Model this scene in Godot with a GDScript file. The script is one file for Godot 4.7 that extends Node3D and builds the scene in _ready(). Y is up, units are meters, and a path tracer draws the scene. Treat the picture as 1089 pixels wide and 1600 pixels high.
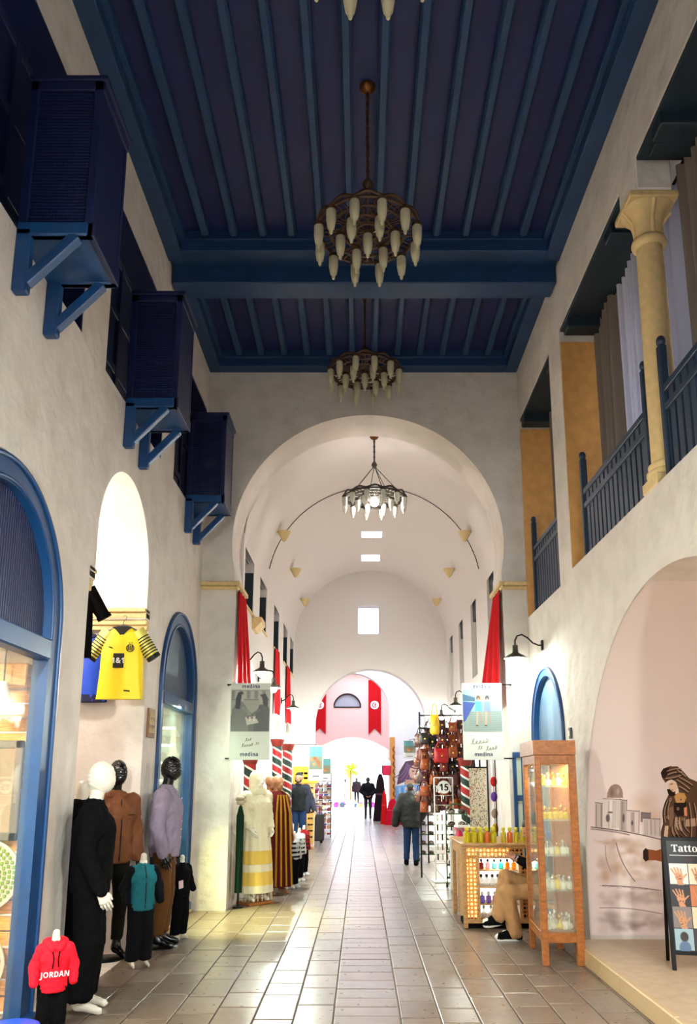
extends Node3D
# The long hall of a covered market: x to the right, y up, depth d runs along -z from the viewer.

const XL := -2.28
const XR := 2.35
var M := {}
var used := {}
var rng := RandomNumberGenerator.new()


func P(x: float, y: float, d: float) -> Vector3:
	return Vector3(x, y, -d)


func ns() -> SurfaceTool:
	var s := SurfaceTool.new()
	s.begin(Mesh.PRIMITIVE_TRIANGLES)
	return s


func trin(s: SurfaceTool, a: Vector3, b: Vector3, c: Vector3, na: Vector3, nb: Vector3, nc: Vector3) -> void:
	if (c - a).cross(b - a).dot(na + nb + nc) < 0.0:
		var t := b
		b = c
		c = t
		t = nb
		nb = nc
		nc = t
	s.set_normal(na)
	s.add_vertex(a)
	s.set_normal(nb)
	s.add_vertex(b)
	s.set_normal(nc)
	s.add_vertex(c)


func trif(s: SurfaceTool, a: Vector3, b: Vector3, c: Vector3, out: Vector3) -> void:
	var n := (c - a).cross(b - a)
	if n.length_squared() < 1e-16:
		return
	n = n.normalized()
	if n.dot(out) < 0.0:
		n = -n
	trin(s, a, b, c, n, n, n)


func quadf(s: SurfaceTool, a: Vector3, b: Vector3, c: Vector3, d: Vector3, out: Vector3) -> void:
	trif(s, a, b, c, out)
	trif(s, a, c, d, out)


# a box, chamfered by bev
func bx(s: SurfaceTool, c: Vector3, size: Vector3, bev := 0.0, t := Transform3D()) -> void:
	var h := size * 0.5
	bev = minf(bev, minf(h.x, minf(h.y, h.z)) * 0.9)
	var g := h - Vector3.ONE * bev
	for ax in 3:
		var p := (ax + 1) % 3
		var q := (ax + 2) % 3
		for sg in [-1.0, 1.0]:
			var v := []
			for k in [[-1, -1], [1, -1], [1, 1], [-1, 1]]:
				var w := Vector3()
				w[ax] = sg * h[ax]
				w[p] = k[0] * g[p]
				w[q] = k[1] * g[q]
				v.append(t * (c + w))
			var o := Vector3()
			o[ax] = sg
			quadf(s, v[0], v[1], v[2], v[3], t.basis * o)
	if bev <= 0.0:
		return
	for ax in 3:
		var p := (ax + 1) % 3
		var q := (ax + 2) % 3
		for k in [[-1, -1], [1, -1], [1, 1], [-1, 1]]:
			var v := []
			for e in [[-1, 0], [1, 0], [1, 1], [-1, 1]]:
				var w := Vector3()
				w[ax] = e[0] * g[ax]
				w[p] = k[0] * (h[p] if e[1] == 0 else g[p])
				w[q] = k[1] * (g[q] if e[1] == 0 else h[q])
				v.append(t * (c + w))
			var o := Vector3()
			o[p] = k[0]
			o[q] = k[1]
			quadf(s, v[0], v[1], v[2], v[3], t.basis * o)
	for sx in [-1, 1]:
		for sy in [-1, 1]:
			for sz in [-1, 1]:
				trif(s, t * (c + Vector3(sx * h.x, sy * g.y, sz * g.z)), t * (c + Vector3(sx * g.x, sy * h.y, sz * g.z)), t * (c + Vector3(sx * g.x, sy * g.y, sz * h.z)), t.basis * Vector3(sx, sy, sz))


# a round bar along points; rad is one radius or one for each point
func tube(s: SurfaceTool, pts: Array, rad, n := 8, caps := true) -> void:
	var m := pts.size()
	var side := Vector3()
	var rings := []
	var dirs := []
	for i in m:
		var d: Vector3 = (pts[mini(i + 1, m - 1)] - pts[maxi(i - 1, 0)]).normalized()
		if i == 0:
			side = d.cross(Vector3.UP if absf(d.y) < 0.9 else Vector3.RIGHT).normalized()
		else:
			side = (side - d * side.dot(d)).normalized()
		var up := d.cross(side)
		var r: float = rad[i] if rad is Array else rad
		var ring := []
		for k in n:
			var a := TAU * k / n
			var o := side * cos(a) + up * sin(a)
			ring.append([pts[i] + o * r, o])
		rings.append(ring)
		dirs.append(d)
	for i in m - 1:
		for k in n:
			var a = rings[i][k]
			var b = rings[i][(k + 1) % n]
			var c = rings[i + 1][(k + 1) % n]
			var d = rings[i + 1][k]
			trin(s, a[0], b[0], c[0], a[1], b[1], c[1])
			trin(s, a[0], c[0], d[0], a[1], c[1], d[1])
	if caps:
		for e in [0, m - 1]:
			var o: Vector3 = dirs[e] * (-1.0 if e == 0 else 1.0)
			for k in n:
				trif(s, pts[e], rings[e][k][0], rings[e][(k + 1) % n][0], o)


# a turned shape: profile of (radius, height), smooth; a repeated point makes an edge
func lathe(s: SurfaceTool, prof: Array, n := 16, t := Transform3D()) -> void:
	var m := prof.size()
	for i in m - 1:
		var a: Vector2 = prof[i]
		var b: Vector2 = prof[i + 1]
		if a.is_equal_approx(b):
			continue
		var e := b - a
		var f := Vector2(e.y, -e.x).normalized()
		var fa := f
		var fb := f
		if i > 0 and not prof[i - 1].is_equal_approx(a):
			var g: Vector2 = a - prof[i - 1]
			var gg := Vector2(g.y, -g.x).normalized()
			if gg.dot(f) > 0.45:
				fa = (f + gg).normalized()
		if i < m - 2 and not prof[i + 2].is_equal_approx(b):
			var g: Vector2 = prof[i + 2] - b
			var gg := Vector2(g.y, -g.x).normalized()
			if gg.dot(f) > 0.45:
				fb = (f + gg).normalized()
		for k in n:
			var c0 := cos(TAU * k / n)
			var s0 := sin(TAU * k / n)
			var c1 := cos(TAU * (k + 1) / n)
			var s1 := sin(TAU * (k + 1) / n)
			var p0 := t * Vector3(a.x * c0, a.y, a.x * s0)
			var p1 := t * Vector3(a.x * c1, a.y, a.x * s1)
			var p2 := t * Vector3(b.x * c1, b.y, b.x * s1)
			var p3 := t * Vector3(b.x * c0, b.y, b.x * s0)
			var n0 := t.basis * Vector3(fa.x * c0, fa.y, fa.x * s0)
			var n1 := t.basis * Vector3(fa.x * c1, fa.y, fa.x * s1)
			var n2 := t.basis * Vector3(fb.x * c1, fb.y, fb.x * s1)
			var n3 := t.basis * Vector3(fb.x * c0, fb.y, fb.x * s0)
			if a.x > 1e-6:
				trin(s, p0, p1, p2, n0, n1, n2)
			if b.x > 1e-6:
				trin(s, p0, p2, p3, n0, n2, n3)


# a polygon in the local xy plane, thick from z0 to z1
func extr(s: SurfaceTool, poly: PackedVector2Array, z0: float, z1: float, t := Transform3D(), smooth := false) -> void:
	var ix := Geometry2D.triangulate_polygon(poly)
	for i in range(0, ix.size(), 3):
		for z in [[z0, -1.0], [z1, 1.0]]:
			var a := poly[ix[i]]
			var b := poly[ix[i + 1]]
			var c := poly[ix[i + 2]]
			trif(s, t * Vector3(a.x, a.y, z[0]), t * Vector3(b.x, b.y, z[0]), t * Vector3(c.x, c.y, z[0]), t.basis * Vector3(0, 0, z[1] * signf(z1 - z0)))
	var m := poly.size()
	var turn := -1.0 if Geometry2D.is_polygon_clockwise(poly) else 1.0
	for i in m:
		var a := poly[i]
		var b := poly[(i + 1) % m]
		var e := (b - a).normalized()
		var o := Vector3(e.y, -e.x, 0) * turn
		var oa := o
		var ob_ := o
		if smooth:
			var ea := (a - poly[(i + m - 1) % m]).normalized()
			var eb := (poly[(i + 2) % m] - b).normalized()
			if ea.dot(e) > 0.7:
				oa = (o + Vector3(ea.y, -ea.x, 0) * turn).normalized()
			if eb.dot(e) > 0.7:
				ob_ = (o + Vector3(eb.y, -eb.x, 0) * turn).normalized()
		var p0 := t * Vector3(a.x, a.y, z0)
		var p1 := t * Vector3(b.x, b.y, z0)
		var p2 := t * Vector3(b.x, b.y, z1)
		var p3 := t * Vector3(a.x, a.y, z1)
		trin(s, p0, p1, p2, t.basis * oa, t.basis * ob_, t.basis * ob_)
		trin(s, p0, p2, p3, t.basis * oa, t.basis * ob_, t.basis * oa)


# skin over oval sections [centre, half width, half depth]; folds ripple the outline
func loft(s: SurfaceTool, secs: Array, n := 16, folds := 0, amp := 0.0, t := Transform3D(), sq := 1.0) -> void:
	var m := secs.size()
	var pt := []
	for i in m:
		var ring := []
		for k in n:
			var a := TAU * k / n
			var c := cos(a)
			var d := sin(a)
			var q: float = 1.0 + (amp * sin(folds * a + i * 0.35) * (secs[i][3] if secs[i].size() > 3 else 1.0) if folds else 0.0)
			ring.append(secs[i][0] + Vector3(signf(c) * pow(absf(c), sq) * secs[i][1] * q, 0, signf(d) * pow(absf(d), sq) * secs[i][2] * q))
		pt.append(ring)
	var nm := []
	for i in m:
		var ring := []
		for k in n:
			var u: Vector3 = pt[i][(k + 1) % n] - pt[i][(k + n - 1) % n]
			var v: Vector3 = pt[mini(i + 1, m - 1)][k] - pt[maxi(i - 1, 0)][k]
			var o := v.cross(u).normalized()
			if o.dot(pt[i][k] - secs[i][0]) < 0.0:
				o = -o
			ring.append(t.basis * o)
		nm.append(ring)
	for i in m - 1:
		for k in n:
			var l := (k + 1) % n
			trin(s, t * pt[i][k], t * pt[i][l], t * pt[i + 1][l], nm[i][k], nm[i][l], nm[i + 1][l])
			trin(s, t * pt[i][k], t * pt[i + 1][l], t * pt[i + 1][k], nm[i][k], nm[i + 1][l], nm[i + 1][k])
	for e in [0, m - 1]:
		var o: Vector3 = secs[e][0] - secs[1 if e == 0 else m - 2][0]
		for k in n:
			trif(s, t * secs[e][0], t * pt[e][k], t * pt[e][(k + 1) % n], t.basis * o)


func ball(s: SurfaceTool, c: Vector3, r: Vector3, n := 12, t := Transform3D()) -> void:
	var rows := maxi(4, n / 2)
	for i in rows:
		for k in n:
			var q := []
			for e in [[i, k], [i, k + 1], [i + 1, k + 1], [i + 1, k]]:
				var a: float = PI * e[0] / rows
				var b: float = TAU * e[1] / n
				q.append(Vector3(sin(a) * cos(b), cos(a), sin(a) * sin(b)))
			var nn := []
			for e in q:
				nn.append((t.basis * (e / r)).normalized())
			if i > 0:
				trin(s, t * (c + q[0] * r), t * (c + q[1] * r), t * (c + q[2] * r), nn[0], nn[1], nn[2])
			if i < rows - 1:
				trin(s, t * (c + q[0] * r), t * (c + q[2] * r), t * (c + q[3] * r), nn[0], nn[2], nn[3])


# a flat sheet with its own picture: origin, edge along u, edge down v, thin
func sheet(name_: String, o: Vector3, u: Vector3, v: Vector3, m: Material, parent: Node) -> MeshInstance3D:
	var s := ns()
	var n := v.cross(u).normalized()
	var c := [o, o + u, o + u + v, o + v]
	var w := [Vector2(0, 0), Vector2(1, 0), Vector2(1, 1), Vector2(0, 1)]
	var th := 0.003
	for sd in [1.0, -1.0]:
		for f in [[0, 1, 2], [0, 2, 3]]:
			var ord: Array = f if ((c[f[2]] - c[f[0]]).cross(c[f[1]] - c[f[0]])).dot(n * sd) > 0.0 else [f[0], f[2], f[1]]
			for i in ord:
				s.set_normal(n * sd)
				s.set_uv(w[i])
				s.add_vertex(c[i] - n * (0.0 if sd > 0.0 else th))
	return ob(name_, s, m, parent)


func ob(name_: String, s: SurfaceTool, m: Material, parent: Node) -> MeshInstance3D:
	return inst(name_, s.commit(), m, parent)


func inst(name_: String, mesh: Mesh, m: Material, parent: Node, t := Transform3D()) -> MeshInstance3D:
	var o := MeshInstance3D.new()
	o.name = name_ if parent != self else numbered(name_)
	o.mesh = mesh
	o.material_override = m
	o.transform = t
	parent.add_child(o, true)
	return o


func numbered(called: String) -> String:
	var base := called
	if used.has(base):
		used[base] += 1
		return "%s_%03d" % [base, used[base]]
	used[base] = 0
	return base


func tag(o: Node, label: String, category: String, group := "") -> Node:
	o.set_meta("label", label)
	o.set_meta("category", category)
	if group:
		o.set_meta("group", group)
	return o


func thing(called: String, label: String, category: String, at := Vector3.ZERO, turn := 0.0, group := "") -> Node3D:
	var o := Node3D.new()
	o.name = numbered(called)
	add_child(o)
	o.position = at
	o.rotation.y = turn
	tag(o, label, category, group)
	return o


func copy_of(o: Node3D, called: String, label: String, at: Vector3, turn: float, group := "") -> Node3D:
	var c: Node3D = o.duplicate()
	c.name = numbered(called)
	add_child(c)
	c.position = at
	c.rotation.y = turn
	c.set_meta("label", label)
	if group:
		c.set_meta("group", group)
	return c


func structure(called: String, label := "") -> Node3D:
	var o := Node3D.new()
	o.name = numbered(called)
	o.set_meta("kind", "structure")
	if label:
		o.set_meta("label", label)
	add_child(o)
	return o


func noise_tex(freq: float, size: int, ramp: Array, normal := false, bump := 4.0, octaves := 4, seed_ := 1) -> NoiseTexture2D:
	var f := FastNoiseLite.new()
	f.seed = seed_
	f.noise_type = FastNoiseLite.TYPE_SIMPLEX_SMOOTH
	f.frequency = freq
	f.fractal_octaves = octaves
	var t := NoiseTexture2D.new()
	t.width = size
	t.height = size
	t.seamless = true
	t.noise = f
	if normal:
		t.as_normal_map = true
		t.bump_strength = bump
	elif ramp:
		var g := Gradient.new()
		g.offsets = PackedFloat32Array(range(ramp.size()).map(func(i): return float(i) / (ramp.size() - 1)))
		g.colors = PackedColorArray(ramp)
		t.color_ramp = g
	return t


func mat(key: String, c: Color, rough := 0.8, metal := 0.0) -> StandardMaterial3D:
	if M.has(key):
		return M[key]
	var m := StandardMaterial3D.new()
	m.resource_name = key
	m.albedo_color = c
	m.roughness = rough
	m.metallic = metal
	if rough >= 0.8:
		m.metallic_specular = 0.3
	M[key] = m
	return m


func tri_tex(m: StandardMaterial3D, color: Texture2D, normal: Texture2D, scale: Vector3, depth := 1.0, world := true) -> StandardMaterial3D:
	m.uv1_triplanar = true
	m.uv1_world_triplanar = world
	m.uv1_scale = scale
	if color:
		m.albedo_texture = color
	if normal:
		m.normal_enabled = true
		m.normal_texture = normal
		m.normal_scale = depth
	return m


func glow(key: String, c: Color, energy: float) -> StandardMaterial3D:
	var m := mat(key, Color(1, 1, 1), 0.5)
	m.emission_enabled = true
	m.emission = c
	m.emission_energy_multiplier = energy
	return m


func glass(key: String, c: Color, a: float) -> StandardMaterial3D:
	var m := mat(key, Color(c.r, c.g, c.b, a), 0.03)
	m.transparency = BaseMaterial3D.TRANSPARENCY_ALPHA
	return m


func omni(at: Vector3, c: Color, energy: float, size := 0.05) -> OmniLight3D:
	var l := OmniLight3D.new()
	l.name = numbered("lamp_light")
	l.position = at
	l.light_color = c
	l.light_energy = energy
	l.light_size = size
	l.omni_range = 40.0
	l.omni_attenuation = 2.0
	l.shadow_enabled = true
	add_child(l)
	return l


func area(at: Vector3, towards: Vector3, size: Vector2, c: Color, energy: float) -> AreaLight3D:
	var l := AreaLight3D.new()
	l.name = numbered("panel_light")
	add_child(l)
	l.position = at
	l.basis = Basis.looking_at(towards, Vector3.UP if absf(towards.normalized().y) < 0.95 else Vector3.RIGHT)
	l.area_size = size
	l.light_color = c
	l.light_energy = energy
	l.area_range = 40.0
	l.shadow_enabled = true
	return l


# CSG helpers for the thick walls
func csg(called: String, m: Material, label := "") -> CSGCombiner3D:
	var o := CSGCombiner3D.new()
	o.name = numbered(called)
	o.set_meta("kind", "structure")
	if label:
		o.set_meta("label", label)
	add_child(o)
	o.set_meta("m", 0)
	M["_csg"] = m
	return o


func cbox(o: Node, x0: float, x1: float, y0: float, y1: float, d0: float, d1: float, cut := true) -> void:
	var b := CSGBox3D.new()
	b.name = "block"
	b.size = Vector3(x1 - x0, y1 - y0, d1 - d0)
	b.position = P((x0 + x1) / 2, (y0 + y1) / 2, (d0 + d1) / 2)
	b.operation = CSGShape3D.OPERATION_SUBTRACTION if cut else CSGShape3D.OPERATION_UNION
	b.material = M["_csg"]
	o.add_child(b, true)


# polygon in (d, y), through x from x0 to x1
func cside(o: Node, poly: PackedVector2Array, x0: float, x1: float, cut := true) -> void:
	var b := CSGPolygon3D.new()
	b.name = "shape"
	b.polygon = poly
	b.depth = x1 - x0
	b.rotation.y = PI / 2
	b.position.x = x1
	b.operation = CSGShape3D.OPERATION_SUBTRACTION if cut else CSGShape3D.OPERATION_UNION
	b.material = M["_csg"]
	o.add_child(b, true)


# polygon in (x, y), through depth d0 to d1
func cfront(o: Node, poly: PackedVector2Array, d0: float, d1: float, cut := true) -> void:
	var b := CSGPolygon3D.new()
	b.name = "shape"
	b.polygon = poly
	b.depth = d1 - d0
	b.position.z = -d0
	b.operation = CSGShape3D.OPERATION_SUBTRACTION if cut else CSGShape3D.OPERATION_UNION
	b.material = M["_csg"]
	o.add_child(b, true)


# outline of an arched opening: round head on straight legs
func arch(c: float, half: float, y0: float, ys: float, r: float, n := 48) -> PackedVector2Array:
	var a := PackedVector2Array()
	a.append(Vector2(c - half, y0))
	var st := -asin(clampf(sqrt(maxf(r * r - half * half, 0.0)) / r, 0, 1)) if half < r else 0.0
	for i in n + 1:
		var t := PI - st - (PI - 2.0 * st) * i / n
		a.append(Vector2(c + r * cos(t), ys + r * sin(t)))
	a.append(Vector2(c + half, y0))
	return a


func _ready() -> void:
	rng.seed = 7
	# camera: eye at 1.7 m, tilted up, with the lens shifted
	var cam := Camera3D.new()
	cam.name = "camera"
	cam.projection = Camera3D.PROJECTION_FRUSTUM
	cam.near = 0.05
	cam.far = 300.0
	cam.size = 1600.0 / 1250.0 * cam.near
	cam.frustum_offset = Vector2(-19.5, 157.0) / 1250.0 * cam.near
	cam.position = Vector3(0, 1.7, 0)
	cam.rotation_degrees.x = 11.75
	add_child(cam)
	cam.current = true

	# overcast daylight, let in by the openings
	var env := Environment.new()
	env.background_mode = Environment.BG_SKY
	var sky := Sky.new()
	var sm := ProceduralSkyMaterial.new()
	sm.sky_top_color = Color(0.80, 0.88, 1.0)
	sm.sky_horizon_color = Color(0.95, 0.97, 1.0)
	sm.ground_bottom_color = Color(0.55, 0.52, 0.48)
	sm.ground_horizon_color = Color(0.8, 0.79, 0.77)
	sm.sky_curve = 0.3
	sm.sun_angle_max = 0.0
	sky.sky_material = sm
	env.sky = sky
	env.background_energy_multiplier = 3.0
	env.tonemap_mode = Environment.TONE_MAPPER_LINEAR
	env.tonemap_exposure = 3.2
	env.sdfgi_enabled = true
	env.ssao_enabled = true
	env.ssil_enabled = true
	var we := WorldEnvironment.new()
	we.name = "daylight"
	we.environment = env
	add_child(we)

	materials()
	build_shell()
	build_ceiling()
	build_floor()
	build_objects()


func materials() -> void:
	var pn := noise_tex(0.012, 512, [], true, 5.0, 5, 3)
	var pc := noise_tex(0.008, 512, [Color(0.925, 0.92, 0.91), Color(0.975, 0.97, 0.965), Color(1, 1, 1)], false, 1.0, 5, 5)
	var pl := mat("plaster", Color(0.88, 0.845, 0.815), 0.85)
	tri_tex(pl, pc, pn, Vector3(0.45, 0.45, 0.45), 0.8)
	var fn := noise_tex(0.02, 256, [], true, 2.0, 3, 9)
	tri_tex(mat("plaster_smooth", Color(0.88, 0.845, 0.83), 0.8), null, fn, Vector3(0.4, 0.4, 0.4), 0.15)
	tri_tex(mat("plaster_pink", Color(0.90, 0.80, 0.76), 0.8), pc, fn, Vector3(0.4, 0.4, 0.4), 0.3)
	mat("salmon", Color(0.92, 0.72, 0.67), 0.8)
	var paint := noise_tex(0.01, 256, [Color(0.86, 0.86, 0.86), Color(1, 1, 1)], false, 1.0, 4, 11)
	tri_tex(mat("blue_panel", Color(0.05, 0.11, 0.355), 0.55), paint, null, Vector3(0.7, 0.7, 0.7))
	tri_tex(mat("blue_joist", Color(0.085, 0.235, 0.41), 0.5), paint, null, Vector3(0.7, 0.7, 0.7))
	tri_tex(mat("blue_shutter", Color(0.035, 0.095, 0.28), 0.5), paint, null, Vector3(0.9, 0.9, 0.9))
	tri_tex(mat("blue_frame", Color(0.065, 0.265, 0.475), 0.42), paint, null, Vector3(0.8, 0.8, 0.8))
	tri_tex(mat("blue_grey", Color(0.24, 0.33, 0.43), 0.5), paint, null, Vector3(0.8, 0.8, 0.8))
	tri_tex(mat("teal_board", Color(0.07, 0.15, 0.20), 0.55), paint, null, Vector3(0.8, 0.8, 0.8))
	mat("rail_blue", Color(0.125, 0.19, 0.275), 0.45)
	var oc := noise_tex(0.015, 512, [Color(0.90, 0.89, 0.87), Color(1, 1, 1)], false, 1.0, 5, 21)
	tri_tex(mat("ochre", Color(0.86, 0.64, 0.38), 0.8), oc, fn, Vector3(0.7, 0.7, 0.7), 0.4)
	tri_tex(mat("limestone", Color(0.90, 0.78, 0.56), 0.7), oc, fn, Vector3(1.5, 1.5, 1.5), 0.4)
	var gr := FastNoiseLite.new()
	gr.seed = 31
	gr.frequency = 0.02
	gr.fractal_octaves = 4
	var im := Image.create(256, 256, false, Image.FORMAT_RGB8)
	for y in 256:
		for x in 256:
			var ring := 0.5 + 0.5 * sin((gr.get_noise_2d(x * 0.35, y * 3.0) * 6.0 + y * 0.12) * 2.0)
			var fine := gr.get_noise_2d(x * 0.6, y * 12.0)
			var v := clampf(0.80 + 0.13 * ring + 0.12 * fine, 0, 1)
			im.set_pixel(x, y, Color(v, v * 0.985, v * 0.95))
	var wood := ImageTexture.create_from_image(im)
	M["_wood"] = wood
	tri_tex(mat("pine", Color(0.90, 0.66, 0.34), 0.45), wood, null, Vector3(1.2, 1.2, 1.2))
	tri_tex(mat("pine_light", Color(0.95, 0.74, 0.40), 0.45), wood, null, Vector3(1.1, 1.3, 1.1))
	tri_tex(mat("cabinet_wood", Color(0.70, 0.42, 0.18), 0.4), wood, null, Vector3(1.6, 0.5, 1.6))
	tri_tex(mat("counter_wood", Color(0.82, 0.62, 0.38), 0.45), wood, null, Vector3(1.2, 0.6, 1.2))
	mat("white_paint", Color(0.88, 0.88, 0.86), 0.4)
	mat("black_metal", Color(0.03, 0.03, 0.032), 0.4, 0.5)
	mat("steel", Color(0.55, 0.55, 0.55), 0.3, 0.9)
	tri_tex(mat("bronze", Color(0.30, 0.20, 0.12), 0.5, 0.35), oc, null, Vector3(4, 4, 4))
	mat("candle_glass", Color(0.70, 0.67, 0.56), 0.35)
	glass("pane", Color(0.9, 0.97, 0.95), 0.06)
	mat("red_cloth", Color(0.72, 0.02, 0.06), 0.8)
	mat("black_cloth", Color(0.05, 0.05, 0.055), 0.95).metallic_specular = 0.15
	mat("skin", Color(0.72, 0.50, 0.40), 0.6)
	mat("manikin_white", Color(0.88, 0.85, 0.79), 0.35)
	mat("manikin_black", Color(0.02, 0.02, 0.022), 0.22)


func build_shell() -> void:
	var pl: Material = M.plaster
	# left wall of the near hall, thick enough to hold the shop windows and the side passage
	var w := csg("wall_left", pl, "white rough plaster wall with blue shop arches and shuttered upper openings")
	cbox(w, -4.8, XL, -0.2, 8.2, -3.0, 11.1, false)
	cside(w, arch(4.95, 1.0, 0.06, 2.78, 1.0), -2.7, XL + 0.1)
	cbox(w, -4.3, -2.40, 0.06, 2.74, 2.6, 6.1)
	cside(w, arch(7.49, 0.84, 3.2, 3.78, 0.84), -4.2, XL + 0.1)
	cbox(w, -4.2, XL + 0.1, -0.0, 3.36, 6.52, 8.46)
	cside(w, arch(10.0, 0.99, 0.1, 2.78, 0.99), -2.55, XL + 0.1)
	cbox(w, -3.1, -2.38, 0.1, 2.64, 9.0, 11.0)
	for d in [[-1.35, 0.68], [1.28, 3.31], [3.91, 5.94], [6.55, 8.58], [9.18, 11.0]]:
		cbox(w, XL - 0.28, XL + 0.1, 5.27, 7.05, d[0], d[1])
	# right wall with the gallery above and the painted alcove below
	w = csg("wall_right", pl, "white rough plaster wall with open upper gallery")
	cbox(w, XR, 5.0, -0.2, 8.2, -3.0, 11.1, false)
	var alcove := arch(6.05, 2.65, 0.0, 0.66, 2.65, 72)
	cside(w, alcove, XR - 0.1, 4.2)
	cbox(w, 2.85, 4.4, 3.9, 7.2, -2.6, 11.05)
	cbox(w, XR - 0.1, 2.9, 3.99, 6.93, -2.0, 3.1)
	cbox(w, XR - 0.1, 2.9, 3.99, 6.93, 3.55, 8.62)
	cbox(w, XR - 0.1, 2.9, 3.92, 6.93, 9.16, 11.05)
	for d in [0.2, 4.2, 7.0, 9.8]:
		cbox(w, 4.3, 5.1, 4.7, 6.7, d, d + 1.1)
	cside(w, arch(10.15, 0.86, 0.0, 2.24, 0.86), XR - 0.1, 2.62)
	cbox(w, 2.5, 3.6, 0.0, 2.2, 9.0, 11.0)
	# wall between the two halls
	w = csg("wall_between", pl, "grey white plaster wall above the great round arch")
	cbox(w, -2.8, 3.0, -0.2, 8.2, 11.1, 11.85, false)
	cfront(w, arch(0.10, 1.91, 4.38, 5.06, 1.96, 64), 11.0, 12.0)
	cbox(w, -1.78, 2.02, -0.1, 4.42, 11.0, 12.0)
	# entrance behind the viewer
	w = csg("wall_entrance", pl)
	cbox(w, -4.8, 5.0, -0.2, 8.2, -3.6, -3.0, false)
	cfront(w, arch(0.03, 1.3, -0.1, 2.2, 1.3), -3.7, -2.9)
	# the vaulted hall
	var sp: Material = M.plaster_smooth
	w = csg("wall_nave_left", sp, "white wall of the vaulted hall with arched gallery windows")
	cbox(w, -2.6, -1.8, -0.2, 5.4, 11.85, 21.3, false)
	cbox(w, -2.6, -1.8, 5.35, 7.6, 11.85, 21.3, false)
	for d in [12.55, 14.4, 16.75, 18.8, 20.6]:
		cside(w, arch(d, 0.52, 4.37, 5.8, 0.52, 24), -2.15, -1.7)
	for d in [13.0, 15.4, 17.6, 19.8]:
		cside(w, arch(d, 0.75, 0.0, 2.3, 0.75, 24), -2.4, -1.7)
	w = csg("wall_nave_right", sp, "white wall of the vaulted hall with tall narrow windows")
	cbox(w, 2.3, 3.0, -0.2, 7.6, 11.85, 21.3, false)
	for d in [13.85, 16.05, 18.15, 20.2]:
		cbox(w, 2.2, 2.62, 3.72, 5.36, d - 0.38, d + 0.38)
	var v := structure("ceiling_vault", "smooth white barrel vault with two skylights")
	ob("vault_shell", vault(0.25, 5.25, 2.05, 11.85, 21.3, 0.3, [[-0.24, 0.24, 17.68, 18.19], [-0.24, 0.24, 19.65, 20.27]]), sp, v)
	w = csg("wall_far", sp, "white end wall of the vaulted hall with a round arch")
	cbox(w, -3.2, 3.6, -0.2, 8.2, 21.3, 21.8, false)
	cfront(w, arch(0.25, 1.475, -0.1, 3.12, 1.475, 48), 21.0, 22.0)
	cbox(w, -0.07, 0.48, 5.55, 6.34, 21.2, 22.0)
	# bright court between, open to the sky, then the pink wall
	w = csg("wall_court_left", sp)
	cbox(w, -3.3, -2.9, -0.2, 7.0, 21.8, 41.0, false)
	w = csg("wall_court_right", sp)
	cbox(w, 3.0, 3.4, -0.2, 7.0, 21.8, 41.0, false)
	w = csg("wall_court_cross", sp, "bright white brick wall with an arch and a painted woman")
	cbox(w, -3.2, 3.2, -0.2, 7.0, 32.0, 32.5, false)
	cfront(w, arch(-0.39, 1.52, -0.1, 4.35, 1.52, 40), 31.8, 32.7)
	w = csg("wall_pink", M.salmon, "salmon pink wall with half-moon window and low arch")
	cbox(w, -3.2, 3.2, -0.2, 8.0, 40.0, 40.5, false)
	var low := PackedVector2Array([Vector2(-2.25, -0.1)])
	for i in 21:
		var xx := -2.25 + 3.6 * i / 20.0
		low.append(Vector2(xx, 3.72 - 0.19 * (xx + 0.45) * (xx + 0.45)))
	low.append(Vector2(1.35, -0.1))
	cfront(w, low, 39.8, 40.7)
	var hm := PackedVector2Array()
	for i in 25:
		hm.append(Vector2(-0.68 + 0.66 * cos(PI * i / 24.0), 5.2 + 0.66 * sin(PI * i / 24.0)))
	cfront(w, hm, 39.8, 40.7)
	var s := ns()
	bx(s, P(0, 7.15, 26.9), Vector3(6.6, 0.3, 10.2))
	var rf := structure("ceiling_court")
	s = ns()
	bx(s, P(-2.2, 7.15, 26.9), Vector3(2.2, 0.3, 10.2))
	bx(s, P(2.6, 7.15, 26.9), Vector3(1.6, 0.3, 10.2))
	bx(s, P(-2.4, 7.15, 36.4), Vector3(2.0, 0.3, 8.4))
	bx(s, P(2.4, 7.15, 36.4), Vector3(2.0, 0.3, 8.4))
	bx(s, P(0.0, 7.15, 32.4), Vector3(3.0, 0.3, 0.9))
	bx(s, P(0.0, 7.15, 40.0), Vector3(3.0, 0.3, 1.2))
	ob("roof_slab", s, sp, rf)
	# square beyond
	w = csg("wall_square", sp, "sunlit white building across the square")
	cbox(w, -9.0, 9.0, -0.2, 9.0, 66.0, 66.6, false)
	cfront(w, arch(0.6, 1.6, -0.1, 2.8, 1.6, 32), 65.8, 66.4)
	cfront(w, arch(-3.6, 1.3, -0.1, 2.8, 1.3, 32), 65.8, 66.4)
	# string course stones
	var tr := structure("trim_1", "cream stone impost on the left pier of the great arch")
	s = ns()
	for k in [[4.36, 0.035, 0.05], [4.42, 0.06, 0.06]]:
		bx(s, P(-2.03, k[0], 11.09 - k[1] / 2), Vector3(0.5, k[2], k[1]), 0.006)
		bx(s, P(-1.78 + k[1] / 2, k[0], 11.46), Vector3(k[1], k[2], 0.78 + 2 * k[1]), 0.006)
	ob("moulding", s, M.limestone, tr)
	tr = structure("trim_2", "cream stone impost on the right pier of the great arch")
	s = ns()
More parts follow.
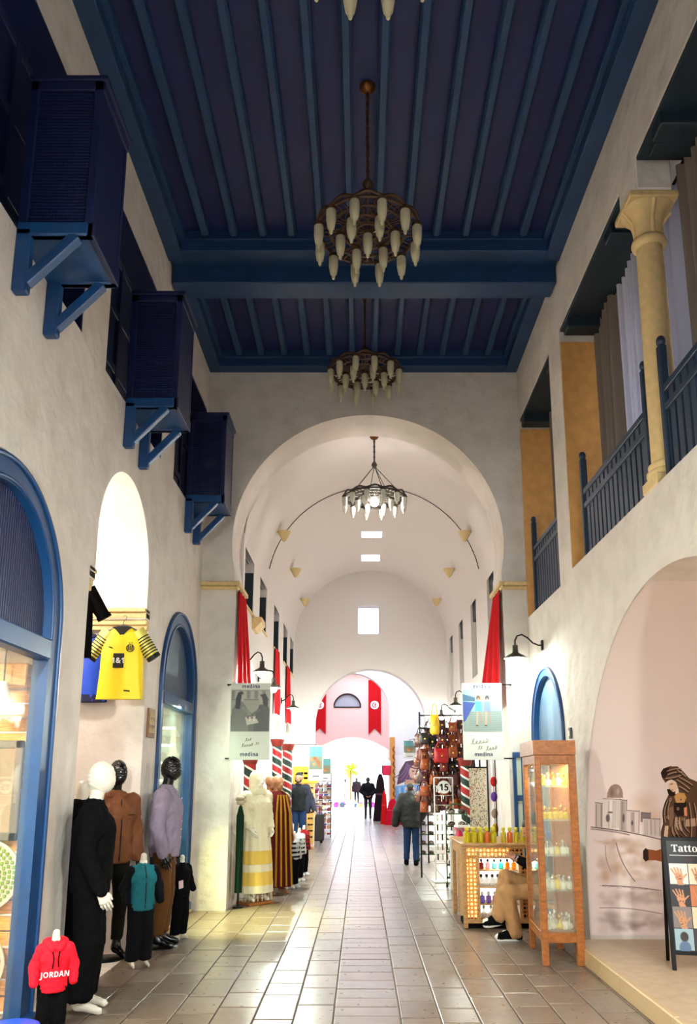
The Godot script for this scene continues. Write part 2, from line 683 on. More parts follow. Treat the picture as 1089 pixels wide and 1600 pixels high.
	for k in [[4.36, 0.035, 0.05], [4.42, 0.06, 0.06]]:
		bx(s, P(2.19, k[0], 11.09 - k[1] / 2), Vector3(0.33, k[2], k[1]), 0.006)
		bx(s, P(2.02 - k[1] / 2, k[0], 11.46), Vector3(k[1], k[2], 0.78 + 2 * k[1]), 0.006)
	ob("moulding", s, M.limestone, tr)
	tr = structure("trim_3", "cream stone impost on the far jamb of the white side passage")
	s = ns()
	for k in [[3.28, 0.08, 0.05], [3.335, 0.11, 0.06], [3.40, 0.15, 0.06], [3.452, 0.19, 0.04]]:
		bx(s, P(-3.2, k[0], 8.47 - k[1] / 2), Vector3(1.84, k[2], k[1]), 0.006)
	ob("moulding", s, M.limestone, tr)
	tr = structure("trim_4", "cream stone impost on the near jamb of the white side passage")
	s = ns()
	for k in [[3.28, 0.08, 0.05], [3.335, 0.11, 0.06], [3.40, 0.15, 0.06], [3.452, 0.19, 0.04]]:
		bx(s, P(-3.2, k[0], 6.51 + k[1] / 2), Vector3(1.84, k[2], k[1]), 0.006)
	ob("moulding", s, M.limestone, tr)
	# raised step of the alcove
	tr = structure("floor_step", "cream stone step in front of the painted alcove")
	s = ns()
	bx(s, P(3.16, 0.06, 5.9), Vector3(2.06, 0.14, 5.2), 0.012)
	ob("slab", s, tri_tex(mat("step_stone", Color(0.74, 0.66, 0.56), 0.4), M.limestone.albedo_texture, null, Vector3(0.8, 0.8, 0.8)), tr)
	for i in 4:
		s = ns()
		bx(s, P(2.10, 0.075, 4.05 + i * 1.14), Vector3(0.05, 0.15, 1.13), 0.008)
		ob("edge_stone", s, mat("edge_stone", Color(0.74, 0.64, 0.49), 0.5), tr)


# half cylinder sheet along d with thickness; holes as [x0, x1, d0, d1] in x from the centre line
func vault(cx: float, cy: float, r: float, d0: float, d1: float, th: float, holes: Array) -> SurfaceTool:
	var s := ns()
	var xs := []
	for i in 49:
		xs.append(PI - PI * i / 48.0)
	var ds := [d0, d1]
	for h in holes:
		xs.append(acos(h[0] / r))
		xs.append(acos(h[1] / r))
		ds.append(h[2])
		ds.append(h[3])
	xs.sort()
	ds.sort()
	for i in xs.size() - 1:
		for j in ds.size() - 1:
			var xm: float = r * cos((xs[i] + xs[i + 1]) / 2)
			var dm: float = (ds[j] + ds[j + 1]) / 2
			if xs[i + 1] - xs[i] < 1e-6 or ds[j + 1] - ds[j] < 1e-6:
				continue
			var hole := false
			for h in holes:
				if xm > h[0] and xm < h[1] and dm > h[2] and dm < h[3]:
					hole = true
			if hole:
				continue
			for q in [[r, -1.0], [r + th, 1.0]]:
				var a := []
				var nn := []
				for e in [[xs[i], ds[j]], [xs[i + 1], ds[j]], [xs[i + 1], ds[j + 1]], [xs[i], ds[j + 1]]]:
					a.append(P(cx + q[0] * cos(e[0]), cy + q[0] * sin(e[0]), e[1]))
					nn.append(Vector3(cos(e[0]), sin(e[0]), 0) * q[1])
				trin(s, a[0], a[1], a[2], nn[0], nn[1], nn[2])
				trin(s, a[0], a[2], a[3], nn[0], nn[2], nn[3])
	for h in holes:
		var a0: float = acos(h[0] / r)
		var a1: float = acos(h[1] / r)
		var c := []
		for e in [[a0, h[2]], [a1, h[2]], [a1, h[3]], [a0, h[3]]]:
			c.append([P(cx + r * cos(e[0]), cy + r * sin(e[0]), e[1]), P(cx + (r + th) * cos(e[0]), cy + (r + th) * sin(e[0]), e[1])])
		var mid: Vector3 = (c[0][0] + c[2][0]) / 2
		for k in 4:
			var l := (k + 1) % 4
			quadf(s, c[k][0], c[l][0], c[l][1], c[k][1], mid - (c[k][0] + c[l][0]) / 2)
	return s


func build_ceiling() -> void:
	var c := structure("ceiling", "deep blue wooden ceiling with long joists and cross beams")
	var s := ns()
	bx(s, P(0.03, 8.05, 4.05), Vector3(4.8, 0.22, 14.3))
	ob("board", s, M.blue_panel, c)
	# stepped borders along both walls
	for bay in [[-3.0, 1.9], [2.2, 8.45], [9.0, 11.1]]:
		var d0: float = bay[0]
		var d1: float = bay[1]
		var dm := (d0 + d1) / 2
		for sd in [-1.0, 1.0]:
			var xw := XL if sd < 0 else XR
			s = ns()
			bx(s, P(xw - sd * 0.09, 7.83, dm), Vector3(0.18, 0.24, d1 - d0), 0.008)
			bx(s, P(xw - sd * 0.21, 7.89, dm), Vector3(0.06, 0.12, d1 - d0), 0.006)
			ob("border", s, M.blue_joist, c)
		for e in [[d0, 1.0], [d1, -1.0]]:
			s = ns()
			bx(s, P(0.035, 7.83, e[0] + e[1] * 0.1), Vector3(4.27, 0.24, 0.2), 0.008)
			bx(s, P(0.035, 7.89, e[0] + e[1] * 0.22), Vector3(4.15, 0.12, 0.05), 0.006)
			ob("border", s, M.blue_joist, c)
		s = ns()
		bx(s, Vector3.ZERO, Vector3(0.095, 0.13, d1 - d0 - 0.6), 0.02)
		var jm := s.commit()
		for i in 12:
			inst("joist", jm, M.blue_joist, c, Transform3D(Basis(), P(-1.80 + i * 0.334, 7.88, dm)))
	for d in [2.05, 8.72]:
		s = ns()
		bx(s, P(0.035, 7.72, d + 0.0), Vector3(4.6, 0.42, 0.3), 0.012)
		bx(s, P(0.035, 7.84, d + 0.0), Vector3(4.6, 0.22, 0.56), 0.012)
		ob("cross_beam", s, M.blue_joist, c)


func build_floor() -> void:
	var f := structure("floor", "worn glossy stone paving laid in long courses")
	var s := ns()
	bx(s, P(0, -0.062, 4.4), Vector3(9.6, 0.1, 16.0))
	bx(s, P(0, -0.062, 26.0), Vector3(7.0, 0.1, 28.4))
	ob("bed", s, mat("mortar", Color(0.46, 0.41, 0.36), 0.7), f)
	var sn := noise_tex(0.03, 512, [], true, 3.0, 4, 41)
	var sc := noise_tex(0.012, 512, [Color(0.86, 0.85, 0.84), Color(0.95, 0.945, 0.94), Color(1, 1, 1)], false, 1.0, 5, 43)
	var sr := noise_tex(0.02, 512, [Color(0.9, 0.9, 0.9), Color(1, 1, 1)], false, 1.0, 4, 45)
	var tone := [Color(0.51, 0.45, 0.40), Color(0.485, 0.425, 0.375), Color(0.535, 0.475, 0.425), Color(0.505, 0.435, 0.38), Color(0.525, 0.475, 0.435)]
	var tm := []
	for i in tone.size():
		var m := mat("stone_%d" % i, tone[i], 0.30)
		tri_tex(m, sc, null, Vector3(0.9, 0.9, 0.9))
		m.roughness_texture = sr
		tm.append(m)
	var cols := [-2.3, -2.0, -1.71, -1.38, -1.08, -0.78, -0.49, -0.2, 0.29, 0.58, 0.86, 1.15, 1.45, 1.76, 2.06, 2.36]
	var tile := ns()
	slab(tile, Vector3.ZERO, Vector3.ONE, 0.02)
	var mesh := tile.commit()
	var rest := []
	for i in tm.size():
		rest.append(ns())
	var n := 0
	for i in cols.size() - 1:
		var x0: float = cols[i]
		var x1: float = cols[i + 1]
		var d := -3.0 + rng.randf() * 0.5
		var mid := i == 7
		while d < 40.0:
			var len_ := (0.235 + rng.randf() * 0.075) if mid else (0.36 + rng.randf() * 0.34)
			var k := rng.randi() % tm.size()
			var dy := rng.randf_range(-0.002, 0.002)
			var gap := 0.010
			var t := Transform3D(Basis.from_scale(Vector3(x1 - x0 - gap, 0.04, len_ - gap)), P((x0 + x1) / 2, -0.02 + dy, d + len_ / 2))
			t.basis = Basis(Vector3(0, 0, 1), rng.randf_range(-0.0015, 0.0015)) * t.basis
			if d > 5.2 and d < 13.6 and n < 298:
				inst("paving_stone", mesh, tm[k], f, t)
				n += 1
			else:
				slab(rest[k], Vector3.ZERO, Vector3.ONE, 0.02, t)
			d += len_
	for i in tm.size():
		var o := ob("paving", rest[i], tm[i], f)
		o.set_meta("kind", "stuff")
	# ground of the square and of the side rooms
	s = ns()
	bx(s, P(0, -0.05, 60.0), Vector3(60, 0.1, 40))
	bx(s, P(0, -0.05, -14.0), Vector3(60, 0.1, 20.8))
	var g := structure("floor_square")
	ob("paving", s, mat("pale_paving", Color(0.82, 0.78, 0.74), 0.5), g)


# a paving stone with worn upper edges
func slab(s: SurfaceTool, c: Vector3, z: Vector3, e: float, t := Transform3D()) -> void:
	var h := z * 0.5
	var lo := [Vector3(-h.x, -h.y, -h.z), Vector3(h.x, -h.y, -h.z), Vector3(h.x, -h.y, h.z), Vector3(-h.x, -h.y, h.z)]
	var hi := []
	var md := []
	for v in lo:
		md.append(t * (c + Vector3(v.x, h.y * 0.85, v.z)))
		hi.append(t * (c + Vector3(v.x * (1 - 2 * e), h.y, v.z * (1 - 2 * e))))
	var nb := t.basis.inverse().transposed()
	for k in 4:
		var l := (k + 1) % 4
		var out: Vector3 = lo[k] + lo[l]
		out.y = 0
		quadf(s, t * (c + lo[k]), t * (c + lo[l]), md[l], md[k], nb * out)
		quadf(s, md[k], md[l], hi[l], hi[k], nb * (out + Vector3.UP))
	quadf(s, hi[0], hi[1], hi[2], hi[3], nb * Vector3.UP)


func build_objects() -> void:
	build_left()
	build_right()
	build_hanging()
	build_manikins()
	build_people()
	build_nave()


func side(x: float) -> Transform3D:
	return Transform3D(Basis(Vector3(0, 0, -1), Vector3(0, 1, 0), Vector3(1, 0, 0)), Vector3(x, 0, 0))


# a band following an arched opening, in (d, y)
func band(c: float, r_out: float, r_in: float, y0: float, ys: float, n := 36) -> PackedVector2Array:
	var a := PackedVector2Array()
	a.append(Vector2(c - r_out, y0))
	for i in n + 1:
		var t := PI - PI * i / n
		a.append(Vector2(c + r_out * cos(t), ys + r_out * sin(t)))
	a.append(Vector2(c + r_out, y0))
	a.append(Vector2(c + r_in, y0))
	for i in n + 1:
		var t := PI * i / n
		a.append(Vector2(c + r_in * cos(t), ys + r_in * sin(t)))
	a.append(Vector2(c - r_in, y0))
	return a


func arch_line(c: float, r: float, y0: float, ys: float, x: float, n := 28) -> Array:
	var a := [P(x, y0, c - r)]
	for i in n + 1:
		var t := PI - PI * i / n
		a.append(P(x, ys + r * sin(t), c + r * cos(t)))
	a.append(P(x, y0, c + r))
	return a


func shop_arch(number: String, c: float, label: String, ribbed: bool) -> Node3D:
	var o := structure(number, label)
	var s := ns()
	extr(s, band(c, 0.985, 0.80, 0.1, 2.78), -0.10, 0.015, side(XL), true)
	ob("frame", s, M.blue_frame, o)
	s = ns()
	tube(s, arch_line(c, 0.965, 0.1, 2.78, XL + 0.02), 0.018, 6)
	tube(s, arch_line(c, 0.825, 2.7, 2.78, XL + 0.015), 0.014, 6)
	ob("bead", s, M.blue_frame, o)
	s = ns()
	bx(s, P(XL - 0.035, 2.62, c), Vector3(0.12, 0.15, 1.64), 0.012)
	ob("transom", s, M.blue_frame, o)
	s = ns()
	bx(s, P(XL - 0.03, 0.09, c), Vector3(0.2, 0.10, 1.96), 0.012)
	ob("window_sill", s, M.blue_frame, o)
	s = ns()
	bx(s, P(XL + 0.01, 0.02, c), Vector3(0.12, 0.04, 1.98), 0.006)
	ob("threshold", s, M.limestone, o)
	s = ns()
	var pan := PackedVector2Array()
	for i in 25:
		pan.append(Vector2(c + 0.81 * cos(PI * i / 24.0), 2.78 + 0.81 * sin(PI * i / 24.0)))
	pan.append(Vector2(c - 0.81, 2.68))
	pan.append(Vector2(c + 0.81, 2.68))
	extr(s, pan, -0.09, -0.07, side(XL))
	ob("fanlight_panel", s, M.blue_shutter if ribbed else M.blue_grey, o)
	if ribbed:
		var k := 0
		var d := c - 0.78
		while d < c + 0.79:
			s = ns()
			var top := 2.78 + sqrt(maxf(0.81 * 0.81 - (d - c) * (d - c), 0.0))
			bx(s, P(XL - 0.055, (2.69 + top) / 2, d), Vector3(0.022, top - 2.69, 0.022), 0.005)
			ob("slat", s, M.blue_shutter, o)
			d += 0.034
			k += 1
	s = ns()
	bx(s, P(XL - 0.06, 1.34, c), Vector3(0.008, 2.44, 1.62))
	ob("pane", s, M.pane, o)
	return o


func bay_box(d0: float, label: String) -> void:
	var o := thing("lattice_bay", label, "bay box", P(XL, 5.22, d0), 0.0, "blue lattice bay boxes under the ceiling")
	# local: x out of the wall, y up, -z along the hall
	var w := 0.5
	var h := 1.22
	var l := 0.53
	var s := ns()
	for z in [0.0, -l]:
		for e in [[0.03, h / 2, 0.06, h], [w - 0.03, h / 2, 0.06, h]]:
			bx(s, Vector3(e[0], e[1], z + (0.0 if z < -0.1 else -0.0)), Vector3(e[2], e[3], 0.05), 0.006)
		bx(s, Vector3(w / 2, 0.05, z), Vector3(w, 0.10, 0.05), 0.006)
		bx(s, Vector3(w / 2, h - 0.04, z), Vector3(w, 0.08, 0.05), 0.006)
	ob("frame", s, M.blue_shutter, o)
	if not M.has("_lattice"):
		s = ns()
		for i in 19:
			bx(s, Vector3(0.06 + i * (w - 0.12) / 18.0, h / 2 + 0.01, 0.0), Vector3(0.012, h - 0.16, 0.012))
		for i in 44:
			bx(s, Vector3(w / 2, 0.10 + i * (h - 0.18) / 43.0, 0.006), Vector3(w - 0.1, 0.013, 0.014))
		M["_lattice"] = s.commit()
	inst("lattice", M["_lattice"], M.blue_shutter, o)
	inst("lattice", M["_lattice"], M.blue_shutter, o, Transform3D(Basis(), Vector3(0, 0, -l)))
	s = ns()
	bx(s, Vector3(w - 0.02, h / 2, -l / 2), Vector3(0.03, h, l - 0.05), 0.005)
	bx(s, Vector3(w - 0.002, 0.06, -l / 2), Vector3(0.02, 0.12, l + 0.04), 0.005)
	bx(s, Vector3(w - 0.002, h - 0.04, -l / 2), Vector3(0.02, 0.08, l + 0.04), 0.005)
	ob("front_panel", s, M.blue_shutter, o)
	s = ns()
	bx(s, Vector3(w / 2, 0.03, -l / 2), Vector3(w, 0.04, l), 0.005)
	ob("floor_board", s, M.blue_frame, o)
	s = ns()
	bx(s, Vector3(w / 2 + 0.01, h + 0.01, -l / 2), Vector3(w + 0.04, 0.04, l + 0.08), 0.005)
	ob("top_board", s, M.blue_shutter, o)
	s = ns()
	bx(s, Vector3(0.01, h / 2 + 0.1, -l / 2), Vector3(0.02, h - 0.3, l), 0.003)
	ob("inner_shutter", s, M.blue_shutter, o)
	for z in [0.0, -l]:
		s = ns()
		bx(s, Vector3(0.05, -0.18, z), Vector3(0.1, 0.46, 0.075), 0.01)
		bx(s, Vector3(0.235, 0.05, z), Vector3(0.47, 0.10, 0.075), 0.01)
		var dir := Vector3(0.33, 0.36, 0)
		var t := Transform3D(Basis(Vector3(0, 0, 1), atan2(dir.y, dir.x)), Vector3(0.235, -0.165, z))
		bx(s, Vector3.ZERO, Vector3(0.47, 0.075, 0.07), 0.008, t)
		ob("bracket", s, M.blue_frame, o)


func build_left() -> void:
	# shuttered openings high in the wall
	var n := 3
	for d in [[-1.35, 0.68], [1.28, 3.31], [3.91, 5.94], [6.55, 8.58], [9.18, 11.0]]:
		var o := structure("window_%d" % n, "navy panelled shutter recessed in the upper left wall")
		n += 1
		var dm: float = (d[0] + d[1]) / 2
		var l: float = d[1] - d[0]
		var s := ns()
		bx(s, P(XL - 0.27, 6.16, dm), Vector3(0.02, 1.78, l))
		ob("board", s, M.blue_shutter, o)
		for e in [5.33, 5.80, 6.40, 6.98]:
			s = ns()
			bx(s, P(XL - 0.25, e, dm), Vector3(0.03, 0.09, l), 0.006)
			ob("rail", s, M.blue_shutter, o)
		for e in 5:
			s = ns()
			bx(s, P(XL - 0.248, 6.16, d[0] + 0.05 + (l - 0.1) * e / 4.0), Vector3(0.034, 1.78, 0.09), 0.006)
			ob("stile", s, M.blue_shutter, o)
		s = ns()
		bx(s, P(XL - 0.13, 7.035, dm), Vector3(0.26, 0.03, l))
		bx(s, P(XL - 0.13, 6.16, d[0] + 0.012), Vector3(0.25, 1.78, 0.024))
		bx(s, P(XL - 0.13, 6.16, d[1] - 0.012), Vector3(0.25, 1.78, 0.024))
		ob("lining", s, M.blue_shutter, o)
	bay_box(4.70, "navy lattice bay box on two brackets, above the ribbed blue fanlight")
	bay_box(7.20, "navy lattice bay box on two brackets, above the plain white side arch")
	bay_box(9.90, "navy lattice bay box on two brackets, beside the great round arch")
	bay_box(2.1, "navy lattice bay box on two brackets, at the entrance end of the hall")

	shop_arch("window_1", 4.95, "blue arched shop window with ribbed navy fanlight and wooden display inside", true)
	shop_arch("window_2", 10.0, "blue arched shop window with plain grey-blue fanlight and white display trays", false)

	# inside the first shop: slat board facing the hall's entrance
	var w := structure("wall_shop", "yellow pine slat board inside the blue arched shop")
	var y := 0.10
	var k := 0
	while y < 2.32:
		var s := ns()
		bx(s, P(-3.36, y + 0.05, 6.075), Vector3(1.76, 0.102 if k % 2 else 0.094, 0.03), 0.004)
		ob("plank", s, M.pine_light if k % 3 else M.pine, w)
		if k % 2 == 0:
			s = ns()
			bx(s, P(-3.36, y - 0.003, 6.058), Vector3(1.76, 0.012, 0.012))
			ob("metal_rail", s, M.white_paint, w)
		y += 0.108
		k += 1
	var s := ns()
	bx(s, P(-2.435, 1.22, 6.06), Vector3(0.09, 2.3, 0.06), 0.005)
	ob("corner_post", s, M.pine, w)
	s = ns()
	bx(s, P(-3.36, 2.46, 6.0), Vector3(1.76, 0.17, 0.18), 0.008)
	ob("cornice", s, M.pine, w)
	var cl := structure("ceiling_shop")
	for i in 6:
		for j in 3:
			s = ns()
			bx(s, P(-4.0 + j * 0.6, 2.725, 2.92 + i * 0.6), Vector3(0.592, 0.02, 0.592), 0.003)
			ob("ceiling_tile", s, M.white_paint, cl)
	lamp_panel("ceiling_lamp", "flat white ceiling light inside the wooden shop", P(-3.3, 2.70, 4.6), Vector2(0.55, 0.55), Color(1.0, 0.92, 0.74), 5.5)
	# wares on the slat board
	var o := thing("wall_mirror", "grey framed mirror hung on the pine slat board", "mirror", P(-2.72, 1.62, 6.02))
	s = ns()
	for e in [[-0.19, 0.0, 0.06, 0.72], [0.19, 0.0, 0.06, 0.72], [0.0, 0.33, 0.44, 0.06], [0.0, -0.33, 0.44, 0.06]]:
		bx(s, Vector3(e[0], e[1], 0), Vector3(e[2], e[3], 0.03), 0.006)
	ob("frame", s, mat("grey_frame", Color(0.42, 0.44, 0.45), 0.4, 0.3), o)
	s = ns()
	bx(s, Vector3(0, 0, -0.005), Vector3(0.34, 0.62, 0.01))
	ob("mirror_glass", s, mat("mirror", Color(0.8, 0.82, 0.82), 0.05, 1.0), o)
	plate("green mosaic plate with silver rim on the pine slat board", P(-2.70, 1.02, 6.03), 0.25, Color(0.45, 0.62, 0.22))
	plate("red centred mosaic plate with silver rim, low on the pine slat board", P(-2.74, 0.42, 6.03), 0.23, Color(0.55, 0.16, 0.10))
	o = thing("display_lamp", "white cone lampshade hanging in the wooden shop", "lamp", P(-2.62, 2.16, 5.85))
	s = ns()
	lathe(s, [Vector2(0.03, 0.24), Vector2(0.035, 0.2), Vector2(0.10, 0.0), Vector2(0.095, 0.0), Vector2(0.03, 0.19)], 16)
	ob("shade", s, M.white_paint, o)
	s = ns()
	tube(s, [Vector3(0, 0.22, 0), Vector3(0, 0.55, 0)], 0.006, 6)
	ob("cord", s, M.black_metal, o)
	# inside the second shop window
	var bk := structure("wall_display", "light wood backing of the second shop window")
	s = ns()
	bx(s, P(-3.085, 1.36, 10.0), Vector3(0.02, 2.4, 1.96))
	bx(s, P(-2.74, 1.36, 10.985), Vector3(0.7, 2.4, 0.02))
	ob("backing", s, mat("backing", Color(0.66, 0.60, 0.50), 0.5), bk)
	s = ns()
	bx(s, P(-2.74, 1.36, 10.95), Vector3(0.07, 2.4, 0.04), 0.004)
	ob("rail_post", s, mat("dark_post", Color(0.30, 0.24, 0.18), 0.5), bk)
	for i in 10:
		o = thing("display_tray", "white tilted display tray in the second shop window", "tray", P(-2.64, 0.28 + i * 0.225, 10.74), 0.0, "white trays in the shop window")
		s = ns()
		var t := Transform3D(Basis(Vector3(1, 0, 0), -0.25), Vector3.ZERO)
		bx(s, Vector3.ZERO, Vector3(0.42, 0.015, 0.32), 0.004, t)
		bx(s, Vector3(0, 0.012, 0.15), Vector3(0.42, 0.03, 0.012), 0.003, t)
		ob("tray_board", s, M.white_paint, o)
		s = ns()
		bx(s, Vector3(-0.05, 0.02, 0.02), Vector3(0.16, 0.012, 0.2), 0.003, t)
		bx(s, Vector3(0.11, 0.025, -0.02), Vector3(0.1, 0.02, 0.12), 0.003, t)
		ob("card", s, mat("card", Color(0.80, 0.83, 0.84), 0.6), o)
		s = ns()
		bx(s, Vector3(0.0, -0.05, -0.14), Vector3(0.03, 0.1, 0.1), 0.003)
		ob("bracket", s, M.steel, o)
	for i in 2:
		o = thing("price_tag", "white card hanging at the top of the second shop window", "tag", P(-2.55 - 0.07 * i, 2.28, 9.55 + i * 0.35), 0.3, "white cards hanging in the shop window")
		s = ns()
		bx(s, Vector3(0, -0.13, 0), Vector3(0.17, 0.26, 0.006))
		ob("sheet", s, M.white_paint, o)
		s = ns()
		tube(s, [Vector3(0, 0, 0), Vector3(0, 0.3, 0)], 0.003, 5)
		ob("thread", s, M.white_paint, o)
	lamp_panel("window_lamp", "lit strip lamp at the head of the second shop window", P(-2.75, 2.60, 10.0), Vector2(0.12, 1.2), Color(0.85, 1.0, 0.90), 2.2)
	var sp := thing("window_spotlight", "small can spotlight aimed out of the second shop window", "lamp", P(-2.52, 2.50, 10.1))
	s = ns()
	var aim := Transform3D(Basis.looking_at(Vector3(0.95, -2.5, -0.25), Vector3.RIGHT) * Basis(Vector3(1, 0, 0), PI / 2), Vector3.ZERO)
	lathe(s, [Vector2(0, 0.07), Vector2(0.03, 0.07), Vector2(0.04, -0.03), Vector2(0.036, -0.03), Vector2(0.0, -0.01)], 14, aim)
	tube(s, [Vector3(0, 0.05, 0), Vector3(0, 0.14, 0)], 0.008, 6)
	ob("can", s, M.black_metal, sp)
	var sl := SpotLight3D.new()
	sl.name = "window_spot_light"
	sl.position = P(-2.50, 2.45, 10.1)
	sl.basis = Basis.looking_at(Vector3(0.95, -2.5, -0.25), Vector3.RIGHT)
	sl.spot_angle = 30.0
	sl.spot_angle_attenuation = 0.8
	sl.spot_range = 30.0
	sl.spot_attenuation = 2.0
	sl.light_color = Color(0.98, 1.0, 0.62)
	sl.light_energy = 12.0
	sl.light_size = 0.04
	sl.shadow_enabled = true
	add_child(sl)
	# passage light, hidden behind its near jamb
	var pn := thing("passage_lamp", "bright pendant globe lamp inside the white side passage", "lamp", P(-3.55, 3.75, 7.25))
	s = ns()
	ball(s, Vector3.ZERO, Vector3(0.11, 0.11, 0.11), 18)
	ob("globe_bulb", s, glow("globe_glow", Color(1.0, 0.97, 0.92), 4.0), pn)
	s = ns()
	tube(s, [Vector3(0, 0.1, 0), Vector3(0, 0.84, 0)], 0.008, 6)
	ob("cord", s, M.black_metal, pn)
	omni(P(-3.55, 3.75, 7.25), Color(1.0, 0.96, 0.91), 0.85, 0.11)

	# brown plaque
	o = thing("wall_plaque", "small brown plaque with pale lettering beside the white side passage", "plaque", P(XL, 2.29, 8.70))
	s = ns()
	bx(s, Vector3(0.012, 0, 0), Vector3(0.024, 0.31, 0.26), 0.004)
	ob("board", s, mat("plaque", Color(0.50, 0.33, 0.17), 0.6), o)
	s = ns()
	for i in 3:
		for j in 7:
			var hh := 0.02 + 0.03 * absf(sin(j * 2.3 + i * 1.7))
			bx(s, Vector3(0.0255, 0.085 - i * 0.085 + hh * 0.3, 0.09 - j * 0.03), Vector3(0.003, hh, 0.012))
		bx(s, Vector3(0.0255, 0.072 - i * 0.085, 0), Vector3(0.003, 0.01, 0.19))
	ob("lettering", s, mat("plaque_letters", Color(0.78, 0.66, 0.45), 0.6), o)
	jerseys()
	# blue tub at the first shop's threshold
	o = thing("plastic_tub", "bright blue upturned plastic tub at the foot of the shop arch", "tub", P(-2.02, 0, 5.02))
	s = ns()
	lathe(s, [Vector2(0.20, 0.0), Vector2(0.205, 0.01), Vector2(0.19, 0.03), Vector2(0.165, 0.27), Vector2(0.15, 0.30), Vector2(0.12, 0.31), Vector2(0.0, 0.312)], 28)
	ob("body", s, mat("tub_blue", Color(0.10, 0.30, 0.85), 0.35), o)
	s = ns()
	for i in 20:
		var a := TAU * i / 20
		tube(s, [Vector3(cos(a) * 0.192, 0.03, sin(a) * 0.192), Vector3(cos(a) * 0.168, 0.26, sin(a) * 0.168)], 0.004, 4)
	ob("ribs", s, M.tub_blue, o)


func lamp_panel(called: String, label: String, at: Vector3, size: Vector2, c: Color, energy: float, dir := Vector3.DOWN) -> Node3D:
	var o := thing(called, label, "lamp", at)
	var s := ns()
	bx(s, Vector3(0, 0.012, 0), Vector3(size.x + 0.03, 0.024, size.y + 0.03), 0.004)
	ob("housing", s, M.white_paint, o)
	s = ns()
	bx(s, Vector3(0, -0.003, 0), Vector3(size.x, 0.006, size.y))
	ob("diffuser", s, glow("glow_" + called, c, 2.0), o)
	area(at + Vector3(0, -0.02, 0), dir, size, c, energy)
	return o


func plate(label: String, at: Vector3, r: float, c: Color) -> void:
	var o := thing("mosaic_plate", label, "plate", at, 0.0, "mosaic plates on the slat board")
	var t := Transform3D(Basis(Vector3(1, 0, 0), PI / 2), Vector3.ZERO)
	var s := ns()
	lathe(s, [Vector2(r, 0.0), Vector2(r, 0.02), Vector2(r * 0.92, 0.024), Vector2(r * 0.9, 0.01), Vector2(0, 0.006)], 32, t)
	ob("rim", s, mat("plate_rim", Color(0.80, 0.82, 0.80), 0.3, 0.2), o)
	s = ns()
	for ring in 6:
		var rr := r * (0.12 + ring * 0.14)
		var m := 6 + ring * 6
		for i in m:
			var a := TAU * i / m + ring * 0.3
			bx(s, Vector3(cos(a) * rr, sin(a) * rr, 0.014), Vector3(0.024, 0.024, 0.008), 0.003, Transform3D(Basis(Vector3(0, 0, 1), 0.0), Vector3.ZERO))
	var mm := ob("mosaic", s, mat("mosaic_%d" % int(c.r * 100), c, 0.3), o)
	mm.set_meta("kind", "stuff")


# shirts on hangers: body, two sleeves, collar, hanger
func shirt(label: String, at: Vector3, turn: float, body: Material, sleeve: Material, trim: Material, w := 0.25, h := 0.72) -> Node3D:
	var o := thing("football_shirt", label, "shirt", at, turn, "football shirts hung in the side passage")
	var s := ns()
	var secs := []
	for i in 13:
		var v := i / 12.0
		var hw := w * (0.90 + 0.12 * v)
		if v < 0.12:
			hw = lerpf(w * 0.42, w * 0.92, v / 0.12)
		secs.append([Vector3(0, -v * h, 0), hw, 0.035 + 0.03 * sin(minf(v * 2.0, 1.0) * PI * 0.5), 0.3 + v])
	loft(s, secs, 40, 9, 0.045)
	ob("body", s, body, o)
	for sd in [-1.0, 1.0]:
		s = ns()
		var a := Vector3(sd * w * 0.62, -0.035, 0)
		var b := Vector3(sd * (w + 0.10), -0.30, 0)
		var path := []
		var rr := []
		for i in 6:
			path.append(a.lerp(b, i / 5.0))
			rr.append(0.085 - 0.004 * i)
		flat_tube(s, path, rr, 0.38)
		ob("sleeve", s, sleeve, o)
		s = ns()
		flat_tube(s, [b.lerp(a, 0.05), b + (b - a) * 0.07], [0.074, 0.074], 0.42)
		ob("cuff", s, trim, o)
		if M.has("stripe_black") and sleeve == M.stripe_yellow:
			for i in 7:
				s = ns()
				var q := a.lerp(b, 0.28 + i * 0.095)
				flat_tube(s, [q, q + (b - a) * 0.034], [0.0855 - i * 0.001, 0.0855 - i * 0.001], 0.40)
				ob("sleeve_stripe", s, M.stripe_black, o)
	s = ns()
	var poly := PackedVector2Array([Vector2(-0.105, 0.004), Vector2(-0.06, -0.03), Vector2(0, -0.10), Vector2(0.06, -0.03), Vector2(0.105, 0.004), Vector2(0.06, 0.012), Vector2(-0.06, 0.012)])
	extr(s, poly, 0.036, 0.045)
	ob("collar", s, trim, o)
	s = ns()
	tube(s, [Vector3(-0.19, -0.055, 0), Vector3(-0.06, 0.01, 0), Vector3(0, 0.03, 0), Vector3(0.06, 0.01, 0), Vector3(0.19, -0.055, 0)], 0.014, 8)
	tube(s, [Vector3(0, 0.03, 0), Vector3(0, 0.075, 0), Vector3(0.025, 0.095, 0), Vector3(0.03, 0.12, 0), Vector3(0.01, 0.135, 0), Vector3(-0.012, 0.122, 0)], 0.004, 6)
	ob("hanger", s, mat("hanger_grey", Color(0.33, 0.33, 0.34), 0.4), o)
	return o


# tube flattened in depth (local z)
func flat_tube(s: SurfaceTool, path: Array, rad: Array, flat: float) -> void:
	var st := ns()
	var pp := []
	for p in path:
		pp.append(Vector3(p.x, p.y, p.z / flat))
	tube(st, pp, rad, 14)
	var t := Transform3D(Basis.from_scale(Vector3(1, 1, flat)), Vector3.ZERO)
	s.append_from(st.commit(), 0, t)


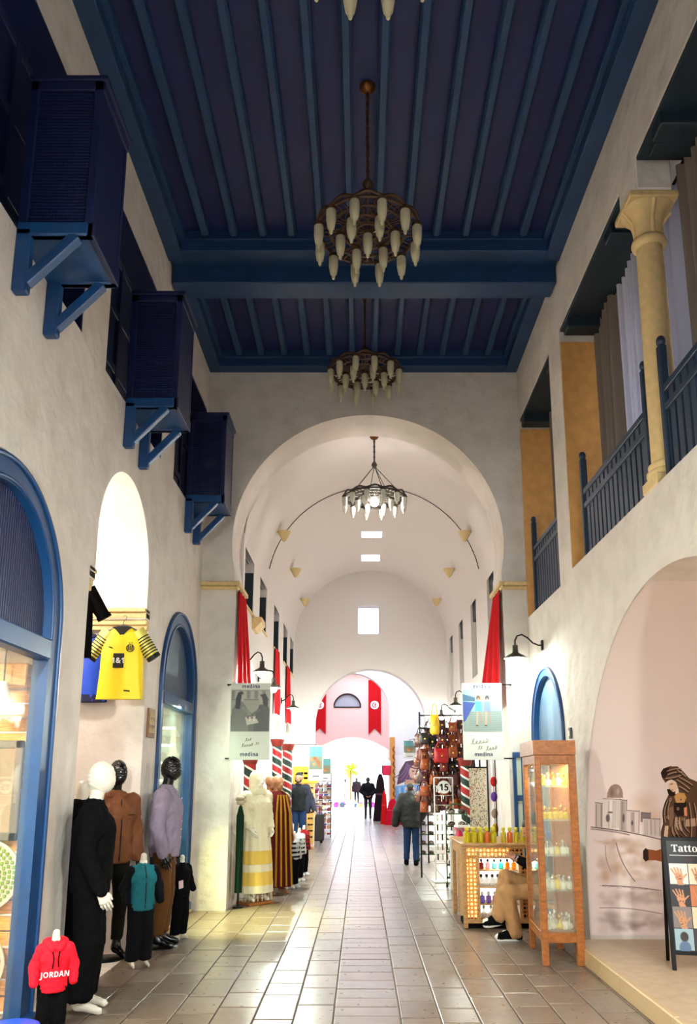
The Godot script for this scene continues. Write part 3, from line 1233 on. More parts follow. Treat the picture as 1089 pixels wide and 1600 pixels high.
func text(called: String, words: String, size: float, depth: float, m: Material, parent: Node, t: Transform3D, serif := false) -> MeshInstance3D:
	var f := SystemFont.new()
	f.font_names = PackedStringArray(["Droid Serif" if serif else "Droid Sans"])
	f.font_weight = 700
	var x := TextMesh.new()
	x.font = f
	x.text = words
	x.font_size = 64
	x.pixel_size = size / 46.0
	x.depth = depth
	return inst(called, x, m, parent, t)


func jerseys() -> void:
	var yl := mat("shirt_yellow", Color(0.95, 0.83, 0.02), 0.55)
	mat("stripe_yellow", Color(0.93, 0.88, 0.45), 0.6)
	mat("stripe_black", Color(0.02, 0.02, 0.02), 0.7)
	var o := shirt("yellow football shirt with striped sleeves on a hanger", P(-2.47, 3.235, 8.18), 0.0, yl, M.stripe_yellow, M.stripe_black, 0.225, 0.74)
	var s := ns()
	bx(s, Vector3(-0.01, -0.35, 0.072), Vector3(0.11, 0.15, 0.012), 0.004)
	ob("sponsor_patch", s, M.stripe_black, o)
	text("print", "1&1", 0.055, 0.003, M.white_paint, o, Transform3D(Basis(), Vector3(-0.01, -0.35, 0.079)))
	s = ns()
	lathe(s, [Vector2(0.042, 0), Vector2(0.042, 0.004), Vector2(0.034, 0.004), Vector2(0.034, 0.0)], 20, Transform3D(Basis(Vector3(1, 0, 0), PI / 2), Vector3(0.10, -0.22, 0.062)))
	for i in 3:
		bx(s, Vector3(0.08 + i * 0.02, -0.22, 0.066), Vector3(0.01, 0.05, 0.004))
	for i in 2:
		ball(s, Vector3(0.09 + i * 0.025, -0.165, 0.062), Vector3(0.006, 0.006, 0.003), 6)
	ob("club_badge", s, M.stripe_black, o)
	s = ns()
	tube(s, [Vector3(-0.125, -0.205, 0.062), Vector3(-0.10, -0.212, 0.066), Vector3(-0.075, -0.222, 0.068)], [0.003, 0.007, 0.003], 5)
	ob("maker_mark", s, M.stripe_black, o)
	s = ns()
	tube(s, [Vector3(0.06, -0.655, 0.066), Vector3(0.12, -0.662, 0.062)], 0.008, 5)
	ob("hem_mark", s, M.stripe_black, o)
	o = shirt("bright blue football shirt with a navy hem and pink badge", P(-2.90, 3.19, 8.375), 0.0, mat("shirt_blue", Color(0.03, 0.27, 0.80), 0.55), M.shirt_blue, mat("shirt_navy", Color(0.02, 0.04, 0.25), 0.7), 0.23, 0.70)
	s = ns()
	loft(s, [[Vector3(0, -0.63, 0), 0.238, 0.07], [Vector3(0, -0.705, 0), 0.241, 0.071]], 32, 9, 0.05)
	ob("hem", s, M.shirt_navy, o)
	s = ns()
	ball(s, Vector3(0.10, -0.16, 0.058), Vector3(0.04, 0.045, 0.008), 14)
	ob("badge", s, mat("badge_pink", Color(0.90, 0.62, 0.62), 0.6), o)
	shirt("black football shirt hung close to the near jamb", P(-2.84, 3.58, 7.7), 0.35, M.black_cloth, M.black_cloth, M.black_cloth, 0.2, 0.72)


# ---- small raster brush for prints and wall paintings
func dab(im: Image, cx: float, cy: float, rx: float, ry: float, c: Color, a := 1.0, soft := 0.25, rot := 0.0) -> void:
	var R := maxf(rx, ry)
	var cs := cos(rot)
	var sn := sin(rot)
	for y in range(maxi(0, int(cy - R)), mini(im.get_height(), int(cy + R) + 1)):
		for x in range(maxi(0, int(cx - R)), mini(im.get_width(), int(cx + R) + 1)):
			var dx := x - cx
			var dy := y - cy
			var u := (dx * cs + dy * sn) / rx
			var v := (-dx * sn + dy * cs) / ry
			var d := sqrt(u * u + v * v)
			if d < 1.0:
				var k := a * clampf((1.0 - d) / maxf(soft, 0.001), 0, 1)
				im.set_pixel(x, y, im.get_pixel(x, y).lerp(c, k))


func fillp(im: Image, pts: Array, c: Color, a := 1.0) -> void:
	var pp := PackedVector2Array(pts)
	var lo := pp[0]
	var hi := pp[0]
	for p in pp:
		lo = lo.min(p)
		hi = hi.max(p)
	for y in range(maxi(0, int(lo.y)), mini(im.get_height(), int(hi.y) + 1)):
		for x in range(maxi(0, int(lo.x)), mini(im.get_width(), int(hi.x) + 1)):
			if Geometry2D.is_point_in_polygon(Vector2(x + 0.5, y + 0.5), pp):
				im.set_pixel(x, y, im.get_pixel(x, y).lerp(c, a))


func stroke(im: Image, a: Vector2, b: Vector2, w: float, c: Color, al := 1.0, bend := 0.0) -> void:
	var n := int(a.distance_to(b) / maxf(w * 0.5, 0.6)) + 1
	var nrm := (b - a).orthogonal().normalized() * bend
	for i in n + 1:
		var t := float(i) / n
		var p := a.lerp(b, t) + nrm * sin(PI * t)
		dab(im, p.x, p.y, w, w, c, al, 0.6)


func speckle(im: Image, rect: Rect2, n: int, r: float, cols: Array, al := 0.5) -> void:
	for i in n:
		dab(im, rect.position.x + rng.randf() * rect.size.x, rect.position.y + rng.randf() * rect.size.y, r * rng.randf_range(0.5, 1.6), r * rng.randf_range(0.3, 1.0), cols[rng.randi() % cols.size()], al, 0.8, rng.randf() * 0.6 - 0.3)


func print_mat(key: String, im: Image, rough := 0.6) -> StandardMaterial3D:
	var m := mat(key, Color.WHITE, rough)
	m.albedo_texture = ImageTexture.create_from_image(im)
	m.texture_repeat = false
	return m


func blank(w: int, h: int, c: Color) -> Image:
	var im := Image.create(w, h, false, Image.FORMAT_RGB8)
	im.fill(c)
	return im


const ALCOVE := Color(0.91, 0.85, 0.83)


func mural_image() -> Image:
	# 300 px to the metre; x from 2.36, y down from 2.2
	var im := blank(432, 616, ALCOVE)
	var q := func(x: float, y: float) -> Vector2: return Vector2((x - 2.36) * 300.0, (2.2 - y) * 300.0)
	var ink := Color(0.36, 0.29, 0.27)
	var grey := Color(0.55, 0.48, 0.46)
	var tan_ := Color(0.72, 0.53, 0.38)
	# warm washes behind the town and under the hill
	for e in [[2.95, 1.45, 0.18, 0.16], [2.85, 1.30, 0.2, 0.1], [3.05, 1.32, 0.15, 0.1]]:
		var p: Vector2 = q.call(e[0], e[1])
		dab(im, p.x, p.y, e[2] * 300, e[3] * 300, tan_, 0.35, 1.0)
	speckle(im, Rect2(q.call(2.50, 1.08), Vector2(165, 120)), 90, 24, [tan_, Color(0.66, 0.49, 0.38), ALCOVE, Color(0.82, 0.69, 0.58)], 0.25)
	# town: blocks, doors, dome
	var blocks := [[2.44, 1.46, 2.52, 1.20, Color(0.80, 0.75, 0.72)], [2.52, 1.50, 2.70, 1.19, Color(0.90, 0.86, 0.83)], [2.70, 1.49, 2.77, 1.17, Color(0.74, 0.68, 0.66)], [2.77, 1.38, 2.90, 1.15, Color(0.84, 0.78, 0.75)], [2.92, 1.36, 3.02, 1.26, Color(0.52, 0.47, 0.48)], [2.94, 1.30, 3.12, 1.12, Color(0.82, 0.77, 0.75)]]
	for b in blocks:
		var p0: Vector2 = q.call(b[0], b[1])
		var p1: Vector2 = q.call(b[2], b[3])
		fillp(im, [p0, Vector2(p1.x, p0.y + 3), Vector2(p1.x, p1.y + 4), Vector2(p0.x, p1.y)], b[4])
		stroke(im, p0, Vector2(p1.x, p0.y + 3), 1.4, ink, 0.6)
		stroke(im, Vector2(p1.x, p0.y), Vector2(p1.x, p1.y), 1.2, ink, 0.5)
		for i in 5:
			var xx := lerpf(p0.x + 3, p1.x - 3, rng.randf())
			stroke(im, Vector2(xx, p0.y + 6), Vector2(xx + 1, p1.y - 3), 2.2, grey, 0.22)
	var dm: Vector2 = q.call(2.645, 1.52)
	var dome := [dm + Vector2(-25, 4)]
	for i in 13:
		var a := PI - PI * i / 12.0
		dome.append(dm + Vector2(25 * cos(a), -38 * pow(sin(a), 0.9)))
	dome.append(dm + Vector2(25, 4))
	fillp(im, dome, Color(0.62, 0.52, 0.47))
	dab(im, dm.x - 11, dm.y - 12, 9, 20, Color(0.42, 0.33, 0.30), 0.5, 0.8)
	dab(im, dm.x + 8, dm.y - 16, 7, 17, Color(0.82, 0.74, 0.69), 0.6, 0.8)
	for e in [[2.575, 1.30, 7, 14], [2.74, 1.30, 4, 16], [2.83, 1.25, 4, 9], [2.60, 1.36, 10, 3]]:
		var p: Vector2 = q.call(e[0], e[1])
		dab(im, p.x, p.y, e[2], e[3], ink, 0.8, 0.3)
	# hill lines and cracks
	stroke(im, q.call(2.40, 1.21), q.call(3.14, 1.08), 2.0, ink, 0.7, 4)
	stroke(im, q.call(2.40, 1.19), q.call(2.80, 1.13), 3.0, grey, 0.5, 2)
	stroke(im, q.call(2.66, 1.05), q.call(2.84, 0.66), 1.8, ink, 0.55, -8)
	stroke(im, q.call(2.55, 1.02), q.call(2.60, 0.75), 1.5, grey, 0.6, -6)
	stroke(im, q.call(2.50, 0.62), q.call(3.10, 0.57), 1.6, ink, 0.7, 3)
	for i in 40:
		var p: Vector2 = q.call(2.48 + i * 0.016, 0.615 - i * 0.001)
		dab(im, p.x, p.y + rng.randf_range(-2, 3), 3.0, 1.5, ink, 0.5, 0.6)
	speckle(im, Rect2(q.call(2.46, 0.55), Vector2(200, 34)), 60, 22, [Color(0.62, 0.53, 0.50), Color(0.72, 0.62, 0.58), ALCOVE], 0.22)
	speckle(im, Rect2(q.call(2.46, 0.34), Vector2(210, 44)), 70, 24, [Color(0.52, 0.44, 0.41), Color(0.66, 0.55, 0.50), ALCOVE], 0.22)
	stroke(im, q.call(2.46, 0.40), q.call(3.1, 0.34), 2.0, grey, 0.5, 6)
	# woman with a jug, in browns; laid out on a grid of tenths of a stroke
	var T := func(cx: float, cy: float) -> Vector2: return Vector2(163.5 + 0.197 * cx, 96.5 + 0.198 * cy)
	var dk := Color(0.17, 0.11, 0.09)
	var br := Color(0.36, 0.26, 0.20)
	var lt := Color(0.74, 0.62, 0.53)
	var sk := Color(0.88, 0.76, 0.66)
	var shapes := [
		[br, [[305, 170], [340, 110], [440, 75], [560, 80], [650, 150], [760, 260], [1300, 480], [1300, 700], [640, 560], [600, 420], [560, 320], [470, 270], [390, 330], [330, 250]]],
		[dk, [[305, 180], [345, 115], [430, 95], [425, 170], [380, 260], [335, 250]]],
		[br, [[450, 520], [560, 500], [760, 560], [1300, 640], [1300, 1330], [340, 1330], [345, 1080], [380, 960], [375, 780], [400, 640]]],
		[dk, [[545, 640], [740, 620], [760, 840], [600, 850], [540, 760]]],
		[Color(0.52, 0.40, 0.32), [[470, 720], [540, 690], [560, 1000], [640, 1230], [560, 1200], [480, 1000]]],
		[lt, [[560, 860], [640, 870], [690, 1080], [620, 1060], [575, 1000]]],
		[lt, [[740, 900], [1000, 860], [1000, 1000], [730, 1010]]],
		[dk, [[480, 1180], [620, 1120], [760, 1210], [900, 1300], [480, 1310]]],
		[dk, [[420, 430], [480, 420], [560, 470], [550, 530], [460, 535]]],
		[sk, [[440, 345], [500, 300], [570, 340], [595, 400], [560, 465], [520, 475], [470, 430], [440, 400]]],
		[Color(0.80, 0.60, 0.36), [[545, 540], [600, 480], [700, 490], [740, 560], [710, 640], [580, 640]]],
		[sk, [[410, 1000], [465, 1000], [450, 1240], [430, 1290], [325, 1280], [330, 1220], [385, 1190]]],
		[Color(0.60, 0.34, 0.20), [[90, 1350], [270, 1380], [420, 1330], [420, 1570], [260, 1530], [100, 1530]]],
		[dk, [[55, 1380], [100, 1340], [140, 1380], [140, 1520], [90, 1550], [50, 1500]]],
		[Color(0.90, 0.58, 0.42), [[705, 720], [750, 700], [760, 850], [715, 840]]]]
	for sh in shapes:
		var pp := []
		for p in sh[1]:
			pp.append(T.call(p[0], p[1]))
		fillp(im, pp, sh[0])
	for e in [[400, 150, 620, 110, 30], [420, 200, 640, 160, 30], [390, 260, 650, 200, -20], [570, 280, 780, 420, 10], [600, 240, 820, 360, 10], [610, 380, 760, 470, 10], [560, 130, 700, 230, 10]]:
		stroke(im, T.call(e[0], e[1]), T.call(e[2], e[3]), 1.8, lt, 0.75, e[4] * 0.1)
		stroke(im, T.call(e[0], e[1] + 28), T.call(e[2], e[3] + 28), 1.6, dk, 0.8, e[4] * 0.1)
	for e in [[420, 600, 390, 940, -6], [470, 560, 440, 900, -5], [560, 860, 620, 1180, -9], [620, 860, 720, 1150, -9], [700, 860, 780, 1100, -9], [500, 1010, 560, 1190, -4], [760, 640, 800, 1200, 5], [840, 640, 900, 1250, 6]]:
		stroke(im, T.call(e[0], e[1]), T.call(e[2], e[3]), 2.0, dk, 0.75, e[4])
		stroke(im, T.call(e[0] + 26, e[1]), T.call(e[2] + 26, e[3]), 1.5, lt, 0.7, e[4])
	for e in [[480, 590], [610, 730], [610, 940], [690, 890], [650, 590], [450, 860]]:
		var p: Vector2 = T.call(e[0], e[1])
		dab(im, p.x, p.y, 5, 6, lt, 0.9, 0.4)
		dab(im, p.x, p.y, 2.4, 3, dk, 0.8, 0.4)
	stroke(im, T.call(465, 350), T.call(505, 345), 1.4, dk, 0.9)
	stroke(im, T.call(490, 440), T.call(520, 436), 1.2, Color(0.5, 0.25, 0.2), 0.9)
	return im


# strip of the alcove's curved side: x from x0 to x1, along the arc from y0 to y1
func alcove_patch(x0: float, x1: float, y0: float, y1: float, off: float, far := true) -> SurfaceTool:
	var s := ns()
	var n := 40
	var prev := []
	for i in n + 1:
		var y := lerpf(y0, y1, float(i) / n)
		var d := 2.65
		var nn := Vector3(0, 0, 1)
		if y > 0.66:
			d = sqrt(maxf(2.65 * 2.65 - (y - 0.66) * (y - 0.66), 0.0))
			nn = Vector3(0, -(y - 0.66) / 2.65, d / 2.65)
		d -= off
		var pt := [P(x0, y, 6.05 + d), P(x1, y, 6.05 + d), nn, float(i) / n]
		if i > 0:
			for f in [[prev[0], prev[1], pt[1]], [prev[0], pt[1], pt[0]]]:
				var uv := [Vector2(0 if f[0] == prev[0] or f[0] == pt[0] else 1, 0), 0, 0]
				var ordr: Array = f
				if (f[2] - f[0]).cross(f[1] - f[0]).dot(nn) < 0.0:
					ordr = [f[0], f[2], f[1]]
				for v in ordr:
					var low: bool = v == prev[0] or v == prev[1]
					s.set_normal(prev[2] if low else nn)
					s.set_uv(Vector2(0.0 if is_equal_approx(v.x, x0) else 1.0, 1.0 - (prev[3] if low else pt[3])))
					s.add_vertex(v)
		prev = pt
	return s


func gooseneck(label: String, at: Vector3, out: float, reach := 0.36, energy := 1.2, lit := true) -> void:
	# at: wall plate; out: +1 when the arm points to +x
	var o := thing("wall_lamp", label, "lamp", at, 0.0, "gooseneck wall lamps")
	var s := ns()
	bx(s, Vector3(out * 0.012, 0, 0), Vector3(0.024, 0.13, 0.07), 0.006)
	ob("wall_plate", s, M.black_metal, o)
	s = ns()
	var pts := []
	for v in [Vector2(0, 0), Vector2(0.06, 0.0), Vector2(0.13, 0.03), Vector2(0.2, 0.1), Vector2(0.27, 0.14), Vector2(0.33, 0.12), Vector2(0.36, 0.06), Vector2(0.36, -0.02)]:
		pts.append(Vector3(out * v.x * reach / 0.36, v.y, 0))
	tube(s, pts, 0.011, 8)
	ob("arm", s, M.black_metal, o)
	var c := Vector3(out * reach, 0, 0)
	s = ns()
	lathe(s, [Vector2(0.0, 0.0), Vector2(0.035, 0.0), Vector2(0.038, -0.09), Vector2(0.05, -0.105), Vector2(0.10, -0.13), Vector2(0.15, -0.165), Vector2(0.155, -0.175), Vector2(0.148, -0.172), Vector2(0.09, -0.14), Vector2(0.03, -0.12)], 24, Transform3D(Basis(), c))
	ob("shade", s, mat("lamp_shade", Color(0.30, 0.28, 0.25), 0.4, 0.5), o)
	s = ns()
	ball(s, c + Vector3(0, -0.185, 0), Vector3(0.062, 0.07, 0.062), 16)
	ob("bulb", s, glow("bulb_glow", Color(0.95, 1.0, 0.97), 6.0), o)
	if lit:
		omni(at + c + Vector3(0, -0.185, 0), Color(0.95, 1.0, 0.96), energy, 0.06)


func curtain(label: String, x: float, d0: float, d1: float, y0: float, y1: float, m: Material, nf: int, gather := 0.0) -> void:
	var o := thing("curtain", label, "curtain", P(x, y0, (d0 + d1) / 2))
	var s := ns()
	var n := nf * 10
	var cols := []
	for i in n + 1:
		var t := float(i) / n
		var col := []
		for j in 9:
			var v := j / 8.0
			var dd := lerpf(d0, d1, t)
			var ctr := lerpf(d0, d1, 0.75)
			dd = lerpf(dd, ctr, gather * (1.0 - v))
			var amp := 0.05 + 0.02 * sin(i * 0.13)
			col.append(Vector3(amp * sin(TAU * nf * t + 0.5 * sin(v * 3.0 + i * 0.2)), (y1 - y0) * v, -(dd - (d0 + d1) / 2)))
		cols.append(col)
	for i in n:
		for j in 8:
			var a: Vector3 = cols[i][j]
			var b: Vector3 = cols[i + 1][j]
			var c: Vector3 = cols[i + 1][j + 1]
			var e: Vector3 = cols[i][j + 1]
			var na := _gn(cols, i, j)
			var nb := _gn(cols, i + 1, j)
			var nc := _gn(cols, i + 1, j + 1)
			var ne := _gn(cols, i, j + 1)
			trin(s, a, b, c, na, nb, nc)
			trin(s, a, c, e, na, nc, ne)
	ob("drape", s, m, o)
	s = ns()
	tube(s, [Vector3(0, y1 - y0, (d1 - d0) / 2), Vector3(0, y1 - y0, -(d1 - d0) / 2)], 0.015, 8)
	ob("rod", s, M.black_metal, o)


func _gn(g: Array, i: int, j: int) -> Vector3:
	var u: Vector3 = g[mini(i + 1, g.size() - 1)][j] - g[maxi(i - 1, 0)][j]
	var v: Vector3 = g[i][mini(j + 1, g[i].size() - 1)] - g[i][maxi(j - 1, 0)]
	var n := u.cross(v).normalized()
	return n if n.x < 0 else -n


func build_right() -> void:
	var s := ns()
	# gallery: teal boards overhead, ochre reveals, stone column, railings, curtains
	var c := structure("ceiling_gallery", "dark teal boarded ceiling of the upper gallery")
	for i in 23:
		s = ns()
		bx(s, P(3.36, 6.96, 0.3 + i * 0.47), Vector3(2.0, 0.04, 0.455), 0.006)
		ob("plank", s, M.teal_board, c)
	for d in [2.0, 3.45, 5.5, 6.8, 8.40, 9.3, 10.9]:
		s = ns()
		bx(s, P(3.36, 6.86, d), Vector3(1.98, 0.18, 0.2), 0.01)
		ob("beam", s, M.teal_board, c)
	s = ns()
	bx(s, P(2.62, 6.905, 4.74), Vector3(0.52, 0.04, 2.36), 0.004)
	bx(s, P(2.62, 6.905, 7.49), Vector3(0.52, 0.04, 2.24), 0.004)
	bx(s, P(2.62, 6.905, 10.1), Vector3(0.52, 0.04, 1.88), 0.004)
	for d in [3.7, 5.7, 6.6, 8.45, 9.25, 10.9]:
		bx(s, P(2.66, 6.84, d), Vector3(0.5, 0.1, 0.16), 0.008)
	ob("lintel_board", s, M.teal_board, c)
	var oc := structure("wall_gallery", "ochre painted walls of the upper gallery")
	s = ns()
	bx(s, P(2.605, 5.37, 8.61), Vector3(0.5, 2.76, 0.03))
	bx(s, P(2.605, 5.34, 11.035), Vector3(0.5, 2.84, 0.03))
	bx(s, P(3.37, 5.45, 11.03), Vector3(1.04, 3.1, 0.03))
	bx(s, P(2.865, 5.45, 8.89), Vector3(0.02, 3.0, 0.5))
	ob("ochre_reveal", s, M.ochre, oc)
	s = ns()
	bx(s, P(2.5, 6.78, 6.15), Vector3(0.3, 0.32, 0.44), 0.01)
	ob("pier_block", s, M.plaster, oc)
	var o := thing("gallery_column", "cream limestone column with flared capital in the upper gallery", "column", P(2.5, 3.99, 6.15))
	s = ns()
	bx(s, Vector3(0, 0.05, 0), Vector3(0.32, 0.1, 0.32), 0.01)
	ob("plinth", s, M.limestone, o)
	s = ns()
	lathe(s, [Vector2(0.15, 0.1), Vector2(0.165, 0.12), Vector2(0.165, 0.15), Vector2(0.14, 0.17), Vector2(0.15, 0.19), Vector2(0.15, 0.21), Vector2(0.12, 0.24)], 24)
	ob("base_ring", s, M.limestone, o)
	s = ns()
	lathe(s, [Vector2(0.122, 0.22), Vector2(0.118, 1.2), Vector2(0.11, 2.25)], 24)
	ob("shaft", s, M.limestone, o)
	s = ns()
	lathe(s, [Vector2(0.11, 2.2), Vector2(0.14, 2.22), Vector2(0.148, 2.25), Vector2(0.14, 2.28), Vector2(0.11, 2.29)], 24)
	ob("neck_ring", s, M.limestone, o)
	s = ns()
	loft(s, [[Vector3(0, 2.27, 0), 0.112, 0.112], [Vector3(0, 2.40, 0), 0.118, 0.118], [Vector3(0, 2.48, 0), 0.14, 0.14], [Vector3(0, 2.54, 0), 0.19, 0.19], [Vector3(0, 2.565, 0), 0.205, 0.205]], 32, 0, 0.0, Transform3D(), 0.72)
	bx(s, Vector3(0, 2.60, 0), Vector3(0.42, 0.06, 0.42), 0.01)
	ob("capital", s, M.limestone, o)
	for k in 4:
		s = ns()
		var a := k * PI / 2
		tube(s, [Vector3(cos(a) * 0.112, 2.29, sin(a) * 0.112), Vector3(cos(a) * 0.125, 2.45, sin(a) * 0.125), Vector3(cos(a) * 0.2, 2.56, sin(a) * 0.2)], 0.02, 8)
		ob("rib", s, M.limestone, o)
	railing("dark blue wooden railing between the limestone column and the entrance end", 3.6, 5.95, 4.0, 4.80)
	railing("dark blue wooden railing between the limestone column and the ochre reveal", 6.35, 8.32, 4.0, 4.80)
	railing("narrow dark blue railing in the small gallery opening", 9.2, 10.85, 3.93, 4.9)
	var ct := mat("drape_brown", Color(0.44, 0.39, 0.345), 0.9)
	ct.backlight_enabled = true
	ct.backlight = Color(0.34, 0.32, 0.30)
	var lt := mat("drape_grey", Color(0.70, 0.70, 0.76), 0.9)
	lt.backlight_enabled = true
	lt.backlight = Color(0.66, 0.66, 0.72)
	curtain("heavy taupe curtain beside the ochre reveal", 2.76, 7.75, 8.5, 4.1, 6.88, ct, 5, 0.2)
	curtain("grey sheer curtain next to the taupe one by the ochre reveal", 2.78, 7.05, 7.7, 4.1, 6.88, lt, 5, 0.25)
	curtain("narrow taupe curtain between two grey sheers", 2.76, 6.75, 7.0, 4.1, 6.88, ct, 3)
	curtain("grey sheer curtain hanging behind the limestone column", 2.78, 6.1, 6.7, 4.1, 6.88, lt, 4, 0.2)
	curtain("taupe curtain between the column and the entrance end", 2.76, 5.3, 6.0, 4.1, 6.88, ct, 5, 0.2)
	curtain("grey sheer curtain near the entrance end of the gallery", 2.78, 3.9, 5.2, 4.1, 6.88, lt, 7)
	curtain("taupe curtain in the small gallery opening", 2.76, 9.9, 10.75, 4.0, 6.88, ct, 5, 0.2)
	curtain("grey sheer curtain in the small gallery opening", 2.78, 9.25, 9.85, 4.0, 6.88, lt, 4)
	for d in [0.2, 4.2, 7.0, 9.8]:
		o = structure("window_%d" % (20 + int(d)))
		s = ns()
		bx(s, P(4.6, 5.7, d + 0.55), Vector3(0.008, 2.0, 1.1))
		ob("pane", s, M.pane, o)
		s = ns()
		bx(s, P(4.6, 5.7, d + 0.55), Vector3(0.05, 2.0, 0.05))
		bx(s, P(4.6, 5.7, d + 0.55), Vector3(0.05, 0.05, 1.1))
		ob("window_frame", s, M.blue_frame, o)

	# blue arched door in the right wall
	o = structure("door_1", "blue arched shop door with smooth blue fanlight, behind the tall glass cabinet")
	s = ns()
	extr(s, band(10.15, 0.85, 0.74, 0.0, 2.24), -0.02, 0.10, side(XR), true)
	ob("frame", s, M.blue_frame, o)
	s = ns()
	tube(s, arch_line(10.15, 0.835, 0.0, 2.24, XR - 0.02), 0.016, 6)
	ob("bead", s, M.blue_frame, o)
	s = ns()
	var pan := PackedVector2Array()
	for i in 25:
		pan.append(Vector2(10.15 + 0.75 * cos(PI * i / 24.0), 2.24 + 0.75 * sin(PI * i / 24.0)))
	pan.append(Vector2(9.4, 2.1))
	pan.append(Vector2(10.9, 2.1))
	extr(s, pan, 0.05, 0.07, side(XR))
	ob("fanlight_panel", s, mat("blue_pale", Color(0.36, 0.47, 0.58), 0.5), o)
	s = ns()
	bx(s, P(XR + 0.05, 2.1, 10.15), Vector3(0.08, 0.1, 1.5), 0.01)
	ob("transom", s, M.blue_frame, o)
	s = ns()
	for e in [9.46, 10.15, 10.84]:
		bx(s, P(XR + 0.06, 1.03, e), Vector3(0.05, 2.06, 0.1), 0.008)
	for e in [0.1, 1.0, 2.0]:
		bx(s, P(XR + 0.06, e, 10.15), Vector3(0.045, 0.1, 1.4), 0.008)
	ob("door_leaf", s, M.blue_frame, o)
	s = ns()
	bx(s, P(XR + 0.06, 1.03, 10.15), Vector3(0.008, 1.95, 1.36))
	ob("pane", s, M.pane, o)
	o = structure("door_2", "open blue door leaf with glass standing against the right pier")
	s = ns()
	for e in [2.08, 2.195, 2.31]:
		bx(s, P(e, 1.05, 11.04), Vector3(0.045, 2.0, 0.04), 0.006)
	for e in [0.1, 0.9, 1.45, 2.02]:
		bx(s, P(2.195, e, 11.04), Vector3(0.27, 0.07, 0.038), 0.006)
	ob("leaf_frame", s, M.blue_frame, o)
	s = ns()
	bx(s, P(2.195, 1.05, 11.055), Vector3(0.24, 1.9, 0.006))
	ob("pane", s, mat("frosted", Color(0.74, 0.78, 0.70), 0.3), o)
	# switch
	o = thing("light_switch", "small grey switch box beside the blue arched door", "switch", P(XR, 2.2, 9.02))
	s = ns()
	bx(s, Vector3(-0.012, 0, 0), Vector3(0.024, 0.12, 0.08), 0.004)
	ob("box", s, mat("switch_grey", Color(0.25, 0.24, 0.23), 0.5), o)
	s = ns()
	bx(s, Vector3(-0.027, 0, 0), Vector3(0.008, 0.06, 0.03), 0.002)
	ob("rocker", s, M.white_paint, o)
	gooseneck("gooseneck wall lamp over the blue arched door on the right wall", P(XR, 3.39, 10.2), -1.0, 0.36, 0.8)
	gooseneck("added gooseneck lamp, out of view on the right wall near the entrance", P(XR, 3.39, 1.6), -1.0, 0.36, 4.6)  # added out of view to light the near hall from lower down
	gooseneck("added gooseneck lamp, out of view on the left wall near the entrance", P(XL, 3.39, 2.6), 1.0, 0.36, 4.6)  # its opposite, likewise a lamp added outside the view for light

	# painted alcove
	var al := structure("wall_alcove", "pale pink alcove with a sepia painting of a domed town and a woman with a jug")
	var pinkm := mat("alcove_paint", ALCOVE, 0.8)
	ob("lining", alcove_patch(XR + 0.012, 4.19, 0.13, 3.29, 0.004), pinkm, al)
	var mi := alcove_patch(2.36, 3.80, 0.147, 2.2, 0.008)
	ob("wall_painting", mi, print_mat("mural_print", mural_image(), 0.8), al)
	s = ns()
	var bk := PackedVector2Array(arch(6.05, 2.64, 0.12, 0.66, 2.64, 40))
	extr(s, bk, 4.16, 4.18, side(0.0))
	ob("back_lining", s, pinkm, al)
	lamp_panel("alcove_lamp", "white ceiling lamp inside the painted alcove", P(3.1, 3.05, 4.9), Vector2(0.5, 0.3), Color(1.0, 0.93, 0.90), 2.4)
	sandwich_board()
	glass_cabinet()
	perfume_counter()


func railing(label: String, d0: float, d1: float, y0: float, y1: float) -> void:
	var o := thing("balcony_railing", label, "railing", P(2.45, y0, (d0 + d1) / 2))
	var l := d1 - d0
	var h := y1 - y0
	for e in [0.03, h - 0.19, h - 0.03]:
		var s := ns()
		bx(s, Vector3(0, e, 0), Vector3(0.05, 0.06, l), 0.006)
		ob("rail", s, M.rail_blue, o)
	var n := int(l / 0.125)
	for i in n + 1:
		var s := ns()
		bx(s, Vector3(0.005, h / 2, -l / 2 + l * i / n), Vector3(0.025, h - 0.02, 0.094), 0.004)
		ob("baluster", s, M.rail_blue, o)
	for e in [-l / 2, l / 2]:
		var s := ns()
		bx(s, Vector3(0, h * 0.5 + 0.18, e), Vector3(0.07, h + 0.36, 0.07), 0.01)
		ball(s, Vector3(0, h + 0.4, e), Vector3(0.04, 0.05, 0.04), 10)
		ob("post", s, M.rail_blue, o)


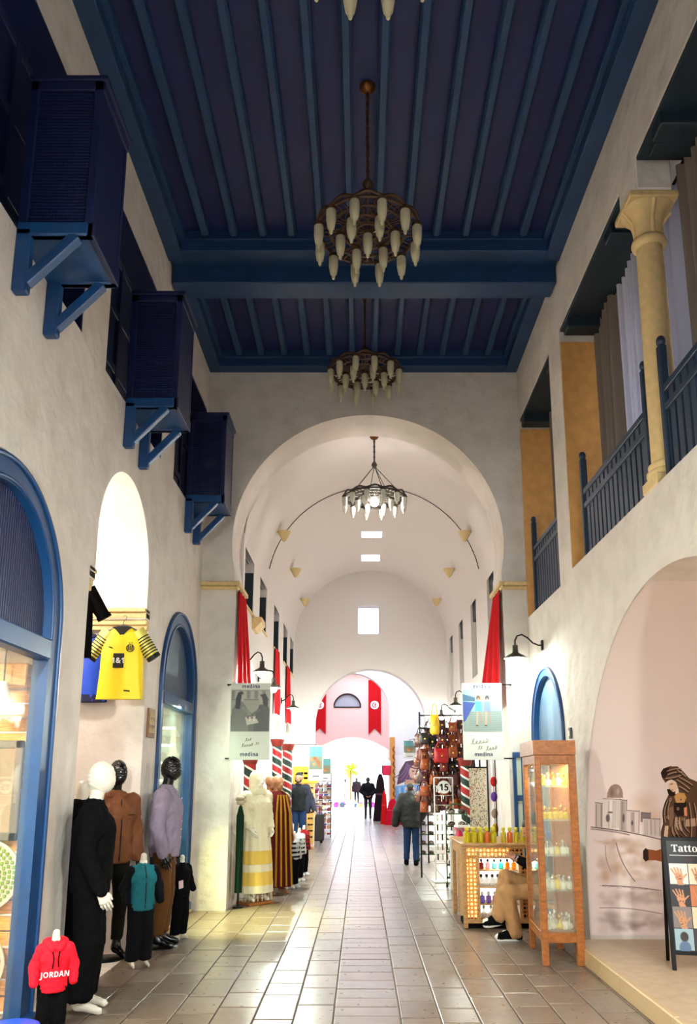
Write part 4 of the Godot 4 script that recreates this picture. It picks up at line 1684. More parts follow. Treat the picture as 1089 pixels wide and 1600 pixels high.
func sandwich_board() -> void:
	var o := thing("sandwich_board", "black framed sandwich board of henna photos standing on the alcove step", "sign", P(2.95, 0.13, 7.10), -0.22)
	var tilt := Transform3D(Basis(Vector3(1, 0, 0), -0.09), Vector3.ZERO)
	var s := ns()
	for x in [-0.33, 0.33]:
		bx(s, Vector3(x, 0.54, 0), Vector3(0.035, 1.08, 0.03), 0.004, tilt)
	bx(s, Vector3(0, 0.14, 0), Vector3(0.66, 0.035, 0.028), 0.004, tilt)
	bx(s, Vector3(0, 1.06, 0), Vector3(0.66, 0.035, 0.028), 0.004, tilt)
	ob("frame", s, M.black_metal, o)
	s = ns()
	var back := Transform3D(Basis(Vector3(1, 0, 0), 0.22), Vector3(0, 0.0, -0.38))
	for x in [-0.33, 0.33]:
		bx(s, Vector3(x, 0.54, 0), Vector3(0.03, 1.08, 0.025), 0.004, back)
	ob("rear_leg", s, M.black_metal, o)
	var im := blank(320, 452, Color(0.03, 0.03, 0.03))
	var skin_ := Color(0.72, 0.50, 0.34)
	var grounds := [Color(0.82, 0.80, 0.78), Color(0.86, 0.80, 0.70), Color(0.20, 0.14, 0.15), Color(0.80, 0.76, 0.74), Color(0.08, 0.06, 0.06), Color(0.72, 0.42, 0.24), Color(0.75, 0.73, 0.70), Color(0.2, 0.2, 0.2), Color(0.46, 0.42, 0.40), Color(0.80, 0.75, 0.62), Color(0.84, 0.79, 0.68), Color(0.7, 0.66, 0.6), Color(0.56, 0.66, 0.70), Color(0.18, 0.12, 0.14), Color(0.75, 0.42, 0.46), Color(0.5, 0.5, 0.5)]
	for r in 4:
		for c in 4:
			var x0 := 4 + c * 79
			var y0 := 96 + r * 89
			im.fill_rect(Rect2i(x0, y0, 76, 86), grounds[r * 4 + c])
			var cx := x0 + 38.0
			var cy := y0 + 52.0
			if (r + c) % 4 == 3:
				dab(im, cx, cy - 20, 18, 22, Color(0.16, 0.10, 0.08), 1.0, 0.2)
				dab(im, cx, cy + 24, 26, 30, Color(0.30, 0.40, 0.52), 1.0, 0.2)
			else:
				var an := (c - 1.5) * 0.35
				dab(im, cx, cy + 6, 17, 22, skin_, 1.0, 0.15, an)
				dab(im, cx + 4, cy + 32, 13, 22, skin_, 1.0, 0.15, an)
				for f in 4:
					stroke(im, Vector2(cx - 12 + f * 8, cy), Vector2(cx - 20 + f * 13 + an * 20, cy - 36 + absf(f - 1.5) * 4), 4.2, skin_)
				stroke(im, Vector2(cx + 14, cy + 8), Vector2(cx + 31, cy - 8), 4.4, skin_)
				for f in 6:
					dab(im, cx + rng.randf_range(-11, 11), cy + rng.randf_range(-10, 22), 4, 2, Color(0.30, 0.14, 0.06), 0.85, 0.4, rng.randf() * 3)
	im.fill_rect(Rect2i(10, 60, 300, 3), Color(0.85, 0.85, 0.85))
	for i in 4:
		dab(im, 90 + i * 60, 80, 26, 12, Color(0.30, 0.05, 0.06), 0.7, 0.8)
	var sh := sheet("poster", Vector3(-0.315, 1.045, 0.02), Vector3(0.63, 0, 0), Vector3(0, -0.89, 0), print_mat("henna_poster", im, 0.35), o)
	sh.transform = tilt
	text("lettering", "Tatto - Henna", 0.058, 0.004, M.white_paint, o, tilt * Transform3D(Basis(), Vector3(0.0, 0.982, 0.022)), true)


# little bottles: [profile scale, body colour key]
func bottle_mesh(kind: int) -> Array:
	var key := "_bottle%d" % kind
	if not M.has(key):
		var s := ns()
		var cap := ns()
		match kind:
			0:
				lathe(s, [Vector2(0.0, 0.0), Vector2(0.026, 0.0), Vector2(0.028, 0.006), Vector2(0.028, 0.05), Vector2(0.024, 0.058), Vector2(0.009, 0.064), Vector2(0.009, 0.076)], 12)
				ball(cap, Vector3(0, 0.09, 0), Vector3(0.014, 0.017, 0.014), 10)
			1:
				bx(s, Vector3(0, 0.035, 0), Vector3(0.05, 0.07, 0.026), 0.008)
				bx(s, Vector3(0, 0.074, 0), Vector3(0.016, 0.012, 0.014), 0.002)
				lathe(cap, [Vector2(0.012, 0.08), Vector2(0.013, 0.082), Vector2(0.013, 0.105), Vector2(0.0, 0.108)], 10)
			2:
				lathe(s, [Vector2(0.0, 0.0), Vector2(0.018, 0.0), Vector2(0.03, 0.016), Vector2(0.032, 0.03), Vector2(0.026, 0.046), Vector2(0.008, 0.056), Vector2(0.007, 0.085)], 12)
				lathe(cap, [Vector2(0.006, 0.085), Vector2(0.016, 0.1), Vector2(0.012, 0.118), Vector2(0.0, 0.13)], 10)
			_:
				lathe(s, [Vector2(0.0, 0.0), Vector2(0.032, 0.0), Vector2(0.034, 0.008), Vector2(0.034, 0.105), Vector2(0.028, 0.12), Vector2(0.014, 0.128), Vector2(0.014, 0.14)], 14)
				lathe(cap, [Vector2(0.02, 0.138), Vector2(0.022, 0.14), Vector2(0.022, 0.172), Vector2(0.018, 0.178), Vector2(0.0, 0.178)], 12)
		M[key] = [s.commit(), cap.commit()]
	return M[key]


func bottle(label: String, group: String, at: Vector3, kind: int, body: Material, cap: Material, scale_ := 1.0) -> void:
	var o := thing("perfume_bottle", label, "bottle", at, rng.randf() * 6.0 if kind != 1 else rng.randf_range(-0.3, 0.3), group)
	var b := bottle_mesh(kind)
	var t := Transform3D(Basis.from_scale(Vector3.ONE * scale_), Vector3.ZERO)
	inst("flask", b[0], body, o, t)
	inst("stopper", b[1], cap, o, t)


func post(s: SurfaceTool, a: Vector2, y0: float, y1: float, w: float, turn := 0.0) -> void:
	bx(s, Vector3.ZERO, Vector3(w, y1 - y0, w), 0.006, Transform3D(Basis(Vector3.UP, turn), P(a.x, (y0 + y1) / 2, a.y)))


func beam2(s: SurfaceTool, a: Vector2, b: Vector2, y: float, h: float, w: float) -> void:
	var l := a.distance_to(b)
	var t := Transform3D(Basis(Vector3.UP, atan2(b.y - a.y, b.x - a.x)), P((a.x + b.x) / 2, y, (a.y + b.y) / 2))
	bx(s, Vector3.ZERO, Vector3(l, h, w), 0.005, t)


func glass_cabinet() -> void:
	var A := Vector2(1.72, 7.95)
	var B := Vector2(2.05, 7.95)
	var C := Vector2(2.04, 8.72)
	var E := Vector2(1.765, 8.74)
	var o := thing("display_cabinet", "tall wooden glass display cabinet filled with small bottles", "cabinet")
	var s := ns()
	for q in [[A, 0.06], [B, 0.075], [C, 0.06], [E, 0.055]]:
		s = ns()
		post(s, q[0], 0.0, 1.93, q[1])
		ob("corner_post", s, M.cabinet_wood, o)
	for y in [[0.245, 0.09], [1.885, 0.09]]:
		for q in [[A, B], [B, C], [C, E], [E, A]]:
			s = ns()
			beam2(s, q[0], q[1], y[0], y[1], 0.05)
			ob("frame_rail", s, M.cabinet_wood, o)
	s = ns()
	var k := 0.045
	var poly := PackedVector2Array([Vector2(A.x - k, -A.y + k), Vector2(B.x + 0.04, -B.y + k), Vector2(C.x + 0.04, -C.y - k), Vector2(E.x - k, -E.y - k)])
	var flat := Transform3D(Basis(Vector3(1, 0, 0), Vector3(0, 0, 1), Vector3(0, -1, 0)), Vector3.ZERO)
	extr(s, poly, -2.07, -1.93, flat)
	ob("cornice", s, M.cabinet_wood, o)
	s = ns()
	extr(s, PackedVector2Array([Vector2(A.x, -A.y), Vector2(B.x, -B.y), Vector2(C.x, -C.y), Vector2(E.x, -E.y)]), -0.29, -0.265, flat)
	ob("floor_board", s, M.cabinet_wood, o)
	for q in [[A, B], [E, A]]:
		s = ns()
		beam2(s, q[0], q[1], 1.07, 1.56, 0.006)
		ob("pane", s, M.pane, o)
	s = ns()
	beam2(s, B, C, 1.07, 1.56, 0.02)
	ob("side_panel", s, M.cabinet_wood, o)
	s = ns()
	beam2(s, C, E, 1.07, 1.56, 0.006)
	ob("pane", s, M.pane, o)
	for y in [0.33, 0.66, 0.98, 1.31, 1.63]:
		if y > 0.34:
			s = ns()
			extr(s, PackedVector2Array([Vector2(A.x + 0.03, -A.y - 0.03), Vector2(B.x - 0.03, -B.y - 0.03), Vector2(C.x - 0.03, -C.y + 0.03), Vector2(E.x + 0.02, -E.y + 0.03)]), -y, -y + 0.008, flat)
			ob("glass_shelf", s, glass("shelf_glass", Color(0.75, 0.95, 0.85), 0.18), o)
	s = ns()
	bx(s, P(1.87, 1.86, 8.2), Vector3(0.28, 0.03, 0.06), 0.006)
	ob("lamp_tube", s, glow("cabinet_glow", Color(1.0, 0.92, 0.65), 4.0), o)
	area(P(1.87, 1.835, 8.2), Vector3.DOWN, Vector2(0.28, 0.06), Color(1.0, 0.93, 0.68), 0.5)
	var clear := glass("flask_clear", Color(0.95, 0.97, 0.88), 0.35)
	var yellow := glass("flask_yellow", Color(0.88, 0.78, 0.25), 0.6)
	var gold := mat("gold_cap", Color(0.80, 0.65, 0.28), 0.25, 0.8)
	var silver := mat("silver_cap", Color(0.80, 0.80, 0.76), 0.25, 0.7)
	var names := ["lowest", "second lowest", "middle", "second highest", "highest"]
	for i in 5:
		var y: float = [0.292, 0.66, 0.98, 1.31, 1.63][i]
		for j in 10:
			var u := (j % 5) / 4.0
			var d := 8.04 + 0.17 * int(j / 5) + rng.randf_range(-0.02, 0.02)
			var x := lerpf(1.785, 1.99, u) + rng.randf_range(-0.01, 0.01)
			var kind: int = [2, 0, 1, 0, 2][i] if j % 3 else rng.randi() % 3
			var yl := i == 3 or (i == 4 and j % 2 == 0) or j == 2
			bottle("small glass perfume bottle on the %s shelf of the tall cabinet" % names[i], "bottles on the %s cabinet shelf" % names[i], P(x, y + 0.0085, d), kind, yellow if yl else clear, gold if yl else silver, rng.randf_range(0.85, 1.05) * (1.2 if i < 2 else 1.0))


# pierced screen of rings in the xy plane
func ring_screen(w: float, h: float, cell: float) -> SurfaceTool:
	var s := ns()
	var nx := maxi(1, int(round(w / cell)))
	var ny := maxi(1, int(round(h / cell)))
	for i in nx:
		for j in ny:
			var c := Vector3(-w / 2 + w * (i + 0.5) / nx, -h / 2 + h * (j + 0.5) / ny, 0)
			var pts := []
			var r := cell * (0.46 if (i + j) % 2 == 0 else 0.36)
			for k in 9:
				pts.append(c + Vector3(cos(TAU * k / 8), sin(TAU * k / 8), 0) * r)
			tube(s, pts, cell * 0.11, 4, false)
	for i in nx + 1:
		for j in ny + 1:
			var c := Vector3(-w / 2 + w * i / nx, -h / 2 + h * j / ny, 0)
			bx(s, c, Vector3(cell * 0.42, cell * 0.42, cell * 0.2), 0.001, Transform3D(Basis(), Vector3.ZERO))
	return s


func perfume_counter() -> void:
	var x0 := 1.19
	var x1 := 2.0
	var d0 := 9.80
	var d1 := 10.95
	var o := thing("perfume_counter", "pale wooden perfume counter with pierced star screens lit from inside", "counter")
	var s := ns()
	bx(s, P((x0 + x1) / 2, 0.94, (d0 + d1) / 2), Vector3(x1 - x0 + 0.03, 0.03, d1 - d0 + 0.04), 0.005)
	ob("countertop", s, M.counter_wood, o)
	s = ns()
	bx(s, P((x0 + x1) / 2, 0.03, d0 + 0.3), Vector3(x1 - x0 - 0.06, 0.06, 0.5), 0.003)
	ob("plinth", s, M.black_cloth, o)
	# front frame pieces round the openings
	s = ns()
	for e in [[x0 + 0.016, 0.49, 0.032, 0.87], [x0 + 0.185, 0.46, 0.03, 0.80], [1.865, 0.46, 0.03, 0.80], [x1 - 0.016, 0.49, 0.032, 0.87]]:
		bx(s, P(e[0], e[1], d0 + 0.012), Vector3(e[2], e[3], 0.024), 0.003)
	for e in [0.912, 0.795]:
		bx(s, P((x0 + x1) / 2, e, d0 + 0.012), Vector3(x1 - x0, 0.022, 0.0235), 0.003)
	bx(s, P((x0 + x1) / 2, 0.085, d0 + 0.012), Vector3(x1 - x0, 0.05, 0.0235), 0.003)
	ob("front_frame", s, M.counter_wood, o)
	var scr := mat("screen_wood", Color(0.80, 0.52, 0.22), 0.5)
	var amber := glow("amber_light_panel", Color(1.0, 0.74, 0.26), 0.6)
	for e in [[x0 + 0.1, 0.45, 0.13, 0.66, true], [1.50, 0.853, 0.50, 0.085, true], [1.84, 0.853, 0.14, 0.085, false], [1.93, 0.45, 0.10, 0.66, false]]:
		s = ring_screen(e[2], e[3], 0.045)
		var m := ob("pierced_screen", s, scr, o)
		m.position = P(e[0], e[1], d0 + 0.008)
		s = ns()
		bx(s, P(e[0], e[1], d0 + 0.03), Vector3(e[2], e[3], 0.01))
		ob("light_panel" if e[4] else "dark_back", s, amber if e[4] else M.black_cloth, o)
	# shelves in the middle
	s = ns()
	bx(s, P(1.62, 0.45, d0 + 0.36), Vector3(0.47, 0.68, 0.01))
	ob("light_back", s, glow("counter_light_back", Color(1.0, 0.97, 0.90), 0.4), o)
	area(P(1.62, 0.775, d0 + 0.12), Vector3.DOWN, Vector2(0.4, 0.1), Color(1.0, 0.95, 0.85), 0.12)
	s = ns()
	bx(s, P(1.385, 0.45, d0 + 0.19), Vector3(0.012, 0.68, 0.34))
	ob("inner_side", s, M.white_paint, o)
	s = ns()
	bx(s, P(1.853, 0.45, d0 + 0.19), Vector3(0.012, 0.68, 0.34))
	ob("inner_side", s, M.white_paint, o)
	for y in [0.115, 0.265, 0.455, 0.645]:
		s = ns()
		bx(s, P(1.62, y, d0 + 0.19), Vector3(0.455, 0.014, 0.32), 0.003)
		ob("shelf", s, M.counter_wood, o)
	# open left side: corner posts, rail, arched brace, rear box
	for e in [d0 + 0.03, d1 - 0.04]:
		s = ns()
		bx(s, P(x0 + 0.03, 0.47, e), Vector3(0.05, 0.93, 0.05), 0.005)
		ob("leg", s, M.counter_wood, o)
	s = ns()
	bx(s, P(x0 + 0.03, 0.86, (d0 + d1) / 2), Vector3(0.04, 0.12, d1 - d0 - 0.1), 0.004)
	ob("side_rail", s, M.counter_wood, o)
	s = ns()
	bx(s, P((x0 + x1) / 2 + 0.02, 0.46, d1 - 0.30), Vector3(x1 - x0 - 0.1, 0.88, 0.5), 0.004)
	ob("rear_box", s, M.counter_wood, o)
	# stock
	var cols := [Color(0.45, 0.05, 0.06), Color(0.85, 0.55, 0.60), Color(0.30, 0.62, 0.62), Color(0.10, 0.55, 0.55), Color(0.90, 0.42, 0.08), Color(0.92, 0.50, 0.10)]
	var cn := ["dark red", "pink", "pale teal", "deep teal", "orange", "amber"]
	var black_cap := mat("black_cap", Color(0.02, 0.02, 0.02), 0.3)
	for i in 6:
		bottle("%s boxed perfume bottle on the top shelf of the perfume counter" % cn[i], "bottles on the counter's top shelf", P(1.425 + i * 0.077, 0.653, d0 + 0.09), 1, mat("perfume_%d" % i, cols[i], 0.25), black_cap, 1.1)
	var clear: Material = M.flask_clear
	for i in 7:
		bottle("clear bottle with black cap on the middle shelf of the perfume counter", "black capped bottles in the counter", P(1.42 + i * 0.066, 0.463, d0 + 0.10), 1, glass("flask_grey", Color(0.80, 0.84, 0.84), 0.4), black_cap, 1.25)
	var c3 := [Color(0.48, 0.40, 0.78), Color(0.58, 0.44, 0.80), Color(0.90, 0.60, 0.66), Color(0.85, 0.72, 0.06), Color(0.88, 0.76, 0.10), Color(0.80, 0.84, 0.82)]
	var n3 := ["violet", "lilac", "rose pink", "deep yellow", "lemon yellow", "milky white"]
	for i in 6:
		bottle("%s perfume bottle on the third shelf of the perfume counter" % n3[i], "bottles on the counter's third shelf", P(1.425 + i * 0.075, 0.273, d0 + 0.09), 1, mat("perfume3_%d" % i, c3[i], 0.25), M.white_paint, 1.2)
	for i in 5:
		bottle("clear stoppered bottle on the lowest shelf of the perfume counter", "bottles on the counter's lowest shelf", P(1.44 + i * 0.085, 0.123, d0 + 0.1), 2, clear, M.silver_cap, 1.0)
	var oil := glass("oil_yellow", Color(0.80, 0.72, 0.06), 0.75)
	var ycap := mat("yellow_cap", Color(0.82, 0.76, 0.20), 0.35)
	for i in 14:
		var x := 1.27 + (i % 5) * 0.078 if i < 10 else 1.70 + (i - 10) * 0.075
		var d := d0 + 0.09 + (0.10 if i >= 5 and i < 10 else 0.0)
		bottle("yellow perfume oil bottle standing on the perfume counter top", "yellow oil bottles on the counter", P(x, 0.956, d), 3, mat("oil_orange", Color(0.80, 0.38, 0.08), 0.3) if i == 3 or i == 11 else oil, ycap, 1.0)


func chandelier(label: String, d: float, x: float, y_top: float, y_hub: float, y_ring: float, R: float, glassy: Material, drop: float, metal: Material) -> Node3D:
	var o := thing("chandelier", label, "chandelier", P(x, y_ring, d), 0.0, "round chandeliers down the middle of the halls")
	var s := ns()
	var top := y_top - y_ring
	var hub := y_hub - y_ring
	lathe(s, [Vector2(0.0, top), Vector2(0.07, top), Vector2(0.075, top - 0.02), Vector2(0.05, top - 0.05), Vector2(0.02, top - 0.07), Vector2(0.0, top - 0.08)], 20)
	ob("ceiling_rose", s, mat("rose_brass", Color(0.45, 0.26, 0.10), 0.4, 0.6), o)
	s = ns()
	tube(s, [Vector3(0, top - 0.06, 0), Vector3(0, hub, 0)], 0.014, 8)
	var links := int((top - hub) / 0.09)
	for i in links:
		ball(s, Vector3(0, top - 0.1 - i * 0.09, 0), Vector3(0.02, 0.034, 0.02), 8)
	ob("chain", s, metal, o)
	s = ns()
	lathe(s, [Vector2(0.0, hub + 0.05), Vector2(0.03, hub + 0.04), Vector2(0.05, hub), Vector2(0.03, hub - 0.05), Vector2(0.0, hub - 0.07)], 16)
	ob("hub", s, metal, o)
	for i in 6:
		var a := TAU * i / 6 + 0.26
		s = ns()
		tube(s, [Vector3(0, hub - 0.02, 0), Vector3(cos(a) * R * 0.9, 0.03, sin(a) * R * 0.9)], 0.007, 6)
		ob("stay", s, metal, o)
	# pierced crown: rings, spokes, scrolls
	s = ns()
	for r in [R, R * 0.76, R * 0.5, R * 0.24]:
		var pts := []
		for k in 49:
			pts.append(Vector3(cos(TAU * k / 48) * r, 0.0, sin(TAU * k / 48) * r))
		tube(s, pts, 0.014, 6, false)
	for k in 12:
		var a := TAU * k / 12
		tube(s, [Vector3(cos(a) * R * 0.1, 0, sin(a) * R * 0.1), Vector3(cos(a) * R, 0, sin(a) * R)], 0.009, 5)
	for k in 12:
		var a := TAU * (k + 0.5) / 12
		for rr in [[0.88, 0.115], [0.63, 0.10], [0.37, 0.075]]:
			var c: Vector3 = Vector3(cos(a), 0, sin(a)) * R * rr[0]
			var pts := []
			for q in 11:
				var b := TAU * q / 10
				pts.append(c + Vector3(cos(b), 0.012 * sin(b * 2), sin(b)) * R * rr[1])
			tube(s, pts, 0.009, 5, false)
	ob("pierced_crown", s, metal, o)
	s = ns()
	var wav := []
	for k in 73:
		var a := TAU * k / 72
		wav.append(Vector3(cos(a) * R * 1.02, 0.03 + 0.018 * cos(a * 12), sin(a) * R * 1.02))
	tube(s, wav, 0.016, 6, false)
	ob("scalloped_rim", s, metal, o)
	if not M.has("_cup%d" % int(drop * 100)):
		var g := ns()
		lathe(g, [Vector2(0.0, 0.0), Vector2(0.036, 0.0), Vector2(0.042, -0.02), Vector2(0.042, -drop * 0.45), Vector2(0.03, -drop * 0.78), Vector2(0.016, -drop * 0.82), Vector2(0.016, -drop * 0.92), Vector2(0.010, -drop), Vector2(0.0, -drop)], 14)
		M["_cup%d" % int(drop * 100)] = g.commit()
		g = ns()
		lathe(g, [Vector2(0.0, 0.02), Vector2(0.044, 0.015), Vector2(0.048, 0.0), Vector2(0.042, -0.014), Vector2(0.0, -0.014)], 14)
		M["_cap"] = g.commit()
	var spots := [Vector2(0, 0)] if metal == M.bronze else []
	for i in 12:
		spots.append(Vector2(cos(TAU * i / 12 + 0.26), sin(TAU * i / 12 + 0.26)) * R)
	for i in 6:
		spots.append(Vector2(cos(TAU * i / 6 + 0.1), sin(TAU * i / 6 + 0.1)) * R * 0.55)
	for p in spots:
		var h := Vector3(p.x, -0.02, p.y)
		var c := inst("lamp_cup", M["_cup%d" % int(drop * 100)], glassy, o, Transform3D(Basis(), h))
		inst("socket", M["_cap"], metal, c)
	return o


func build_hanging() -> void:
	chandelier("bronze chandelier with long frosted glass cups, before the cross beam", 6.22, 0.06, 7.94, 6.90, 6.42, 0.44, M.candle_glass, 0.235, M.bronze)
	chandelier("bronze chandelier with frosted glass cups, between the cross beam and the great arch", 9.46, 0.05, 7.94, 7.14, 6.83, 0.45, M.candle_glass, 0.235, M.bronze)
	chandelier("bronze chandelier near the entrance, only its glass cups showing", 3.55, 0.05, 7.94, 6.90, 6.42, 0.44, M.candle_glass, 0.235, M.bronze)
	var g := chandelier("silvery chandelier of clear glass drops in the vaulted hall", 12.45, 0.22, 7.29, 6.78, 6.20, 0.5, mat("drop_glass", Color(0.84, 0.84, 0.79), 0.15), 0.2, mat("pewter", Color(0.30, 0.28, 0.25), 0.4, 0.5))
	var s := ns()
	lathe(s, [Vector2(0.0, 0.02), Vector2(0.05, 0.01), Vector2(0.075, -0.06), Vector2(0.06, -0.12), Vector2(0.0, -0.15)], 16)
	ob("bulb_globe", s, glow("chandelier_bulb_glow", Color(1.0, 0.98, 0.94), 1.0), g)
	omni(P(0.22, 6.13, 12.45), Color(1.0, 0.97, 0.94), 0.3, 0.07)


var wrinkle := 0.0


func face_normals(vs: PackedVector3Array, ix: PackedInt32Array) -> PackedVector3Array:
	var nm := PackedVector3Array()
	nm.resize(vs.size())
	for t in range(0, ix.size(), 3):
		var n := (vs[ix[t + 2]] - vs[ix[t]]).cross(vs[ix[t + 1]] - vs[ix[t]])
		nm[ix[t]] += n
		nm[ix[t + 1]] += n
		nm[ix[t + 2]] += n
	for i in nm.size():
		nm[i] = nm[i].normalized()
	return nm


# ---- bodies: tapered bones blended into one skin, meshed as surface nets
func sdf(bones: Array, cell: float, k: float, clips := []) -> ArrayMesh:
	var lo := Vector3(1e9, 1e9, 1e9)
	var hi := -lo
	for b in bones:
		var r: float = maxf(b[2], b[3]) + cell * 2.0
		lo = lo.min(b[0] - Vector3.ONE * r).min(b[1] - Vector3.ONE * r)
		hi = hi.max(b[0] + Vector3.ONE * r).max(b[1] + Vector3.ONE * r)
	var nx := int((hi.x - lo.x) / cell) + 2
	var ny := int((hi.y - lo.y) / cell) + 2
	var nz := int((hi.z - lo.z) / cell) + 2
	var f := PackedFloat32Array()
	f.resize(nx * ny * nz)
	f.fill(9.0)
	for b in bones:
		var a: Vector3 = b[0]
		var ab: Vector3 = b[1] - a
		var ra: float = b[2]
		var dr: float = b[3] - ra
		var l2 := maxf(ab.length_squared(), 1e-8)
		var r: float = maxf(b[2], b[3]) + k + cell * 1.5
		var p0: Vector3 = (a.min(b[1]) - Vector3.ONE * r - lo) / cell
		var p1: Vector3 = (a.max(b[1]) + Vector3.ONE * r - lo) / cell
		for z in range(maxi(0, int(p0.z)), mini(nz, int(p1.z) + 2)):
			for y in range(maxi(0, int(p0.y)), mini(ny, int(p1.y) + 2)):
				var row := (z * ny + y) * nx
				for x in range(maxi(0, int(p0.x)), mini(nx, int(p1.x) + 2)):
					var p := lo + Vector3(x, y, z) * cell - a
					var t := clampf(p.dot(ab) / l2, 0.0, 1.0)
					var d := (p - ab * t).length() - ra - dr * t
					if d > r:
						continue
					var o := f[row + x]
					if o - d > k:
						f[row + x] = d
					elif d - o < k:
						var h := 0.5 + 0.5 * (o - d) / k
						f[row + x] = o + (d - o) * h - k * h * (1.0 - h)
	for c in clips:
		var n: Vector3 = c[0]
		var w: float = c[1]
		for z in nz:
			for y in ny:
				var row := (z * ny + y) * nx
				for x in nx:
					if f[row + x] < cell * 2.0:
						f[row + x] = maxf(f[row + x], n.dot(lo + Vector3(x, y, z) * cell) - w)
	var vid := {}
	var vs := PackedVector3Array()
	var sx := 1
	var sy := nx
	var sz := nx * ny
	var lim := cell * 2.2
	var corner := [0, sx, sy, sx + sy, sz, sx + sz, sy + sz, sx + sy + sz]
	var co := [Vector3(0, 0, 0), Vector3(1, 0, 0), Vector3(0, 1, 0), Vector3(1, 1, 0), Vector3(0, 0, 1), Vector3(1, 0, 1), Vector3(0, 1, 1), Vector3(1, 1, 1)]
	var edges := [[0, 1], [2, 3], [4, 5], [6, 7], [0, 2], [1, 3], [4, 6], [5, 7], [0, 4], [1, 5], [2, 6], [3, 7]]
	for z in nz - 1:
		for y in ny - 1:
			var row := (z * ny + y) * nx
			for x in nx - 1:
				var i := row + x
				if absf(f[i]) > lim:
					continue
				var neg := 0
				var v := []
				for c in 8:
					var q: float = f[i + corner[c]]
					v.append(q)
					if q < 0.0:
						neg += 1
				if neg == 0 or neg == 8:
					continue
				var sum := Vector3()
				var n := 0
				for e in edges:
					var a: float = v[e[0]]
					var b: float = v[e[1]]
					if (a < 0.0) != (b < 0.0):
						sum += co[e[0]].lerp(co[e[1]], a / (a - b))
						n += 1
				vid[i] = vs.size()
				vs.append(lo + (Vector3(x, y, z) + sum / n) * cell)
	var ix := PackedInt32Array()
	for i in vid:
		var inside := f[i] < 0.0
		for ax in [[sx, sy, sz], [sy, sz, sx], [sz, sx, sy]]:
			if (f[i + ax[0]] < 0.0) == inside:
				continue
			var q0: int = i
			var q1: int = i - ax[1]
			var q2: int = i - ax[1] - ax[2]
			var q3: int = i - ax[2]
			if vid.has(q1) and vid.has(q2) and vid.has(q3):
				var o := [vid[q0], vid[q1], vid[q2], vid[q3]]
				if inside:
					ix.append_array([o[0], o[2], o[1], o[0], o[3], o[2]])
				else:
					ix.append_array([o[0], o[1], o[2], o[0], o[2], o[3]])
	var nm := face_normals(vs, ix)
	if wrinkle > 0.0:
		var fl := FastNoiseLite.new()
		fl.seed = 77
		fl.frequency = 6.5
		fl.fractal_octaves = 3
		for i in vs.size():
			var p := vs[i]
			var fold := fl.get_noise_3d(p.x * 1.3 + p.y * 0.5, p.y * 0.8 - p.x * 0.4, p.z * 1.3)
			vs[i] = p + nm[i] * wrinkle * (1.0 - 3.2 * absf(fold))
		nm = face_normals(vs, ix)
	var arr := []
	arr.resize(Mesh.ARRAY_MAX)
	arr[Mesh.ARRAY_VERTEX] = vs
	arr[Mesh.ARRAY_NORMAL] = nm
	arr[Mesh.ARRAY_INDEX] = ix
	var m := ArrayMesh.new()
	m.add_surface_from_arrays(Mesh.PRIMITIVE_TRIANGLES, arr)
	return m


# a relaxed right hand: wrist at the origin, fingers down -y, palm facing -x... thumb towards +z
func hand_mesh(cell := 0.0055, mirror := false) -> ArrayMesh:
	var key := "_hand%d_%s" % [int(cell * 10000), mirror]
	if not M.has(key):
		var b := [[Vector3(0, 0.02, 0), Vector3(0, -0.02, 0), 0.026, 0.026], [Vector3(0, -0.03, 0.018), Vector3(0, -0.085, 0.028), 0.019, 0.017], [Vector3(0, -0.03, 0.0), Vector3(0, -0.09, 0.0), 0.019, 0.016], [Vector3(0, -0.03, -0.018), Vector3(0, -0.085, -0.024), 0.018, 0.015]]
		var len_ := [0.068, 0.078, 0.072, 0.056]
		for i in 4:
			var z: float = [0.031, 0.011, -0.010, -0.030][i]
			var a := Vector3(0, -0.088 + absf(i - 1.2) * 0.004, z)
			var c := a + Vector3(-0.010, -len_[i] * 0.5, z * 0.12)
			var e := c + Vector3(-0.024, -len_[i] * 0.44, -z * 0.05)
			b.append([a, c, 0.0095, 0.0085])
			b.append([c, e, 0.0085, 0.007])
		b.append([Vector3(-0.004, -0.025, 0.02), Vector3(-0.016, -0.06, 0.047), 0.014, 0.0105])
		b.append([Vector3(-0.016, -0.06, 0.047), Vector3(-0.026, -0.094, 0.050), 0.0105, 0.008])
		if mirror:
			for q in b:
				q[0].x = -q[0].x
				q[1].x = -q[1].x
		M[key] = sdf(b, cell, 0.006)
	return M[key]


func head_mesh(cell := 0.008) -> ArrayMesh:
	var key := "_head%d" % int(cell * 10000)
	if not M.has(key):
		var b := [
			[Vector3(0, 0.025, -0.025), Vector3(0, 0.02, 0.005), 0.088, 0.082], [Vector3(0, -0.03, 0.03), Vector3(0, -0.06, 0.04), 0.058, 0.045],
			[Vector3(0, -0.085, 0.062), Vector3(0, -0.088, 0.064), 0.022, 0.02], [Vector3(-0.03, 0.015, 0.072), Vector3(0.03, 0.015, 0.072), 0.016, 0.016],
			[Vector3(0, 0.0, 0.085), Vector3(0, -0.03, 0.105), 0.009, 0.013], [Vector3(-0.014, -0.035, 0.092), Vector3(0.014, -0.035, 0.092), 0.008, 0.008],
			[Vector3(-0.022, -0.062, 0.080), Vector3(0.022, -0.062, 0.080), 0.008, 0.008],
			[Vector3(-0.086, 0.01, -0.01), Vector3(-0.086, -0.035, -0.004), 0.014, 0.009], [Vector3(0.086, 0.01, -0.01), Vector3(0.086, -0.035, -0.004), 0.014, 0.009],
			[Vector3(0, -0.05, -0.02), Vector3(0, -0.15, -0.03), 0.055, 0.055]]
		M[key] = sdf(b, cell, 0.02)
	return M[key]


